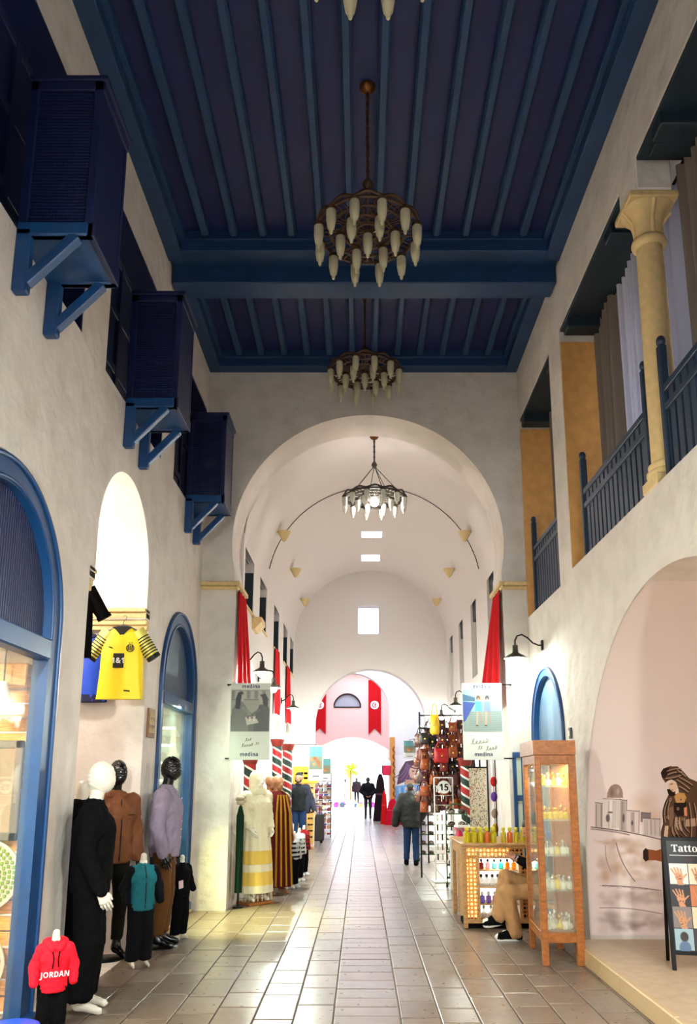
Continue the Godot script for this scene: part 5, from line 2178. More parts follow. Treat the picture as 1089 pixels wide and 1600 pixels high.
# default joints of a 1.75 m figure that faces +z
func joints(over := {}) -> Dictionary:
	var j := {
		"pel": Vector3(0, 0.95, 0), "che": Vector3(0, 1.30, 0.0), "nek": Vector3(0, 1.47, -0.01), "hed": Vector3(0, 1.64, 0.01),
		"shR": Vector3(-0.18, 1.42, -0.01), "elR": Vector3(-0.24, 1.14, -0.03), "wrR": Vector3(-0.25, 0.89, 0.04),
		"shL": Vector3(0.18, 1.42, -0.01), "elL": Vector3(0.24, 1.14, -0.03), "wrL": Vector3(0.25, 0.89, 0.04),
		"hpR": Vector3(-0.09, 0.92, 0), "knR": Vector3(-0.10, 0.50, 0.02), "anR": Vector3(-0.105, 0.085, -0.02), "toR": Vector3(-0.12, 0.03, 0.14),
		"hpL": Vector3(0.09, 0.92, 0), "knL": Vector3(0.10, 0.50, 0.02), "anL": Vector3(0.105, 0.085, -0.02), "toL": Vector3(0.12, 0.03, 0.14),
	}
	for k in over:
		j[k] = over[k]
	return j


func torso_bones(j: Dictionary, g: float, e: float) -> Array:
	var sx: Vector3 = (j.shL - j.shR).normalized()
	var hx: Vector3 = (j.hpL - j.hpR).normalized()
	return [
		[j.shR, j.shL, (0.05 + e * 0.8) * g, (0.05 + e * 0.8) * g], [j.che - sx * 0.075, j.che + sx * 0.075, (0.105 + e) * g, (0.105 + e) * g],
		[j.che, j.pel, (0.115 + e) * g, (0.11 + e) * g], [j.pel - hx * 0.075, j.pel + hx * 0.075, (0.095 + e) * g, (0.095 + e) * g],
		[j.che.lerp(j.pel, 0.5) - hx * 0.06, j.che.lerp(j.pel, 0.5) + hx * 0.06, (0.095 + e) * g, (0.095 + e) * g], [j.nek, j.che, (0.055 + e) * g, 0.09 * g]]


func arm_bones(j: Dictionary, g: float, e: float) -> Array:
	var b := []
	for s in ["L", "R"]:
		b.append([j["sh" + s], j["el" + s], (0.052 + e) * g, (0.042 + e) * g])
		b.append([j["el" + s], j["wr" + s], (0.042 + e) * g, (0.030 + e) * g])
	return b


func leg_bones(j: Dictionary, g: float, e: float, flare := 0.0) -> Array:
	var b := []
	for s in ["L", "R"]:
		b.append([j["hp" + s], j["kn" + s], (0.080 + e) * g, (0.056 + e + flare * 0.5) * g])
		b.append([j["kn" + s], j["an" + s], (0.056 + e + flare * 0.5) * g, (0.040 + e + flare) * g])
	return b


func add_body(o: Node3D, j: Dictionary, m: Material, cell: float, head := 0.008, hands := true, feet := true, g := 1.0, turn_head := Basis()) -> void:
	var b := torso_bones(j, g, 0.0) + arm_bones(j, g, 0.0) + leg_bones(j, g, 0.0)
	b.append([j.nek, j.hed, 0.055, 0.055])
	if feet:
		for s in ["L", "R"]:
			b.append([j["an" + s], j["to" + s], 0.042, 0.028])
	var s := ns()
	s.append_from(sdf(b, cell, 0.03), 0, Transform3D())
	if head > 0.0:
		s.append_from(head_mesh(head), 0, Transform3D(turn_head, j.hed))
	if hands:
		for k in ["L", "R"]:
			var dir: Vector3 = (j["wr" + k] - j["el" + k]).normalized()
			var y := -dir
			var z := (Vector3(0, 0, 1) - y * y.z).normalized()
			var x := y.cross(z)
			var t := Transform3D(Basis(x, y, z), j["wr" + k])
			s.append_from(hand_mesh(0.0055, k == "R"), 0, t)
	ob("body", s, m, o)


func add_face(o: Node3D, j: Dictionary, hair: Material, beard := false, turn_head := Basis(), hair_len := 0.0) -> void:
	var t := Transform3D(turn_head, j.hed)
	var b := [[Vector3(0, 0.045, -0.03), Vector3(0, 0.045, -0.0), 0.085, 0.078], [Vector3(0, 0.0, -0.055), Vector3(0, -0.05, -0.055), 0.066, 0.05]]
	if hair_len > 0.0:
		b.append([Vector3(0.0, 0.0, -0.06), Vector3(0, -hair_len, -0.07), 0.075, 0.05])
		b.append([Vector3(0.07, 0.0, -0.01), Vector3(0.075, -hair_len, -0.02), 0.03, 0.02])
		b.append([Vector3(-0.07, 0.0, -0.01), Vector3(-0.075, -hair_len, -0.02), 0.03, 0.02])
	inst("hair", sdf(b, 0.012, 0.02), hair, o, t)
	if beard:
		inst("beard", sdf([[Vector3(-0.055, -0.06, 0.03), Vector3(0, -0.088, 0.064), 0.026, 0.027], [Vector3(0.055, -0.06, 0.03), Vector3(0, -0.088, 0.064), 0.026, 0.027]], 0.009, 0.012), hair, o, t)
	for x in [-0.03, 0.03]:
		var s := ns()
		ball(s, Vector3(x, 0.0, 0.083), Vector3(0.012, 0.007, 0.008), 10)
		ob("eye", s, M.manikin_black, o).transform = t


func add_shoes(o: Node3D, j: Dictionary, m: Material, sole: Material, cell := 0.012) -> void:
	for k in ["L", "R"]:
		var a: Vector3 = j["an" + k]
		var to: Vector3 = j["to" + k]
		var fwd := (to - a)
		var low := minf(to.y, a.y - 0.055) - 0.03
		var heel := a - Vector3(fwd.x, 0, fwd.z).normalized() * 0.03 + Vector3(0, -0.045, 0)
		var q := inst("shoe", sdf([[a + Vector3(0, 0.01, 0), heel, 0.05, 0.045], [a, to + Vector3(0, 0.012, 0), 0.05, 0.04], [heel, to, 0.045, 0.042]], cell, 0.02, [[Vector3(0, -1, 0), -(low - 0.002)]]), m, o)
		if sole:
			inst("sole", sdf([[heel, to, 0.05, 0.047]], cell, 0.01, [[Vector3(0, 1, 0), low + 0.022], [Vector3(0, -1, 0), -(low - 0.006)]]), sole, q)


# ridged egg head of the shop figures
func ridged_head(o: Node3D, j: Dictionary, m: Material, turn := Basis()) -> void:
	var s := ns()
	var t := Transform3D(turn, j.hed)
	var rows := 44
	var n := 28
	var pt := []
	for i in rows + 1:
		var a := PI * i / rows
		var ring := []
		for k in n:
			var b := TAU * k / n
			var d := Vector3(sin(a) * cos(b), cos(a), sin(a) * sin(b))
			var r := 1.0 + 0.018 * sin(d.dot(Vector3(0.15, 1, 0.5)) * 26.0 + 1.5 * d.x)
			var chin := 1.0 + 0.18 * maxf(0.0, -d.y) * maxf(0.0, d.z)
			ring.append(Vector3(d.x * 0.082, d.y * 0.125, d.z * 0.105 * chin) * r)
		pt.append(ring)
	for i in rows:
		for k in n:
			var l := (k + 1) % n
			var q := [pt[i][k], pt[i][l], pt[i + 1][l], pt[i + 1][k]]
			var c: Vector3 = (q[0] + q[2]) * 0.5
			quadf(s, t * q[0], t * q[1], t * q[2], t * q[3], turn * c)
	tube(s, [t * Vector3(0, -0.06, -0.015), j.nek], [0.05, 0.055], 16)
	ob("head", s, m, o)


func cloth_top(o: Node3D, called: String, j: Dictionary, m: Material, hem: float, cell: float, e := 0.026, sleeves := true, g := 1.0) -> MeshInstance3D:
	var b := torso_bones(j, g, e)
	b.append([j.che, Vector3(j.pel.x, hem, j.pel.z), (0.13 + e) * g, (0.115 + e) * g])
	if sleeves:
		b += arm_bones(j, g, e * 0.9)
	wrinkle = 0.006
	var c := sdf(b, cell, 0.035, [[Vector3(0, -1, 0), -hem]])
	wrinkle = 0.0
	return inst(called, c, m, o)


func cloth_legs(o: Node3D, called: String, j: Dictionary, m: Material, hem: float, cell: float, e := 0.02, flare := 0.015, g := 1.0) -> MeshInstance3D:
	var hx: Vector3 = (j.hpL - j.hpR).normalized()
	var b := leg_bones(j, g, e, flare)
	b.append([j.pel - hx * 0.075, j.pel + hx * 0.075, (0.1 + e) * g, (0.1 + e) * g])
	wrinkle = 0.005
	var c := sdf(b, cell, 0.02, [[Vector3(0, -1, 0), -hem]])
	wrinkle = 0.0
	return inst(called, c, m, o)


func scaled(j: Dictionary, k: float) -> Dictionary:
	var r := {}
	for n in j:
		r[n] = j[n] * k
	return r


func base_plate(o: Node3D, r: float, m: Material) -> void:
	var s := ns()
	lathe(s, [Vector2(0, 0.012), Vector2(r - 0.005, 0.012), Vector2(r, 0.006), Vector2(r, 0.0)], 28)
	ob("base_plate", s, m, o)


func build_manikins() -> void:
	# tall white figure in black, facing across the hall
	var j := joints({"toR": Vector3(-0.10, 0.03, 0.13), "toL": Vector3(0.12, 0.03, 0.14), "elR": Vector3(-0.22, 1.14, -0.02), "wrR": Vector3(-0.22, 0.88, 0.10), "hed": Vector3(0, 1.69, 0.03)})
	var o := thing("shop_manikin", "tall white manikin in a black sweater and black trousers by the side passage", "manikin", P(-2.07, 0.0, 6.42), 1.75)
	var k := 1.82 / 1.80
	o.scale = Vector3.ONE * k
	add_body(o, j, M.manikin_white, 0.02, 0.0)
	ridged_head(o, j, M.manikin_white, Basis(Vector3.UP, 0.15))
	cloth_top(o, "sweater", j, M.black_cloth, 0.84, 0.014)
	cloth_legs(o, "trousers", j, M.black_cloth, 0.11, 0.014, 0.028, 0.03)
	# second black outfit standing close behind
	j = joints({})
	o = thing("shop_manikin", "headless manikin in black with a white shoulder cord, half hidden by the tall one", "manikin", P(-2.40, 0.0, 7.05), 1.1)
	add_body(o, j, M.manikin_white, 0.026, 0.0, false)
	cloth_top(o, "sweater", j, M.black_cloth, 0.84, 0.022)
	cloth_legs(o, "trousers", j, M.black_cloth, 0.11, 0.02, 0.028, 0.03)
	var s := ns()
	tube(s, [Vector3(0.10, 1.50, 0.02), Vector3(0.16, 1.44, 0.09), Vector3(0.14, 1.30, 0.15)], 0.006, 6)
	ob("cord", s, M.white_paint, o)
	# brown zip jacket
	j = joints({"hed": Vector3(0, 1.69, 0.03)})
	o = thing("shop_manikin", "black headed manikin in a brown jacket and dark olive trousers", "manikin", P(-2.46, 0.0, 8.22), 0.75)
	o.scale = Vector3.ONE * 1.04
	base_plate(o, 0.17, M.black_metal)
	add_body(o, j, M.manikin_black, 0.022, 0.0)
	ridged_head(o, j, M.manikin_black)
	cloth_top(o, "jacket", j, mat("jacket_brown", Color(0.43, 0.23, 0.075), 0.7), 0.86, 0.013, 0.03)
	cloth_legs(o, "trousers", j, mat("olive_cloth", Color(0.075, 0.075, 0.045), 0.85), 0.16, 0.018, 0.008, 0.0)
	inst("hood_collar", sdf([[Vector3(-0.08, 1.47, -0.03), Vector3(0.08, 1.47, -0.03), 0.05, 0.05], [Vector3(-0.07, 1.48, 0.03), Vector3(0.07, 1.48, 0.03), 0.04, 0.04]], 0.014, 0.03), M.jacket_brown, o)
	s = ns()
	tube(s, [Vector3(0, 1.44, 0.135), Vector3(0, 1.2, 0.165), Vector3(0, 0.88, 0.155)], 0.006, 6)
	ob("zip", s, M.black_metal, o)
	s = ns()
	bx(s, Vector3(0.08, 1.30, 0.148), Vector3(0.12, 0.006, 0.01), 0.002)
	ob("pocket_seam", s, M.black_cloth, o)
	# lilac shirt
	o = thing("shop_manikin", "black ridged manikin in a lilac shirt and tan trousers before the second shop window", "manikin", P(-2.08, 0.0, 8.80), 1.6)
	o.scale = Vector3.ONE * 1.07
	base_plate(o, 0.17, M.black_metal)
	add_body(o, j, M.manikin_black, 0.022, 0.0)
	ridged_head(o, j, M.manikin_black, Basis(Vector3.UP, 0.1))
	cloth_top(o, "shirt", j, mat("shirt_lilac", Color(0.55, 0.50, 0.58), 0.8), 0.84, 0.013, 0.028)
	cloth_legs(o, "trousers", j, mat("tan_cloth", Color(0.36, 0.23, 0.10), 0.85), 0.12, 0.018, 0.016, 0.01)
	inst("collar", sdf([[Vector3(-0.055, 1.50, -0.03), Vector3(0.055, 1.50, -0.03), 0.035, 0.035], [Vector3(-0.05, 1.49, 0.03), Vector3(-0.01, 1.46, 0.08), 0.025, 0.012], [Vector3(0.05, 1.49, 0.03), Vector3(0.01, 1.46, 0.08), 0.025, 0.012]], 0.012, 0.015), M.shirt_lilac, o)
	s = ns()
	for i in 7:
		ball(s, Vector3(0, 1.40 - i * 0.075, 0.150 + 0.01 * sin(i * 0.5)), Vector3(0.007, 0.007, 0.004), 8)
	ob("buttons", s, M.white_paint, o).set_meta("kind", "stuff")
	# children
	child("headless child manikin in a teal zip jacket with navy sleeves", P(-2.06, 0.0, 7.90), 0.6, 0.60, mat("teal_fleece", Color(0.12, 0.42, 0.46), 0.85), mat("navy_cloth", Color(0.025, 0.03, 0.055), 0.9), mat("navy_cloth", Color(0.025, 0.03, 0.055), 0.9), true)
	var p := child("headless child manikin in a coral pink hoodie leaning by the shop frame", P(-1.98, 0.0, 5.52), 0.45, 0.44, mat("coral_fleece", Color(0.90, 0.10, 0.18), 0.85), M.coral_fleece, M.black_cloth, false)
	text("print", "JORDAN", 0.075, 0.01, M.white_paint, p, Transform3D(Basis(Vector3.UP, 0.0), Vector3(0.0, 1.10, 0.192)))
	inst("hood", sdf([[Vector3(-0.10, 1.50, -0.08), Vector3(0.10, 1.50, -0.08), 0.07, 0.07], [Vector3(-0.13, 1.50, -0.04), Vector3(-0.05, 1.43, 0.13), 0.06, 0.045], [Vector3(0.13, 1.50, -0.04), Vector3(0.05, 1.43, 0.13), 0.06, 0.045], [Vector3(-0.06, 1.44, -0.14), Vector3(0.06, 1.44, -0.14), 0.09, 0.09]], 0.016, 0.03), M.coral_fleece, p)
	s = ns()
	tube(s, [Vector3(-0.05, 1.42, 0.15), Vector3(-0.03, 1.30, 0.20), Vector3(-0.045, 1.18, 0.205)], 0.009, 6)
	tube(s, [Vector3(0.05, 1.42, 0.15), Vector3(0.03, 1.30, 0.20), Vector3(0.04, 1.20, 0.205)], 0.009, 6)
	ob("draw_cord", s, M.black_cloth, p)
	p = child("headless child manikin in black with a white label under the second shop window", P(-1.98, 0.0, 9.22), 1.0, 0.52, M.black_cloth, M.black_cloth, M.black_cloth, false)
	s = ns()
	bx(s, Vector3(-0.05, 1.12, 0.165), Vector3(0.13, 0.16, 0.01), 0.004, Transform3D(Basis(Vector3(0, 0, 1), 0.1), Vector3.ZERO))
	ob("label_card", s, mat("label_pale", Color(0.82, 0.72, 0.74), 0.6), p)


func child(label: String, at: Vector3, turn: float, k: float, top: Material, sleeve: Material, legs: Material, zip: bool) -> Node3D:
	var o := thing("child_manikin", label, "manikin", at, turn, "child manikins along the left wall")
	o.scale = Vector3.ONE * k
	var j := joints({"elR": Vector3(-0.27, 1.18, -0.02), "wrR": Vector3(-0.27, 0.98, 0.10), "elL": Vector3(0.27, 1.18, -0.02), "wrL": Vector3(0.27, 0.98, 0.10)})
	add_body(o, j, M.manikin_white, 0.03, 0.0, false, true, 1.1)
	var s := ns()
	lathe(s, [Vector2(0.075, 1.44), Vector2(0.062, 1.52), Vector2(0.06, 1.57), Vector2(0.055, 1.575), Vector2(0.0, 1.575)], 18)
	ob("neck_stump", s, M.manikin_white, o)
	var b := torso_bones(j, 1.1, 0.03)
	b.append([j.che, Vector3(0, 0.80, 0), 0.165, 0.185])
	wrinkle = 0.008
	inst("jacket", sdf(b, 0.022, 0.035, [[Vector3(0, -1, 0), -0.84]]), top, o)
	for e in ["L", "R"]:
		inst("sleeve", sdf([[j["sh" + e] + Vector3(0, -0.01, 0), j["el" + e], 0.092, 0.08], [j["el" + e], j["wr" + e], 0.08, 0.06]], 0.02, 0.03), sleeve, o)
	wrinkle = 0.0
	cloth_legs(o, "trousers", j, legs, 0.09, 0.026, 0.04, 0.02)
	if zip:
		s = ns()
		tube(s, [Vector3(0, 1.50, 0.10), Vector3(0, 1.35, 0.165), Vector3(0, 1.1, 0.185), Vector3(0, 0.87, 0.175)], 0.010, 6)
		ob("zip", s, M.black_metal, o)
	return o


func build_people() -> void:
	var navy := mat("navy_jacket", Color(0.05, 0.07, 0.17), 0.75)
	var denim := mat("denim", Color(0.09, 0.17, 0.30), 0.85)
	var dark := mat("dark_hair", Color(0.02, 0.015, 0.012), 0.6)
	var white_shoe := mat("white_leather", Color(0.85, 0.85, 0.84), 0.5)
	# man walking up the hall in a navy jacket
	var j := joints({"knR": Vector3(-0.09, 0.50, 0.06), "anR": Vector3(-0.07, 0.085, 0.03), "toR": Vector3(-0.10, 0.04, 0.19), "knL": Vector3(0.10, 0.51, 0.05), "anL": Vector3(0.12, 0.10, -0.10), "toL": Vector3(0.14, 0.04, 0.05), "elL": Vector3(0.31, 1.16, -0.05), "wrL": Vector3(0.36, 0.93, 0.06), "elR": Vector3(-0.27, 1.15, -0.04), "wrR": Vector3(-0.30, 0.90, 0.04)})
	var o := thing("person", "person in a navy jacket, grey sweater, blue jeans and white sneakers walking", "person", P(-1.48, 0.0, 19.4), 0.25)
	o.scale = Vector3.ONE * 1.05
	add_body(o, j, M.skin, 0.024, 0.01, true, true, 1.0, Basis(Vector3.UP, -0.4))
	add_face(o, j, dark, true, Basis(Vector3.UP, -0.4))
	cloth_top(o, "sweater", j, mat("grey_knit", Color(0.10, 0.11, 0.12), 0.9), 0.90, 0.022, 0.016, false, 1.06)
	# open jacket: two fronts and a back
	var b := arm_bones(j, 1.0, 0.028)
	b += [[j.shR, j.shR + Vector3(-0.01, -0.5, -0.02), 0.085, 0.10], [j.shL, j.shL + Vector3(0.01, -0.5, -0.02), 0.085, 0.10], [Vector3(-0.10, 1.36, -0.08), Vector3(-0.10, 0.95, -0.08), 0.09, 0.10], [Vector3(0.10, 1.36, -0.08), Vector3(0.10, 0.95, -0.08), 0.09, 0.10], [j.shR, j.shL + Vector3(0, 0, 0), 0.08, 0.08]]
	inst("jacket", sdf(b, 0.022, 0.03, [[Vector3(0, -1, 0), -0.86]]), navy, o)
	cloth_legs(o, "jeans", j, denim, 0.11, 0.022, 0.016, 0.012)
	add_shoes(o, j, white_shoe, null, 0.014)
	# man in a dark green quilted jacket, seen from behind
	j = joints({"elR": Vector3(-0.27, 1.16, 0.02), "wrR": Vector3(-0.20, 1.0, 0.20), "elL": Vector3(0.30, 1.14, -0.02), "wrL": Vector3(0.35, 0.88, 0.04), "hed": Vector3(0.02, 1.60, 0.05), "knR": Vector3(-0.09, 0.50, 0.05), "anR": Vector3(-0.09, 0.09, -0.05), "toR": Vector3(-0.10, 0.03, 0.09), "knL": Vector3(0.10, 0.50, 0.08), "anL": Vector3(0.12, 0.09, 0.06), "toL": Vector3(0.14, 0.03, 0.21)})
	o = thing("person", "person in a dark green padded jacket and blue jeans seen from behind", "person", P(1.02, 0.0, 16.7), PI - 0.1)
	o.scale = Vector3.ONE * 0.93
	add_body(o, j, M.skin, 0.024, 0.01, true, true, 1.0, Basis(Vector3(1, 0, 0), 0.25))
	add_face(o, j, mat("grey_brown_hair", Color(0.09, 0.07, 0.06), 0.7), false, Basis(Vector3(1, 0, 0), 0.25))
	cloth_top(o, "padded_jacket", j, mat("green_jacket", Color(0.045, 0.055, 0.042), 0.7), 0.80, 0.018, 0.055, true, 1.08)
	inst("collar", sdf([[Vector3(-0.06, 1.49, -0.05), Vector3(0.06, 1.49, -0.05), 0.055, 0.055], [Vector3(-0.06, 1.49, 0.03), Vector3(0.06, 1.49, 0.03), 0.05, 0.05]], 0.016, 0.03), M.green_jacket, o)
	for y in [0.95, 1.08, 1.21]:
		var s := ns()
		bx(s, Vector3(0, y, -0.185), Vector3(0.34, 0.008, 0.03), 0.003)
		ob("quilt_seam", s, mat("seam_grey", Color(0.11, 0.12, 0.10), 0.7), o)
	cloth_legs(o, "jeans", j, denim, 0.12, 0.022, 0.014, 0.008)
	add_shoes(o, j, M.black_cloth, M.white_paint, 0.014)
	# two men far down the passage
	j = joints({"elR": Vector3(-0.30, 1.16, -0.06), "wrR": Vector3(-0.14, 1.0, -0.20), "elL": Vector3(0.30, 1.16, -0.06), "wrL": Vector3(0.10, 0.98, -0.22)})
	o = thing("person", "person in a black jacket and grey trousers, hands behind the back", "person", P(0.31, 0.0, 36.2), PI)
	add_body(o, j, M.skin, 0.03, 0.014)
	add_face(o, j, dark)
	cloth_top(o, "jacket", j, mat("plum_black", Color(0.035, 0.022, 0.025), 0.8), 0.84, 0.028, 0.045, true, 1.05)
	cloth_legs(o, "trousers", j, mat("grey_trousers", Color(0.22, 0.20, 0.21), 0.85), 0.11, 0.028, 0.01, 0.0)
	add_shoes(o, j, mat("grey_shoe", Color(0.25, 0.24, 0.24), 0.6), null, 0.02)
	j = joints({})
	o = thing("person", "person in a dark checked shirt and black trousers standing in the square", "person", P(-0.30, 0.0, 56.0), PI)
	add_body(o, j, M.skin, 0.035, 0.016)
	add_face(o, j, dark)
	cloth_top(o, "checked_shirt", j, mat("check_dark", Color(0.09, 0.04, 0.045), 0.85), 0.80, 0.03, 0.04, true, 1.1)
	for y in [0.95, 1.12, 1.29]:
		var s := ns()
		loft(s, [[Vector3(0, y, 0), 0.25, 0.185], [Vector3(0, y + 0.03, 0), 0.25, 0.185]], 20)
		ob("check_band", s, mat("check_red", Color(0.25, 0.08, 0.09), 0.85), o)
	cloth_legs(o, "trousers", j, M.black_cloth, 0.11, 0.03, 0.008, 0.0)
	add_shoes(o, j, M.black_cloth, null, 0.02)
	for e in [["person in black standing among the stalls of the square", -2.2, 54.0, 0.85, Color(0.03, 0.03, 0.04)], ["person in pale clothes standing among the stalls of the square", -1.05, 55.5, 0.95, Color(0.55, 0.50, 0.55)]]:
		o = thing("person", e[0], "person", P(e[1], 0.0, e[2]), 2.6)
		o.scale = Vector3.ONE * e[3]
		add_body(o, j, M.skin, 0.035, 0.016)
		add_face(o, j, dark)
		cloth_top(o, "coat", j, mat("coat_%d" % int(e[2]), e[4], 0.85), 0.70, 0.032, 0.03)
		cloth_legs(o, "trousers", j, mat("coat_%d" % int(e[2]), e[4], 0.85), 0.11, 0.032, 0.008, 0.0)
		add_shoes(o, j, M.black_cloth, null, 0.02)
	# person sitting between counter and cabinet, legs crossed, looking at a phone
	var sj := joints({
		"pel": Vector3(0, 0.52, -0.02), "che": Vector3(0, 0.84, 0.03), "nek": Vector3(0, 1.01, 0.06), "hed": Vector3(0.0, 1.15, 0.13),
		"shR": Vector3(-0.16, 0.96, 0.04), "elR": Vector3(-0.22, 0.74, 0.10), "wrR": Vector3(-0.09, 0.82, 0.27),
		"shL": Vector3(0.16, 0.96, 0.04), "elL": Vector3(0.22, 0.74, 0.10), "wrL": Vector3(0.09, 0.82, 0.27),
		"hpR": Vector3(-0.09, 0.50, 0.02), "knR": Vector3(-0.04, 0.64, 0.42), "anR": Vector3(0.10, 0.25, 0.53), "toR": Vector3(0.13, 0.17, 0.66),
		"hpL": Vector3(0.09, 0.49, 0.02), "knL": Vector3(0.09, 0.50, 0.43), "anL": Vector3(0.10, 0.085, 0.36), "toL": Vector3(0.11, 0.03, 0.52)})
	o = thing("person", "person seated with crossed legs in beige trousers and black top, holding a phone", "person", P(2.02, 0.0, 9.20), -PI / 2 - 0.05)
	add_body(o, sj, M.skin, 0.02, 0.008, true, true, 0.95, Basis(Vector3(1, 0, 0), 0.45))
	add_face(o, sj, dark, false, Basis(Vector3(1, 0, 0), 0.45), 0.16)
	b = torso_bones(sj, 0.95, 0.018)
	inst("top", sdf(b + arm_bones(sj, 0.95, 0.018), 0.016, 0.03), M.black_cloth, o)
	b = leg_bones(sj, 0.92, 0.014, 0.03)
	b.append([sj.pel - Vector3(0.07, 0, 0), sj.pel + Vector3(0.07, 0, 0), 0.115, 0.115])
	wrinkle = 0.005
	var bt := sdf(b, 0.013, 0.02)
	wrinkle = 0.0
	inst("trousers", bt, mat("beige_trousers", Color(0.66, 0.50, 0.34), 0.85), o)
	add_shoes(o, sj, M.black_cloth, M.white_paint, 0.010)
	for e in [["R", Vector3(0.13, 0.22, 0.63)], ["L", Vector3(0.11, 0.065, 0.50)]]:
		inst("shoe_panel", sdf([[e[1] + Vector3(-0.02, 0.0, -0.11), e[1] + Vector3(-0.025, 0.01, -0.03), 0.032, 0.03], [e[1] + Vector3(0, -0.02, 0.03), e[1] + Vector3(0, -0.025, 0.045), 0.035, 0.033]], 0.01, 0.01), M.white_paint, o)
	var ph := thing("phone", "dark phone held by the seated person", "phone", P(1.70, 0.86, 9.19), -PI / 2)
	var s := ns()
	bx(s, Vector3.ZERO, Vector3(0.15, 0.075, 0.009), 0.004, Transform3D(Basis(Vector3(1, 0, 0), -0.7), Vector3.ZERO))
	ob("case", s, M.black_metal, ph)
	s = ns()
	bx(s, Vector3(0, 0, -0.005), Vector3(0.14, 0.066, 0.002), 0.0, Transform3D(Basis(Vector3(1, 0, 0), -0.7), Vector3.ZERO))
	ob("phone_screen", s, glow("phone_glow", Color(0.6, 0.7, 0.9), 0.6), ph)
	var st := thing("stool", "low stool under the seated person", "stool", P(2.04, 0.0, 9.20))
	s = ns()
	lathe(s, [Vector2(0, 0.375), Vector2(0.14, 0.375), Vector2(0.15, 0.36), Vector2(0.145, 0.335), Vector2(0, 0.335)], 24)
	ob("seat", s, M.counter_wood, st)
	for i in 4:
		var a := TAU * (i + 0.5) / 4
		s = ns()
		tube(s, [Vector3(cos(a) * 0.1, 0.34, sin(a) * 0.1), Vector3(cos(a) * 0.14, 0.0, sin(a) * 0.14)], 0.014, 8)
		ob("leg", s, M.counter_wood, st)


func banner(label: String, x0: float, x1: float, im: Image, key: String, script_: Array, wall_x: float) -> void:
	var w := x1 - x0
	var o := thing("picture_banner", label, "banner", P((x0 + x1) / 2, 1.95, 10.98))
	var s := ns()
	bx(s, Vector3(0, 0.52, 0), Vector3(w, 1.04, 0.012), 0.003)
	ob("panel", s, mat("banner_white", Color(0.84, 0.84, 0.80), 0.5), o)
	sheet("photo_print", Vector3(-w / 2 + 0.01, 0.95, 0.0105), Vector3(w - 0.02, 0, 0), Vector3(0, -0.57, 0), print_mat(key, im, 0.4), o)
	var navy := mat("letter_navy", Color(0.10, 0.14, 0.32), 0.5)
	text("lettering", "medina", 0.05, 0.003, navy, o, Transform3D(Basis(), Vector3(0, 0.995, 0.008)))
	text("lettering", "medina", 0.05, 0.003, navy, o, Transform3D(Basis(), Vector3(0, 0.075, 0.008)))
	s = ns()
	for st in script_:
		var pts := []
		for p in st:
			pts.append(Vector3(p[0], p[1], 0.0085))
		tube(s, pts, 0.0028, 4)
	ob("script_lettering", s, mat("letter_gold", Color(0.52, 0.48, 0.36), 0.5), o)
	for y in [0.02, 1.02]:
		s = ns()
		tube(s, [Vector3(wall_x + signf(wall_x) * 0.04 - (x0 + x1) / 2, y, -0.15), Vector3(wall_x + signf(wall_x) * 0.04 - (x0 + x1) / 2, y, -0.01), Vector3(signf((x0 + x1) / 2 - wall_x) * w / 2, y, -0.01)], 0.009, 8)
		ob("bracket_rod", s, M.black_metal, o)


# loops that read as hand script
func scrawl(words: Array) -> Array:
	var out := []
	for wd in words:
		var x: float = wd[0]
		var y: float = wd[1]
		var n: int = wd[2]
		var h: float = wd[3]
		var pts := []
		for i in n * 8 + 1:
			var t := i / 8.0
			var tall := 1.0 + 0.9 * float(int(t) == 0) + 0.5 * float(int(t) == n - 1)
			pts.append([x + t * h * 0.62 + h * 0.30 * sin(TAU * t) + (h * 0.2 if cos(TAU * t) < 0 else 0.0), y + h * 0.5 * tall * (1.0 - cos(TAU * t)) * 0.5 + t * 0.004])
		out.append(pts)
	return out


func striped_column(label: String, x: float, d: float, y0: float, y1: float, r: float) -> void:
	var o := thing("striped_column", label, "column", P(x, 0, d), 0.0, "red and green striped columns of the vaulted hall")
	var s := ns()
	bx(s, Vector3(0, y0 / 2 - 0.03, 0), Vector3(r * 3.0, y0 - 0.06, r * 3.0), 0.012)
	ob("pedestal", s, M.white_paint, o)
	s = ns()
	lathe(s, [Vector2(r * 1.35, y0 - 0.06), Vector2(r * 1.4, y0 - 0.03), Vector2(r * 1.2, y0), Vector2(r, y0 + 0.03)], 20)
	lathe(s, [Vector2(r, y1 - 0.14), Vector2(r * 1.15, y1 - 0.12), Vector2(r * 1.5, y1 - 0.02), Vector2(r * 1.55, y1), Vector2(0, y1)], 20)
	ob("base_and_capital", s, mat("capital_red", Color(0.50, 0.12, 0.08), 0.6), o)
	s = ns()
	lathe(s, [Vector2(r, y0), Vector2(r, y1 - 0.1)], 20)
	ob("shaft", s, M.white_paint, o)
	var pitch := 0.30
	for b in [[0.0, "stripe_red", Color(0.62, 0.05, 0.06)], [0.5, "stripe_green", Color(0.03, 0.17, 0.12)]]:
		s = ns()
		var h := 0.115
		var n := int((y1 - y0) / pitch * 20.0)
		var bo: float = b[0]
		for i in n:
			for q in [0]:
				var c := []
				for e in [[i, 0.0], [i + 1, 0.0], [i + 1, 1.0], [i, 1.0]]:
					var a: float = TAU * e[0] / 20.0
					var yy: float = y0 + pitch * (e[0] / 20.0 + bo) + h * e[1]
					c.append(Vector3(cos(a) * (r + 0.003), minf(yy, y1 - 0.1), sin(a) * (r + 0.003)))
				var out_: Vector3 = c[0] + c[2]
				quadf(s, c[0], c[1], c[2], c[3], Vector3(out_.x, 0, out_.z))
		ob(b[1], s, mat(b[1], b[2], 0.6), o)


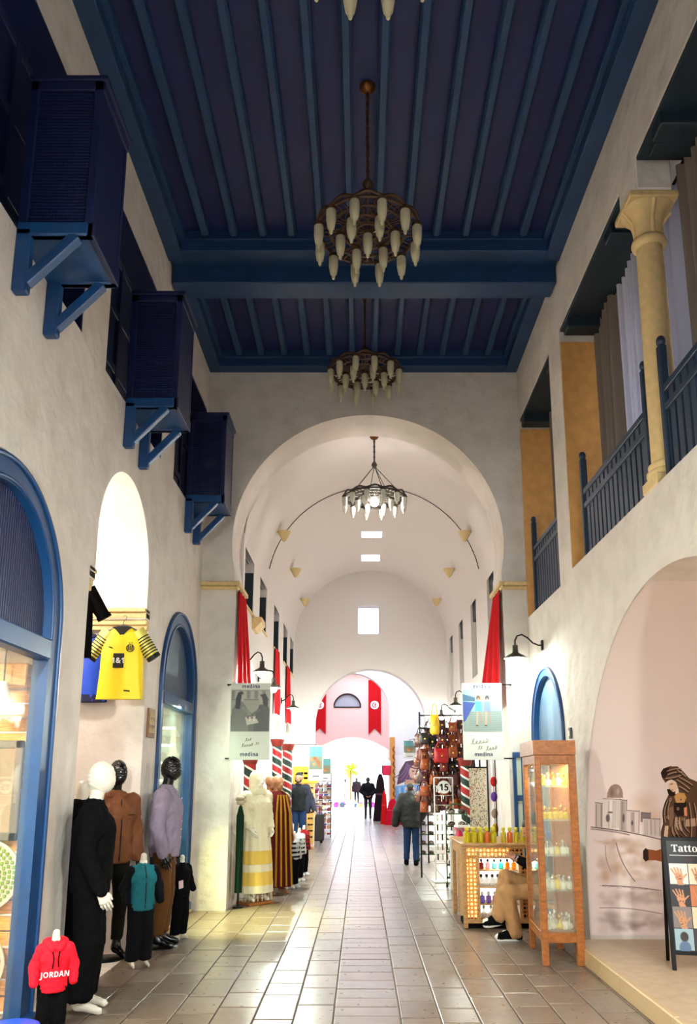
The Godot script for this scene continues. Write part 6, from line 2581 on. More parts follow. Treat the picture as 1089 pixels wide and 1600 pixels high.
func drape(label: String, called: String, pts_top: Array, pts_bot: Array, folds: int, m: Material) -> Node3D:
	# a hung cloth between two edges, each [x, y, d]
	var o := thing(called, label, "banner", Vector3.ZERO)
	var s := ns()
	var a := P(pts_top[0][0], pts_top[0][1], pts_top[0][2])
	var b := P(pts_top[1][0], pts_top[1][1], pts_top[1][2])
	var c := P(pts_bot[0][0], pts_bot[0][1], pts_bot[0][2])
	var e := P(pts_bot[1][0], pts_bot[1][1], pts_bot[1][2])
	var n := folds * 8
	var g := []
	var side_ := (b - a).cross(c - a).normalized()
	for i in n + 1:
		var col := []
		for j in 9:
			var t := float(i) / n
			var v := j / 8.0
			col.append(a.lerp(b, t).lerp(c.lerp(e, t), v) + side_ * 0.022 * sin(TAU * folds * t + v))
		g.append(col)
	for i in n:
		for j in 8:
			quadf(s, g[i][j], g[i + 1][j], g[i + 1][j + 1], g[i][j + 1], side_)
	ob("cloth", s, m, o)
	s = ns()
	tube(s, [a, b], 0.012, 6)
	ob("rod", s, M.black_metal, o)
	return o


func build_nave() -> void:
	# picture banners
	var im := blank(200, 212, Color(0.60, 0.59, 0.54))
	for i in 10:
		im.fill_rect(Rect2i(2 + i * 20, 6, 14, 40), Color(0.66, 0.65, 0.60) if i % 2 else Color(0.48, 0.48, 0.45))
	im.fill_rect(Rect2i(0, 50, 200, 4), Color(0.40, 0.40, 0.37))
	im.fill_rect(Rect2i(0, 130, 200, 82), Color(0.36, 0.36, 0.33))
	var dk := Color(0.10, 0.10, 0.09)
	# left woman: long dark hair over a grey coat, turned to the right
	fillp(im, [Vector2(30, 66), Vector2(62, 64), Vector2(84, 96), Vector2(94, 212), Vector2(0, 212), Vector2(6, 100)], Color(0.44, 0.44, 0.41))
	fillp(im, [Vector2(34, 16), Vector2(58, 10), Vector2(66, 30), Vector2(50, 60), Vector2(46, 100), Vector2(22, 96), Vector2(24, 44)], dk)
	fillp(im, [Vector2(54, 22), Vector2(68, 26), Vector2(70, 44), Vector2(62, 60), Vector2(50, 58)], Color(0.68, 0.64, 0.58))
	stroke(im, Vector2(60, 92), Vector2(104, 124), 9, Color(0.50, 0.50, 0.47))
	# right woman: bowed head, darker coat
	fillp(im, [Vector2(148, 78), Vector2(186, 74), Vector2(200, 100), Vector2(200, 212), Vector2(118, 212), Vector2(128, 120)], Color(0.28, 0.28, 0.26))
	fillp(im, [Vector2(150, 26), Vector2(178, 20), Vector2(192, 46), Vector2(190, 90), Vector2(168, 78), Vector2(160, 50)], Color(0.15, 0.14, 0.13))
	fillp(im, [Vector2(144, 40), Vector2(158, 34), Vector2(166, 62), Vector2(152, 72), Vector2(144, 60)], Color(0.66, 0.62, 0.56))
	stroke(im, Vector2(146, 104), Vector2(110, 128), 9, Color(0.36, 0.36, 0.34))
	# cups and papers on the low table between them
	fillp(im, [Vector2(74, 140), Vector2(128, 134), Vector2(146, 168), Vector2(84, 180)], Color(0.74, 0.72, 0.66))
	for i in 5:
		dab(im, 88 + i * 11, 142 + (i % 2) * 12, 5, 7, Color(0.86, 0.84, 0.78) if i % 2 else Color(0.30, 0.29, 0.27), 1.0, 0.3)
	banner("white banner with a grey photo of two women, on the left pier", -1.785, -1.24, im, "print_women", scrawl([[-0.06, 0.25, 3, 0.045], [-0.11, 0.17, 5, 0.05], [0.08, 0.20, 2, 0.04]]), -1.8)
	im = blank(200, 212, Color(0.56, 0.72, 0.75))
	im.fill_rect(Rect2i(0, 110, 200, 102), Color(0.52, 0.58, 0.55))
	fillp(im, [Vector2(0, 60), Vector2(66, 66), Vector2(10, 160), Vector2(0, 165)], Color(0.18, 0.28, 0.58))
	fillp(im, [Vector2(0, 22), Vector2(64, 40), Vector2(64, 60), Vector2(0, 58)], Color(0.22, 0.36, 0.46))
	for i in 9:
		stroke(im, Vector2(30, 116 + i * 11), Vector2(200, 112 + i * 11), 1.4, Color(0.42, 0.46, 0.44), 0.6)
	im.fill_rect(Rect2i(80, 30, 34, 26), Color(0.80, 0.74, 0.52))
	for e in [[80.0, Color(0.30, 0.66, 0.72), Color(0.40, 0.26, 0.18), 108], [126.0, Color(0.46, 0.52, 0.78), Color(0.20, 0.14, 0.12), 112]]:
		var x: float = e[0]
		dab(im, x, 42, 12, 15, e[2], 1.0, 0.2)
		dab(im, x, 50, 6, 8, Color(0.72, 0.52, 0.42), 1.0, 0.2)
		fillp(im, [Vector2(x - 15, 60), Vector2(x + 15, 60), Vector2(x + 18, 112), Vector2(x - 18, 112)], e[1])
		stroke(im, Vector2(x - 7, 112), Vector2(x - 10, 178), 5, Color(0.80, 0.58, 0.46))
		stroke(im, Vector2(x + 7, 112), Vector2(x + 14, 170), 5, Color(0.62, 0.50, 0.44))
		dab(im, x - 10, 182, 8, 4, Color(0.2, 0.18, 0.17), 1.0, 0.2)
	banner("white banner with a photo of a couple walking on a deck, on the right pier", 1.385, 1.93, im, "print_couple", scrawl([[-0.17, 0.21, 5, 0.075], [-0.08, 0.14, 2, 0.05], [0.03, 0.13, 4, 0.06]]), 2.03)

	# red cloths
	var red: Material = M.red_cloth
	drape("long red cloth hanging inside the left pier of the great arch", "red_drape", [[-1.74, 4.34, 11.15], [-1.74, 4.34, 11.75]], [[-1.70, 2.7, 11.12], [-1.58, 2.7, 11.75]], 3, red)
	drape("long red cloth hanging inside the right pier of the great arch", "red_drape", [[1.98, 4.34, 11.15], [1.98, 4.34, 11.75]], [[1.94, 2.7, 11.12], [1.74, 2.7, 11.75]], 3, red)
	drape("narrow red pennant on the left wall before the striped columns", "red_drape", [[-1.76, 4.35, 16.3], [-1.76, 4.35, 17.0]], [[-1.74, 3.0, 16.3], [-1.70, 3.0, 17.0]], 2, red)
	drape("narrow red pennant on the left wall near the far arch", "red_drape", [[-1.76, 4.35, 18.9], [-1.76, 4.35, 19.6]], [[-1.74, 3.0, 18.9], [-1.70, 3.0, 19.6]], 2, red)

	# lamps of the vaulted hall
	gooseneck("gooseneck wall lamp above the white manikin, next to the red cloth", P(-1.78, 3.45, 12.05), 1.0, 0.28, 2.6)
	gooseneck("gooseneck wall lamp farther along the left wall of the vaulted hall", P(-1.8, 3.42, 13.9), 1.0, 0.28, 2.6)
	gooseneck("gooseneck wall lamp over the bag stall", P(2.3, 3.35, 16.6), -1.0, 0.34, 3.6)
	gooseneck("added gooseneck wall lamp on the right wall near the far arch", P(2.3, 3.35, 19.6), -1.0, 0.34, 3.6)  # extra lamp put in to brighten the vaulted hall
	gooseneck("added gooseneck wall lamp on the left wall near the far arch", P(-1.8, 3.42, 18.0), 1.0, 0.28, 3.0)  # also an added lamp, for more light in the vaulted hall

	# windows
	var n := 30
	for d in [12.55, 14.4, 16.75, 18.8, 20.6]:
		var o := structure("window_%d" % n, "dark shuttered gallery window in the left wall of the vaulted hall")
		n += 1
		var s := ns()
		bx(s, P(-2.10, 4.71, d), Vector3(0.04, 0.68, 1.02), 0.006)
		ob("shutter", s, M.teal_board, o)
		s = ns()
		bx(s, P(-1.98, 4.74, d + 0.50), Vector3(0.34, 0.70, 0.02), 0.004)
		ob("shutter", s, M.teal_board, o)
		s = ns()
		bx(s, P(-1.82, 4.345, d), Vector3(0.10, 0.03, 1.1), 0.004)
		ob("window_sill", s, M.limestone, o)
		s = ns()
		tube(s, [P(-1.9, 5.25, d - 0.5), P(-1.9, 5.25, d + 0.5)], 0.01, 6)
		ob("tie_bar", s, M.black_metal, o)
	for d in [13.85, 16.05, 18.15, 20.2]:
		var o := structure("window_%d" % n, "tall narrow window with a dark head in the right wall of the vaulted hall")
		n += 1
		var s := ns()
		bx(s, P(2.57, 4.54, d), Vector3(0.04, 1.62, 0.74), 0.004)
		ob("shutter", s, mat("grey_shutter", Color(0.42, 0.42, 0.42), 0.6), o)
		s = ns()
		bx(s, P(2.45, 5.13, d), Vector3(0.22, 0.44, 0.72), 0.006)
		ob("blind_box", s, M.teal_board, o)
	# plaster uplighters along the vault
	for e in [[-1.0, 14.3], [1.0, 14.3], [-1.0, 17.0], [1.0, 17.0], [-1.0, 20.0], [1.0, 20.0]]:
		var o := thing("vault_uplighter", "small cream plaster uplighter on the %s side of the vault" % ("window" if e[0] > 0 else "arcade"), "uplighter", P(0.25 + e[0] * 1.68, 6.15, e[1]), 0.0, "plaster uplighters along the vault")
		var s := ns()
		lathe(s, [Vector2(0.0, -0.14), Vector2(0.04, -0.11), Vector2(0.13, 0.06), Vector2(0.12, 0.06), Vector2(0.0, -0.05)], 18)
		ob("bowl", s, mat("uplighter_cream", Color(0.82, 0.72, 0.52), 0.7), o)
	var cab := thing("vault_cable", "thin dark cable running across the vault", "cable", Vector3.ZERO)
	var pts := []
	for i in 41:
		var a := PI * (0.06 + 0.88 * i / 40.0)
		pts.append(P(0.25 + 2.035 * cos(a), 5.25 + 2.035 * sin(a), 14.8))
	var cs := ns()
	tube(cs, pts, 0.008, 5)
	ob("wire", cs, M.black_metal, cab)
	# columns
	striped_column("striped column beside the robed manikins", -1.68, 12.35, 0.9, 2.05, 0.09)
	striped_column("striped column with red capital on the left, nearer the pier", -1.62, 15.7, 0.85, 2.45, 0.09)
	striped_column("striped column with red capital by the sunglasses stand", -1.55, 17.1, 0.85, 2.42, 0.10)
	striped_column("striped column among the leather bags", 1.78, 13.9, 0.75, 2.05, 0.085)
	var cb := thing("stone_corbel", "cream stone corbel on the left wall of the vaulted hall below the gallery windows", "corbel", P(-1.8, 4.12, 13.2))
	var cq := ns()
	extr(cq, PackedVector2Array([Vector2(0, 0), Vector2(0.05, 0.0), Vector2(0.16, 0.12), Vector2(0.16, 0.2), Vector2(0, 0.2)]), -0.25, 0.25)
	ob("stone", cq, M.limestone, cb)
	nave_left_stock()
	nave_right_stock()
	far_end()


func nave_left_stock() -> void:
	var s := ns()
	# cream tiered dress
	var cream := mat("cream_cloth", Color(0.86, 0.82, 0.70), 0.85)
	var band_y := mat("straw_cloth", Color(0.86, 0.72, 0.34), 0.85)
	var o := thing("shop_manikin", "white hooded manikin in a long cream dress with yellow bands, on a wooden board", "manikin", P(-1.48, 0.0, 11.72), 0.75)
	s = ns()
	bx(s, Vector3(0, 0.02, 0), Vector3(0.4, 0.04, 0.34), 0.008)
	ob("base_board", s, M.cabinet_wood, o)
	var j := joints({"elR": Vector3(-0.22, 1.14, -0.02), "wrR": Vector3(-0.18, 0.98, 0.10), "elL": Vector3(0.22, 1.14, -0.02), "wrL": Vector3(0.18, 0.98, 0.10)})
	for key in j:
		j[key] += Vector3(0, 0.04, 0)
	add_body(o, j, M.manikin_white, 0.022, 0.01)
	inst("head_scarf", sdf([[Vector3(0, 1.72, -0.02), Vector3(0, 1.69, 0.0), 0.105, 0.1], [Vector3(0, 1.66, -0.04), Vector3(0, 1.52, -0.04), 0.10, 0.09], [Vector3(-0.06, 1.52, 0.03), Vector3(0.06, 1.52, 0.03), 0.07, 0.07]], 0.012, 0.03), cream, o)
	cloth_top(o, "bodice", j, cream, 1.02, 0.016, 0.022)
	var ys := [1.08, 0.88, 0.68, 0.50, 0.40, 0.22, 0.12]
	var rr := [0.165, 0.20, 0.225, 0.24, 0.245, 0.255, 0.26]
	var ms := [cream, cream, band_y, cream, band_y, cream]
	for i in 6:
		s = ns()
		var secs := []
		for q in 4:
			var t := q / 3.0
			var r := lerpf(rr[i], rr[i + 1], t)
			secs.append([Vector3(0, lerpf(ys[i], ys[i + 1], t) + 0.04, 0), r, r * 0.85])
		loft(s, secs, 44, 11, 0.045)
		ob("skirt_tier", s, ms[i], o)
	s = ns()
	for i in 26:
		var a := TAU * i / 26
		tube(s, [Vector3(cos(a) * 0.25, 0.17, sin(a) * 0.21), Vector3(cos(a) * 0.255, 0.06, sin(a) * 0.215)], 0.004, 4)
	ob("fringe", s, cream, o).set_meta("kind", "stuff")
	# post with a dark green robe beside it
	o = thing("garment_stand", "black stand with a long dark green robe beside the cream dress", "garment stand", P(-1.66, 0.0, 11.35))
	s = ns()
	tube(s, [Vector3(0, 0, 0), Vector3(0, 1.35, 0)], 0.014, 8)
	lathe(s, [Vector2(0, 0.02), Vector2(0.07, 0.02), Vector2(0.07, 0)], 16)
	ob("pole", s, M.black_metal, o)
	s = ns()
	loft(s, [[Vector3(0, 0.2, 0), 0.05, 0.10], [Vector3(0, 0.8, 0), 0.05, 0.09], [Vector3(0, 1.2, 0), 0.05, 0.08], [Vector3(0, 1.33, 0), 0.02, 0.04]], 24, 6, 0.1)
	ob("robe", s, mat("robe_green", Color(0.03, 0.16, 0.09), 0.85), o)
	s = ns()
	for i in 5:
		ball(s, Vector3(0.02 * sin(i * 2.1), 1.38 + 0.02 * i, 0.03 * cos(i * 2.1)), Vector3(0.06, 0.035, 0.06), 10)
	ob("scarf_pile", s, mat("scarf_pale", Color(0.70, 0.64, 0.56), 0.9), o)
	# robed figures
	var robes := [["manikin in an orange and red striped robe with a brown head", P(-1.46, 0.0, 13.25), Color(0.52, 0.22, 0.08), Color(0.78, 0.42, 0.05), Color(0.55, 0.34, 0.20)], ["manikin in a beige robe behind the striped robe", P(-1.42, 0.0, 13.95), Color(0.62, 0.50, 0.32), Color(0.45, 0.30, 0.12), Color(0.78, 0.66, 0.52)], ["manikin in a dark red robe behind the cream dress", P(-1.28, 0.0, 12.62), Color(0.30, 0.05, 0.05), Color(0.60, 0.42, 0.08), Color(0.60, 0.40, 0.26)]]
	var q := 0
	for e in robes:
		o = thing("shop_manikin", e[0], "manikin", e[1], 0.7)
		var jj := joints({})
		add_body(o, jj, mat("manikin_tan_%d" % q, e[4], 0.5), 0.028, 0.012)
		s = ns()
		loft(s, [[Vector3(0, 0.12, 0), 0.26, 0.2], [Vector3(0, 0.6, 0), 0.235, 0.18], [Vector3(0, 1.0, 0), 0.21, 0.165], [Vector3(0, 1.35, 0), 0.225, 0.14], [Vector3(0, 1.46, 0), 0.18, 0.11], [Vector3(0, 1.52, 0), 0.075, 0.07]], 40, 8, 0.05)
		ob("robe", s, mat("robe_%d" % q, e[2], 0.85), o)
		for x in [-0.12, -0.04, 0.04, 0.12]:
			s = ns()
			tube(s, [Vector3(x * 0.6, 1.46, 0.12), Vector3(x, 1.2, 0.158), Vector3(x * 1.1, 0.6, 0.186), Vector3(x * 1.2, 0.14, 0.206)], 0.016, 6)
			ob("stripe", s, mat("robe_stripe_%d" % q, e[3], 0.8), o)
		q += 1
	# small manikins in striped sweaters
	for i in 3:
		o = thing("child_manikin", ["child manikin in a grey and black striped sweater, nearest the cream dress", "child manikin in a white and navy striped sweater, between two others", "child manikin in a red edged striped sweater by the striped column"][i], "manikin", P(-1.08 + 0.02 * i, 0.0, 13.35 + i * 0.85), 0.9, "child manikins in striped sweaters")
		o.scale = Vector3.ONE * 0.52
		var jj := joints({})
		add_body(o, jj, M.manikin_white, 0.036, 0.0, false)
		var c1: Color = [Color(0.70, 0.70, 0.70), Color(0.80, 0.80, 0.78), Color(0.60, 0.10, 0.12)][i]
		cloth_top(o, "sweater", jj, mat("knit_%d" % i, c1, 0.9), 0.84, 0.03, 0.035)
		for k in 4:
			s = ns()
			var y := 0.90 + k * 0.13
			loft(s, [[Vector3(0, y, 0), 0.225, 0.165], [Vector3(0, y + 0.06, 0), 0.225, 0.165]], 20)
			ob("stripe", s, mat("knit_dark", Color(0.03, 0.03, 0.05), 0.9), o)
		cloth_legs(o, "trousers", jj, M.black_cloth, 0.1, 0.034, 0.03, 0.02)
		add_shoes(o, jj, M.white_leather, null, 0.02)
	# sunglasses stand with yellow header
	o = thing("sunglasses_stand", "wooden sunglasses stand with a yellow header behind the walking person", "display stand", P(-1.46, 0.0, 20.75))
	s = ns()
	bx(s, Vector3(0, 0.85, 0), Vector3(0.56, 1.5, 0.06), 0.01)
	ob("board", s, M.pine_light, o)
	s = ns()
	bx(s, Vector3(0.05, 1.80, 0.02), Vector3(0.64, 0.42, 0.05), 0.01)
	ob("header", s, mat("header_yellow", Color(0.82, 0.66, 0.14), 0.5), o)
	s = ns()
	for i in 6:
		bx(s, Vector3(-0.05 + (i % 3) * 0.11, 1.72 + int(i / 3) * 0.12, 0.05), Vector3(0.09, 0.05, 0.012), 0.003)
	ob("header_print", s, M.black_cloth, o)
	s = ns()
	for e in [-0.25, 0.25]:
		bx(s, Vector3(e, 0.03, 0.0), Vector3(0.05, 0.06, 0.4), 0.01)
	ob("foot", s, M.pine, o)
	for r in 9:
		for c in 3:
			s = ns()
			var p := Vector3(-0.19 + c * 0.19, 0.28 + r * 0.15, 0.045)
			for x in [-0.032, 0.032]:
				ball(s, p + Vector3(x, 0, 0), Vector3(0.03, 0.022, 0.012), 8)
			tube(s, [p + Vector3(-0.065, 0.01, 0), p + Vector3(0.065, 0.01, 0)], 0.006, 5)
			ob("sunglasses", s, M.manikin_black, o)
	# racks of hats and cards near the far arch
	stock_rack("tall rack of stacked straw hats and magnets by the far arch", P(-1.15, 0, 24.5), 0.5, 2.2, [Color(0.75, 0.55, 0.40), Color(0.62, 0.38, 0.26), Color(0.80, 0.70, 0.56), Color(0.55, 0.16, 0.16)])
	stock_rack("pale card rack with pink tops past the far arch", P(-1.55, 0, 27.5), 0.5, 2.3, [Color(0.82, 0.40, 0.66), Color(0.80, 0.74, 0.66), Color(0.60, 0.48, 0.40)])
	stock_rack("pale souvenir rack at the foot of the far left jamb", P(-1.35, 0, 29.5), 0.55, 1.9, [Color(0.84, 0.80, 0.74), Color(0.70, 0.52, 0.44), Color(0.30, 0.40, 0.62)])
	o = thing("suitcase", "dark upright suitcase on the floor behind the walking person", "suitcase", P(-1.22, 0, 22.4), 0.3)
	s = ns()
	bx(s, Vector3(0, 0.42, 0), Vector3(0.42, 0.72, 0.24), 0.03)
	ob("shell", s, mat("case_dark", Color(0.07, 0.03, 0.035), 0.4), o)
	s = ns()
	tube(s, [Vector3(-0.1, 0.77, 0), Vector3(-0.1, 0.98, 0), Vector3(0.1, 0.98, 0), Vector3(0.1, 0.77, 0)], 0.01, 6)
	ob("handle", s, M.black_metal, o)
	for x in [-0.15, 0.15]:
		s = ns()
		lathe(s, [Vector2(0, 0.03), Vector2(0.035, 0.03), Vector2(0.035, -0.03), Vector2(0, -0.03)], 12, Transform3D(Basis(Vector3(1, 0, 0), PI / 2), Vector3(x, 0.035, 0)))
		ob("wheel", s, M.black_metal, o)


func stock_rack(label: String, at: Vector3, w: float, h: float, cols: Array) -> void:
	var o := thing("souvenir_rack", label, "rack", at)
	var s := ns()
	for x in [-w / 2, w / 2]:
		tube(s, [Vector3(x, 0, 0), Vector3(x, h, 0)], 0.015, 6)
	tube(s, [Vector3(-w / 2, h, 0), Vector3(w / 2, h, 0)], 0.015, 6)
	ob("frame", s, M.black_metal, o)
	var n := int(h / 0.17)
	for i in n:
		s = ns()
		bx(s, Vector3(0, 0.08 + i * 0.17, 0), Vector3(w, 0.012, 0.22))
		ob("shelf", s, M.white_paint, o)
		for k in 4:
			s = ns()
			var hh := rng.randf_range(0.05, 0.13)
			bx(s, Vector3(-w * 0.37 + k * w * 0.25, 0.087 + i * 0.17 + hh / 2, 0.02), Vector3(w * 0.2, hh, 0.14), 0.012)
			ob("souvenir", s, mat("souvenir_%d" % (cols[(i + k) % cols.size()].to_rgba32() % 9973), cols[(i + k) % cols.size()], 0.7), o)


func bag(label: String, at: Vector3, turn: float, c: Color, w: float, h: float) -> void:
	var o := thing("leather_bag", label, "bag", at, turn, "leather bags hanging at the bag stall")
	var m := mat("leather_%d" % int(c.r * 1000 + c.g * 100), c, 0.45)
	var s := ns()
	loft(s, [[Vector3(0, -h, 0), w * 0.42, 0.05], [Vector3(0, -h * 0.9, 0), w * 0.5, 0.075], [Vector3(0, -h * 0.4, 0), w * 0.49, 0.065], [Vector3(0, 0, 0), w * 0.42, 0.025]], 18, 0, 0.0, Transform3D(), 0.7)
	ob("pouch", s, m, o)
	s = ns()
	loft(s, [[Vector3(0, -h * 0.55, 0.035), w * 0.38, 0.05], [Vector3(0, -h * 0.2, 0.02), w * 0.47, 0.06], [Vector3(0, 0.01, 0.0), w * 0.44, 0.03]], 16, 0, 0.0, Transform3D(), 0.7)
	ob("flap", s, m, o)
	s = ns()
	tube(s, [Vector3(-w * 0.4, -0.02, 0), Vector3(-w * 0.2, h * 0.5, 0), Vector3(0, h * 0.62, 0), Vector3(w * 0.2, h * 0.5, 0), Vector3(w * 0.4, -0.02, 0)], 0.01, 6)
	ob("strap", s, m, o)
	s = ns()
	bx(s, Vector3(0, -h * 0.52, 0.088), Vector3(0.03, 0.03, 0.012), 0.004)
	ob("buckle", s, M.gold_cap, o)


func nave_right_stock() -> void:
	var o := thing("bag_frame", "tall dark steel frame carrying the leather bags on the right", "rack", P(1.75, 0, 16.0))
	var s := ns()
	for e in [[-0.68, 1.25], [-0.35, -1.2], [0.4, -1.2], [0.4, 1.25]]:
		s = ns()
		tube(s, [Vector3(e[0], 0, e[1]), Vector3(e[0], 2.9, e[1])], 0.018, 6)
		ob("upright", s, M.black_metal, o)
	for i in 7:
		var y := 2.84 - i * 0.235
		s = ns()
		tube(s, [Vector3(-0.68, y, 1.25), Vector3(0.4, y, 1.25)], 0.012, 6)
		ob("hanging_bar", s, M.black_metal, o)
		s = ns()
		tube(s, [Vector3(-0.35, y, -1.2), Vector3(-0.46, y, 0.9), Vector3(-0.68, y, 1.25)], 0.012, 6)
		ob("hanging_bar", s, M.black_metal, o)
	var cols := [[Color(0.22, 0.10, 0.07), "dark brown"], [Color(0.40, 0.16, 0.08), "reddish brown"], [Color(0.55, 0.24, 0.06), "tan orange"], [Color(0.40, 0.03, 0.05), "deep red"], [Color(0.09, 0.07, 0.07), "black"], [Color(0.25, 0.07, 0.09), "plum"]]
	var k := 0
	for r in 7:
		for c in 6:
			var e = cols[rng.randi() % cols.size()]
			k += 1
			if r == 0 and c < 2:
				continue
			bag("%s leather bag on the front of the steel frame" % e[1], P(1.14 + c * 0.168 + rng.randf_range(-0.015, 0.015), 2.72 - r * 0.235 + rng.randf_range(-0.04, 0.04), 14.70 - ((r + c) % 2) * 0.12), rng.randf_range(-0.3, 0.3), e[0], rng.randf_range(0.15, 0.19), rng.randf_range(0.16, 0.20))
	for r in 6:
		for c in 5:
			var e = cols[rng.randi() % cols.size()]
			bag("%s leather bag on the second row of the steel frame" % e[1], P(1.24 + c * 0.175, 2.62 - r * 0.235, 14.98), rng.randf_range(-0.3, 0.3), e[0], 0.17, 0.2)
	for r in 4:
		for c in 3:
			var e = cols[(r * 2 + c * 5 + 1) % cols.size()]
			bag("%s leather bag on the aisle side of the steel frame" % e[1], P(1.15, 2.55 - r * 0.36 + rng.randf_range(-0.05, 0.05), 15.25 + c * 0.5), -1.1 + rng.randf_range(-0.3, 0.3), e[0], rng.randf_range(0.2, 0.27), rng.randf_range(0.18, 0.215))
	bag("large bright red leather bag at the aisle edge of the bag stall", P(1.42, 2.22, 14.4), 0.1, Color(0.62, 0.02, 0.05), 0.27, 0.24)
	bag("bright yellow oval bag at the top of the bag stall", P(1.32, 2.82, 14.45), -0.5, Color(0.88, 0.70, 0.05), 0.16, 0.34)
	bag("orange leather bag beside the striped column", P(2.10, 1.66, 14.45), 0.0, Color(0.75, 0.30, 0.04), 0.2, 0.3)
	# key ring stand with the price sign
	o = thing("keyring_stand", "white wire stand of key rings with a round price sign", "display stand", P(1.42, 0, 14.1), 0.1)
	s = ns()
	for x in [-0.16, 0.16]:
		tube(s, [Vector3(x, 0.02, 0), Vector3(x, 1.72, 0)], 0.012, 6)
	tube(s, [Vector3(-0.16, 1.72, 0), Vector3(0.16, 1.72, 0)], 0.012, 6)
	for i in 9:
		tube(s, [Vector3(-0.16, 0.3 + i * 0.16, 0), Vector3(0.16, 0.3 + i * 0.16, 0)], 0.006, 5)
	bx(s, Vector3(0, 0.015, 0), Vector3(0.42, 0.03, 0.34), 0.008)
	ob("frame", s, M.white_paint, o)
	for r in 8:
		for c in 4:
			s = ns()
			tube(s, [Vector3(-0.12 + c * 0.08, 0.46 + r * 0.16, 0.02), Vector3(-0.12 + c * 0.08, 0.36 + r * 0.16, 0.025)], 0.014, 6)
			ob("key_ring", s, [mat("ring_dark", Color(0.16, 0.12, 0.11), 0.4, 0.4), M.silver_cap, mat("ring_tan", Color(0.48, 0.36, 0.27), 0.6)][(r + c) % 3], o)
	s = ns()
	lathe(s, [Vector2(0, 0.02), Vector2(0.11, 0.02), Vector2(0.11, 0.0), Vector2(0, 0)], 24, Transform3D(Basis(Vector3(1, 0, 0), PI / 2), Vector3(0, 1.56, 0.02)))
	ob("price_sign", s, M.white_paint, o)
	text("lettering", "15", 0.11, 0.004, M.black_cloth, o, Transform3D(Basis(), Vector3(0, 1.56, 0.043)))
	shoe_rack("green wire shoe rack on castors beside the perfume counter", P(1.56, 0, 13.5), 1.3)
	shoe_rack("green wire shoe rack on castors behind the key ring stand", P(1.40, 0, 17.6), 1.3)
	# printed cloth, soft toys, hoops
	var im := blank(128, 512, Color(0.86, 0.82, 0.74))
	var pc := [Color(0.55, 0.20, 0.12), Color(0.16, 0.16, 0.22), Color(0.75, 0.42, 0.16), Color(0.25, 0.34, 0.42), Color(0.40, 0.42, 0.24)]
	for i in 420:
		dab(im, rng.randf() * 128, rng.randf() * 512, rng.randf_range(3, 7), rng.randf_range(2, 4), pc[rng.randi() % 5], 0.9, 0.3, rng.randf() * 3.0)
	o = thing("printed_cloth", "long white cloth printed with small coloured leaves behind the counter", "cloth", P(1.76, 0.82, 12.32), 0.05)
	sheet("cloth", Vector3(-0.13, 1.05, 0.0), Vector3(0.26, 0, 0), Vector3(0, -1.05, 0), print_mat("leaf_print", im, 0.8), o)
	s = ns()
	tube(s, [Vector3(-0.15, 1.05, 0), Vector3(0.15, 1.05, 0)], 0.012, 6)
	tube(s, [Vector3(0.15, -0.82, 0), Vector3(0.15, 1.18, 0)], 0.014, 6)
	ob("stand", s, M.black_metal, o)
	var tc := [["red", Color(0.65, 0.05, 0.08), 1.66], ["violet", Color(0.36, 0.20, 0.55), 1.44], ["mustard", Color(0.62, 0.48, 0.05), 0.98], ["beige", Color(0.55, 0.45, 0.38), 1.2]]
	for e in tc:
		o = thing("soft_pouch", "small %s pouch hanging on a cord beside the printed cloth" % e[0], "pouch", P(1.98, e[2], 12.2), 0.0, "small pouches hanging by the printed cloth")
		s = ns()
		ball(s, Vector3(0, 0, 0), Vector3(0.05, 0.075, 0.035), 12)
		ob("pouch", s, mat("pouch_" + e[0], e[1], 0.8), o)
		s = ns()
		tube(s, [Vector3(0, 0.07, 0), Vector3(0.0, 0.42, 0)], 0.004, 5)
		ob("cord", s, M.black_cloth, o)
	o = thing("pouch_stand", "thin black stand carrying the hanging pouches", "stand", P(2.0, 0, 12.13))
	s = ns()
	tube(s, [Vector3(0, 0.01, -0.03), Vector3(0, 2.1, -0.03), Vector3(-0.02, 2.1, -0.07)], 0.010, 6)
	bx(s, Vector3(0, 0.01, -0.03), Vector3(0.2, 0.02, 0.2), 0.004)
	ob("pole", s, M.black_metal, o)
	o = thing("souvenir_table", "low white table of trinkets behind the perfume counter", "table", P(1.72, 0, 12.80))
	s = ns()
	bx(s, Vector3(0, 0.80, 0), Vector3(0.7, 0.04, 0.7), 0.006)
	ob("tabletop", s, M.white_paint, o)
	for e in [[-0.3, -0.3], [0.3, -0.3], [-0.3, 0.3], [0.3, 0.3]]:
		s = ns()
		bx(s, Vector3(e[0], 0.39, e[1]), Vector3(0.04, 0.78, 0.04), 0.004)
		ob("leg", s, M.white_paint, o)
	for i in 4:
		var h := thing("bangle_hoop", "grey metal hoop standing on the trinket table", "hoop", P(1.50 + i * 0.13, 0.825, 12.62), 0.4, "metal hoops on the trinket table")
		s = ns()
		var hp := []
		for q in 13:
			var a := PI * q / 12
			hp.append(Vector3(cos(a) * 0.08, sin(a) * 0.13, 0))
		tube(s, hp, 0.012, 6)
		ob("hoop", s, M.steel, h)
	var tr := thing("trinket_box", "pink and red trinket box on the trinket table", "box", P(1.66, 0.82, 12.98), 0.2)
	s = ns()
	bx(s, Vector3(0, 0.07, 0), Vector3(0.34, 0.14, 0.2), 0.01)
	ob("box", s, mat("trinket_pink", Color(0.75, 0.12, 0.25), 0.5), tr)
	s = ns()
	bx(s, Vector3(0, 0.15, 0), Vector3(0.36, 0.03, 0.22), 0.008)
	ob("lid", s, M.white_paint, tr)
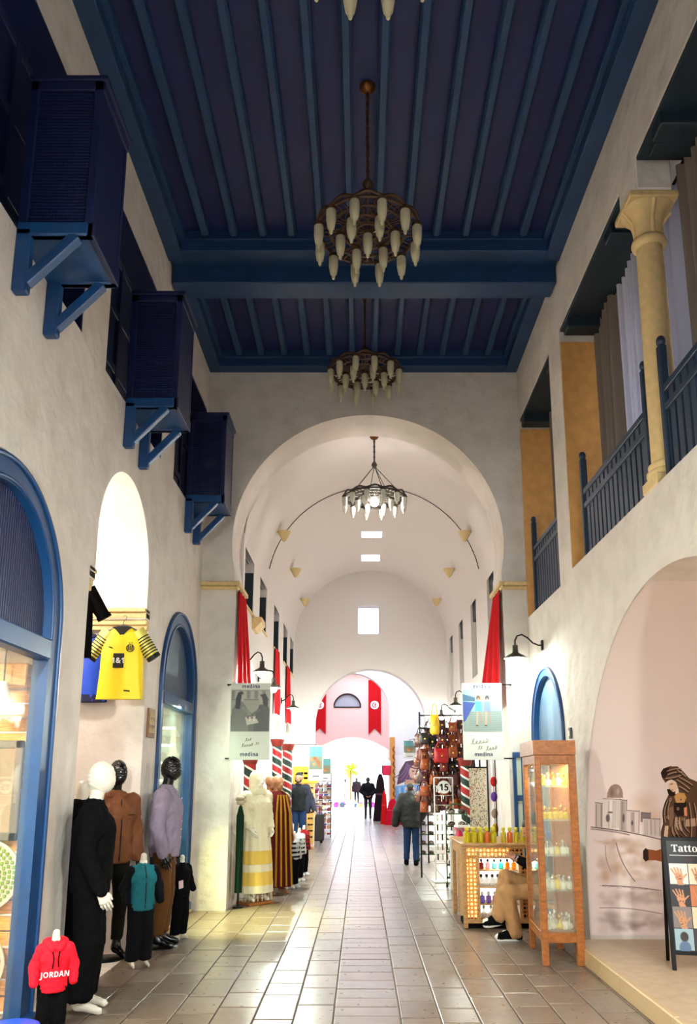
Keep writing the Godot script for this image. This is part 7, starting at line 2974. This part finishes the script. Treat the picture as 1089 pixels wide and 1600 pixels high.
	# two posters farther on
	poster("framed seaside poster on the right, before the painted woman", P(1.64, 2.72, 20.7), 0.36, 0.62, Color(0.50, 0.52, 0.60), Color(0.42, 0.36, 0.40), P(1.64, 3.05, 21.31))
	poster("small brown poster by the right jamb of the far arch", P(1.36, 2.50, 22.6), 0.36, 0.5, Color(0.72, 0.66, 0.62), Color(0.45, 0.18, 0.10), P(1.70, 2.8, 21.81))
	poster("beach photo poster on the left of the far arch", P(-1.02, 2.05, 18.4), 0.33, 0.78, Color(0.30, 0.55, 0.56), Color(0.52, 0.24, 0.08), P(-1.82, 2.46, 18.4))
	poster("second beach photo poster past the far arch", P(-0.98, 1.95, 22.6), 0.30, 0.62, Color(0.30, 0.55, 0.56), Color(0.60, 0.28, 0.08), P(-1.2, 2.28, 21.81))


func poster(label: String, at: Vector3, w: float, h: float, c0: Color, c1: Color, hook: Vector3) -> void:
	var o := thing("hung_poster", label, "poster", at)
	var im := blank(64, 128, Color(0.82, 0.80, 0.78))
	im.fill_rect(Rect2i(3, 3, 58, 84), c0)
	im.fill_rect(Rect2i(3, 40, 58, 47), c0.lerp(c1, 0.4))
	for i in 7:
		dab(im, 10 + rng.randf() * 44, 46 + rng.randf() * 34, 9, 7, c1.lerp(Color(0.9, 0.7, 0.5), rng.randf() * 0.5), 0.9, 0.4)
	im.fill_rect(Rect2i(18, 110, 28, 4), Color(0.2, 0.2, 0.3))
	sheet("print", Vector3(-w / 2, h / 2, 0.008), Vector3(w, 0, 0), Vector3(0, -h, 0), print_mat("poster_%d" % int(at.z * -100), im, 0.5), o)
	var s := ns()
	bx(s, Vector3(0, 0, -0.005), Vector3(w, h, 0.012), 0.002)
	ob("board", s, M.white_paint, o)
	s = ns()
	tube(s, [hook - at, Vector3(0, h / 2 + 0.02, 0), Vector3(0, h / 2 - 0.02, -0.01)], 0.008, 6)
	ob("bracket_rod", s, M.black_metal, o)


func shoe_rack(label: String, at: Vector3, h: float) -> void:
	var g := mat("rack_green", Color(0.16, 0.30, 0.14), 0.4)
	var o := thing("shoe_rack", label, "rack", at, -0.1)
	var s := ns()
	for x in [-0.17, 0.17]:
		for z in [-0.12, 0.12]:
			tube(s, [Vector3(x, 0.05, z), Vector3(x, h - 0.12, z)], 0.010, 6)
	for z in [-0.12, 0.12]:
		var pts := []
		for i in 11:
			var a := PI * i / 10
			pts.append(Vector3(0.17 * cos(a), h - 0.12 + 0.12 * sin(a), z))
		tube(s, pts, 0.010, 6)
	ob("frame", s, g, o)
	for i in 6:
		s = ns()
		var y := 0.14 + i * (h - 0.3) / 5.0
		for z in [-0.12, -0.04, 0.04, 0.12]:
			tube(s, [Vector3(-0.17, y, z), Vector3(0.17, y, z)], 0.005, 5)
		ob("wire_shelf", s, g, o)
		for k in 2:
			var sh := thing("leather_slipper", "dark leather slipper on the " + label.substr(0, 54).split(" on castors")[0] + label.split("on castors")[1], "slipper", at + Vector3(-0.085 + k * 0.17, y + 0.006, 0.0), 0.2, "leather slippers on the green shoe racks")
			var b := [[Vector3(0, 0.03, -0.09), Vector3(0, 0.03, -0.02), 0.034, 0.03], [Vector3(0, 0.03, 0.0), Vector3(0, 0.028, 0.09), 0.032, 0.036]]
			if not M.has("_slip"):
				M["_slip"] = sdf(b, 0.014, 0.02, [[Vector3(0, -1, 0), 0.0]])
				M["_slipup"] = sdf([[Vector3(-0.01, 0.05, 0.03), Vector3(0.01, 0.045, 0.09), 0.03, 0.026]], 0.012, 0.01)
			inst("sole", M["_slip"], [mat("slip_a", Color(0.10, 0.05, 0.04), 0.6), mat("slip_b", Color(0.28, 0.16, 0.10), 0.6), mat("slip_c", Color(0.45, 0.40, 0.36), 0.6)][(i + k) % 3], sh)
			inst("upper", M["_slipup"], [M.black_cloth, mat("slip_b", Color(0.28, 0.16, 0.10), 0.6)][(i * 2 + k) % 2], sh)
	for x in [-0.17, 0.17]:
		for z in [-0.12, 0.12]:
			s = ns()
			ball(s, Vector3(x, 0.03, z), Vector3(0.022, 0.03, 0.03), 10)
			ob("castor", s, M.black_metal, o)


func far_end() -> void:
	var s := ns()
	# painted woman on the bright cross wall
	var im := blank(260, 400, Color(0.93, 0.90, 0.885))
	for i in 26:
		im.fill_rect(Rect2i(0, i * 16, 260, 1), Color(0.88, 0.84, 0.83))
	var hair := Color(0.40, 0.28, 0.30)
	fillp(im, [Vector2(60, 130), Vector2(110, 50), Vector2(170, 40), Vector2(215, 80), Vector2(220, 190), Vector2(120, 200), Vector2(40, 230)], hair)
	for i in 9:
		stroke(im, Vector2(120 + i * 4, 60 + i * 3), Vector2(30 + i * 12, 170 + i * 8), 5, Color(0.62, 0.42, 0.50) if i % 2 else Color(0.36, 0.34, 0.48), 0.7, 16)
	dab(im, 176, 130, 42, 58, Color(0.86, 0.68, 0.58), 1.0, 0.15, 0.2)
	stroke(im, Vector2(150, 92), Vector2(222, 96), 5, Color(0.35, 0.28, 0.26), 0.9, -8)
	dab(im, 168, 124, 10, 5, Color(0.15, 0.1, 0.1), 1.0, 0.3)
	dab(im, 198, 124, 9, 5, Color(0.15, 0.1, 0.1), 1.0, 0.3)
	dab(im, 186, 158, 12, 5, Color(0.70, 0.28, 0.28), 1.0, 0.4)
	fillp(im, [Vector2(110, 190), Vector2(200, 190), Vector2(215, 235), Vector2(100, 235)], Color(0.80, 0.60, 0.50))
	for i in 10:
		dab(im, 112 + i * 10, 214 + 8 * sin(i * 1.3), 8, 6, Color(0.80, 0.66, 0.42), 0.9, 0.4)
	fillp(im, [Vector2(30, 240), Vector2(110, 228), Vector2(210, 228), Vector2(250, 270), Vector2(250, 330), Vector2(180, 390), Vector2(40, 390), Vector2(10, 330)], Color(0.50, 0.68, 0.84))
	for i in 7:
		stroke(im, Vector2(60 + i * 22, 250), Vector2(30 + i * 22, 380), 6, Color(0.34, 0.50, 0.74) if i % 2 else Color(0.72, 0.84, 0.92), 0.7, 14)
	var w := structure("trim_9", "wall painting of a woman in blue with wavy hair on bright brick")
	sheet("wall_painting", P(1.20, 2.62, 31.99), Vector3(1.30, 0, 0), Vector3(0, -2.0, 0), print_mat("woman_print", im, 0.8), w)
	# flags and half-moon window of the pink wall
	for e in [[-2.05, "red flag with a white emblem left of the half-moon window"], [0.68, "red flag with a white emblem right of the half-moon window"]]:
		var o := thing("wall_flag", e[1], "flag", P(e[0], 5.2, 39.95), 0.0, "red flags on the pink wall")
		s = ns()
		extr(s, PackedVector2Array([Vector2(-0.31, 1.35), Vector2(0.31, 1.35), Vector2(0.31, -1.35), Vector2(0, -1.05), Vector2(-0.31, -1.35)]), -0.01, 0.01)
		ob("cloth", s, M.red_cloth, o)
		s = ns()
		lathe(s, [Vector2(0.0, 0.0), Vector2(0.21, 0.0), Vector2(0.21, 0.012), Vector2(0.0, 0.012)], 24, Transform3D(Basis(Vector3(1, 0, 0), PI / 2), Vector3(0, 0.1, 0.012)))
		ob("disc", s, M.white_paint, o)
		s = ns()
		var cp := []
		for i in 13:
			var a := 0.7 + (TAU - 1.4) * i / 12.0
			cp.append(Vector3(0.11 * cos(a), 0.1 + 0.11 * sin(a), 0.03))
		tube(s, cp, 0.022, 6)
		ob("crescent", s, M.red_cloth, o)
		s = ns()
		var st := PackedVector2Array()
		for i in 10:
			var a := TAU * i / 10
			var r := 0.07 if i % 2 == 0 else 0.028
			st.append(Vector2(0.03 + r * cos(a), 0.1 + r * sin(a)))
		extr(s, st, 0.02, 0.035)
		ob("star", s, M.red_cloth, o)
	var hw := structure("window_40", "half-moon window with a dark rim in the pink wall")
	s = ns()
	var pts := []
	for i in 25:
		pts.append(P(-0.68 + 0.66 * cos(PI * i / 24.0), 5.2 + 0.66 * sin(PI * i / 24.0), 39.98))
	pts.append(pts[0])
	tube(s, pts, 0.035, 6)
	ob("rim", s, M.black_metal, hw)
	s = ns()
	var hm := PackedVector2Array()
	for i in 25:
		hm.append(Vector2(-0.68 + 0.65 * cos(PI * i / 24.0), 5.2 + 0.65 * sin(PI * i / 24.0)))
	extr(s, hm, -40.12, -40.1)
	ob("pane", s, mat("milky_pane", Color(0.62, 0.60, 0.62), 0.3), hw)
	# red dresses and robes on the right jamb of the court wall
	var stuff := [["crimson full skirted dress standing on the floor by the court arch", P(1.20, 0.0, 31.2), Color(0.72, 0.01, 0.12), 0.32, 0.95], ["bright red robe behind the crimson dress", P(0.90, 0.0, 31.7), Color(0.80, 0.04, 0.03), 0.15, 1.25], ["dark maroon robe hanging at the court arch", P(0.80, 0.0, 34.0), Color(0.10, 0.02, 0.03), 0.3, 1.9]]
	for e in stuff:
		var o := thing("hung_dress", e[0], "dress", e[1])
		s = ns()
		loft(s, [[Vector3(0, 0, 0), e[3], e[3] * 0.7], [Vector3(0, e[4] * 0.5, 0), e[3] * 0.7, e[3] * 0.5], [Vector3(0, e[4] * 0.85, 0), e[3] * 0.5, e[3] * 0.35], [Vector3(0, e[4], 0), e[3] * 0.2, e[3] * 0.15]], 28, 9, 0.06)
		ob("skirt", s, mat("dress_%d" % int(e[2].r * 1000), e[2], 0.8), o)
		s = ns()
		loft(s, [[Vector3(0, e[4] * 0.55, 0), e[3] * 0.72, e[3] * 0.52], [Vector3(0, e[4] * 0.59, 0), e[3] * 0.70, e[3] * 0.5]], 24)
		ob("sash", s, mat("sash_%d" % int(e[2].r * 1000), e[2].lerp(Color(1, 0.7, 0.7), 0.25), 0.8), o)
	var post_ := thing("clothes_post", "ochre post hung with wooden beads and small bags", "post", P(1.16, 0, 31.65))
	s = ns()
	bx(s, Vector3(0.06, 1.65, 0.08), Vector3(0.2, 3.3, 0.14), 0.02)
	ob("post", s, mat("post_ochre", Color(0.80, 0.52, 0.22), 0.7), post_)
	for i in 8:
		s = ns()
		tube(s, [Vector3(0.13, 1.0 + i * 0.28, 0.12), Vector3(0.08, 0.85 + i * 0.28, 0.15), Vector3(0.15, 0.72 + i * 0.28, 0.12)], 0.03, 6)
		ob("bead_string", s, mat("bead_brown", Color(0.42, 0.20, 0.08), 0.6), post_)
	var pb := thing("hung_bag", "pink and white bag hanging on the ochre post", "bag", P(0.98, 2.25, 31.45))
	s = ns()
	loft(s, [[Vector3(0, -0.42, 0), 0.14, 0.08], [Vector3(0, -0.3, 0), 0.18, 0.1], [Vector3(0, -0.05, 0), 0.18, 0.1]], 18)
	ob("pouch", s, mat("bag_pink", Color(0.85, 0.08, 0.25), 0.6), pb)
	s = ns()
	loft(s, [[Vector3(0, -0.05, 0), 0.18, 0.1], [Vector3(0, 0.12, 0), 0.17, 0.09], [Vector3(0, 0.18, 0), 0.1, 0.05]], 18)
	ob("top", s, M.white_paint, pb)
	s = ns()
	tube(s, [Vector3(-0.1, 0.15, 0), Vector3(0, 0.4, 0), Vector3(0.1, 0.15, 0)], 0.015, 6)
	ob("strap", s, M.bag_pink, pb)
	# wares laid out in the square
	var wc := [[Color(0.80, 0.15, 0.40), "pink"], [Color(0.20, 0.35, 0.70), "blue"], [Color(0.85, 0.72, 0.30), "yellow"], [Color(0.75, 0.68, 0.55), "straw"], [Color(0.60, 0.25, 0.55), "violet"], [Color(0.30, 0.30, 0.32), "grey"]]
	for i in 22:
		var e = wc[i % wc.size()]
		var o := thing("basket", "%s basket of wares on the ground of the square" % e[1], "basket", P(-3.0 + (i % 11) * 0.37, 0, 50.0 + int(i / 11) * 1.4 + rng.randf() * 0.3), 0.0, "baskets of wares in the square")
		s = ns()
		lathe(s, [Vector2(0, 0), Vector2(0.12, 0), Vector2(0.17, 0.22), Vector2(0.15, 0.2), Vector2(0, 0.16)], 12)
		ob("basket_wall", s, mat("wares_" + e[1], e[0], 0.8), o)
		s = ns()
		for k in 5:
			ball(s, Vector3(0.07 * cos(k * 1.26), 0.24, 0.07 * sin(k * 1.26)), Vector3(0.07, 0.06, 0.07), 8)
		ob("wares", s, mat("wares_" + wc[(i + 2) % 6][1], wc[(i + 2) % 6][0], 0.8), o)
	var tree := thing("spiky_plant", "yellow green spiky plant in a pot beyond the pink wall", "plant", P(-0.62, 0, 48.0))
	s = ns()
	lathe(s, [Vector2(0, 0), Vector2(0.2, 0), Vector2(0.28, 0.5), Vector2(0.24, 0.48), Vector2(0, 0.45)], 14)
	ob("pot", s, M.limestone, tree)
	s = ns()
	tube(s, [Vector3(0, 0.4, 0), Vector3(0.02, 2.2, 0)], 0.05, 8)
	ob("stem", s, M.cabinet_wood, tree)
	for i in 40:
		s = ns()
		var dir := Vector3(rng.randf_range(-1, 1), rng.randf_range(-0.7, 1), rng.randf_range(-1, 1)).normalized()
		tube(s, [Vector3(0.02, 2.2, 0), Vector3(0.02, 2.2, 0) + dir * 0.35, Vector3(0.02, 2.15, 0) + dir * 0.62], [0.02, 0.045, 0.004], 5)
		ob("leaf", s, mat("leaf_lime", Color(0.62, 0.72, 0.10), 0.6), tree)
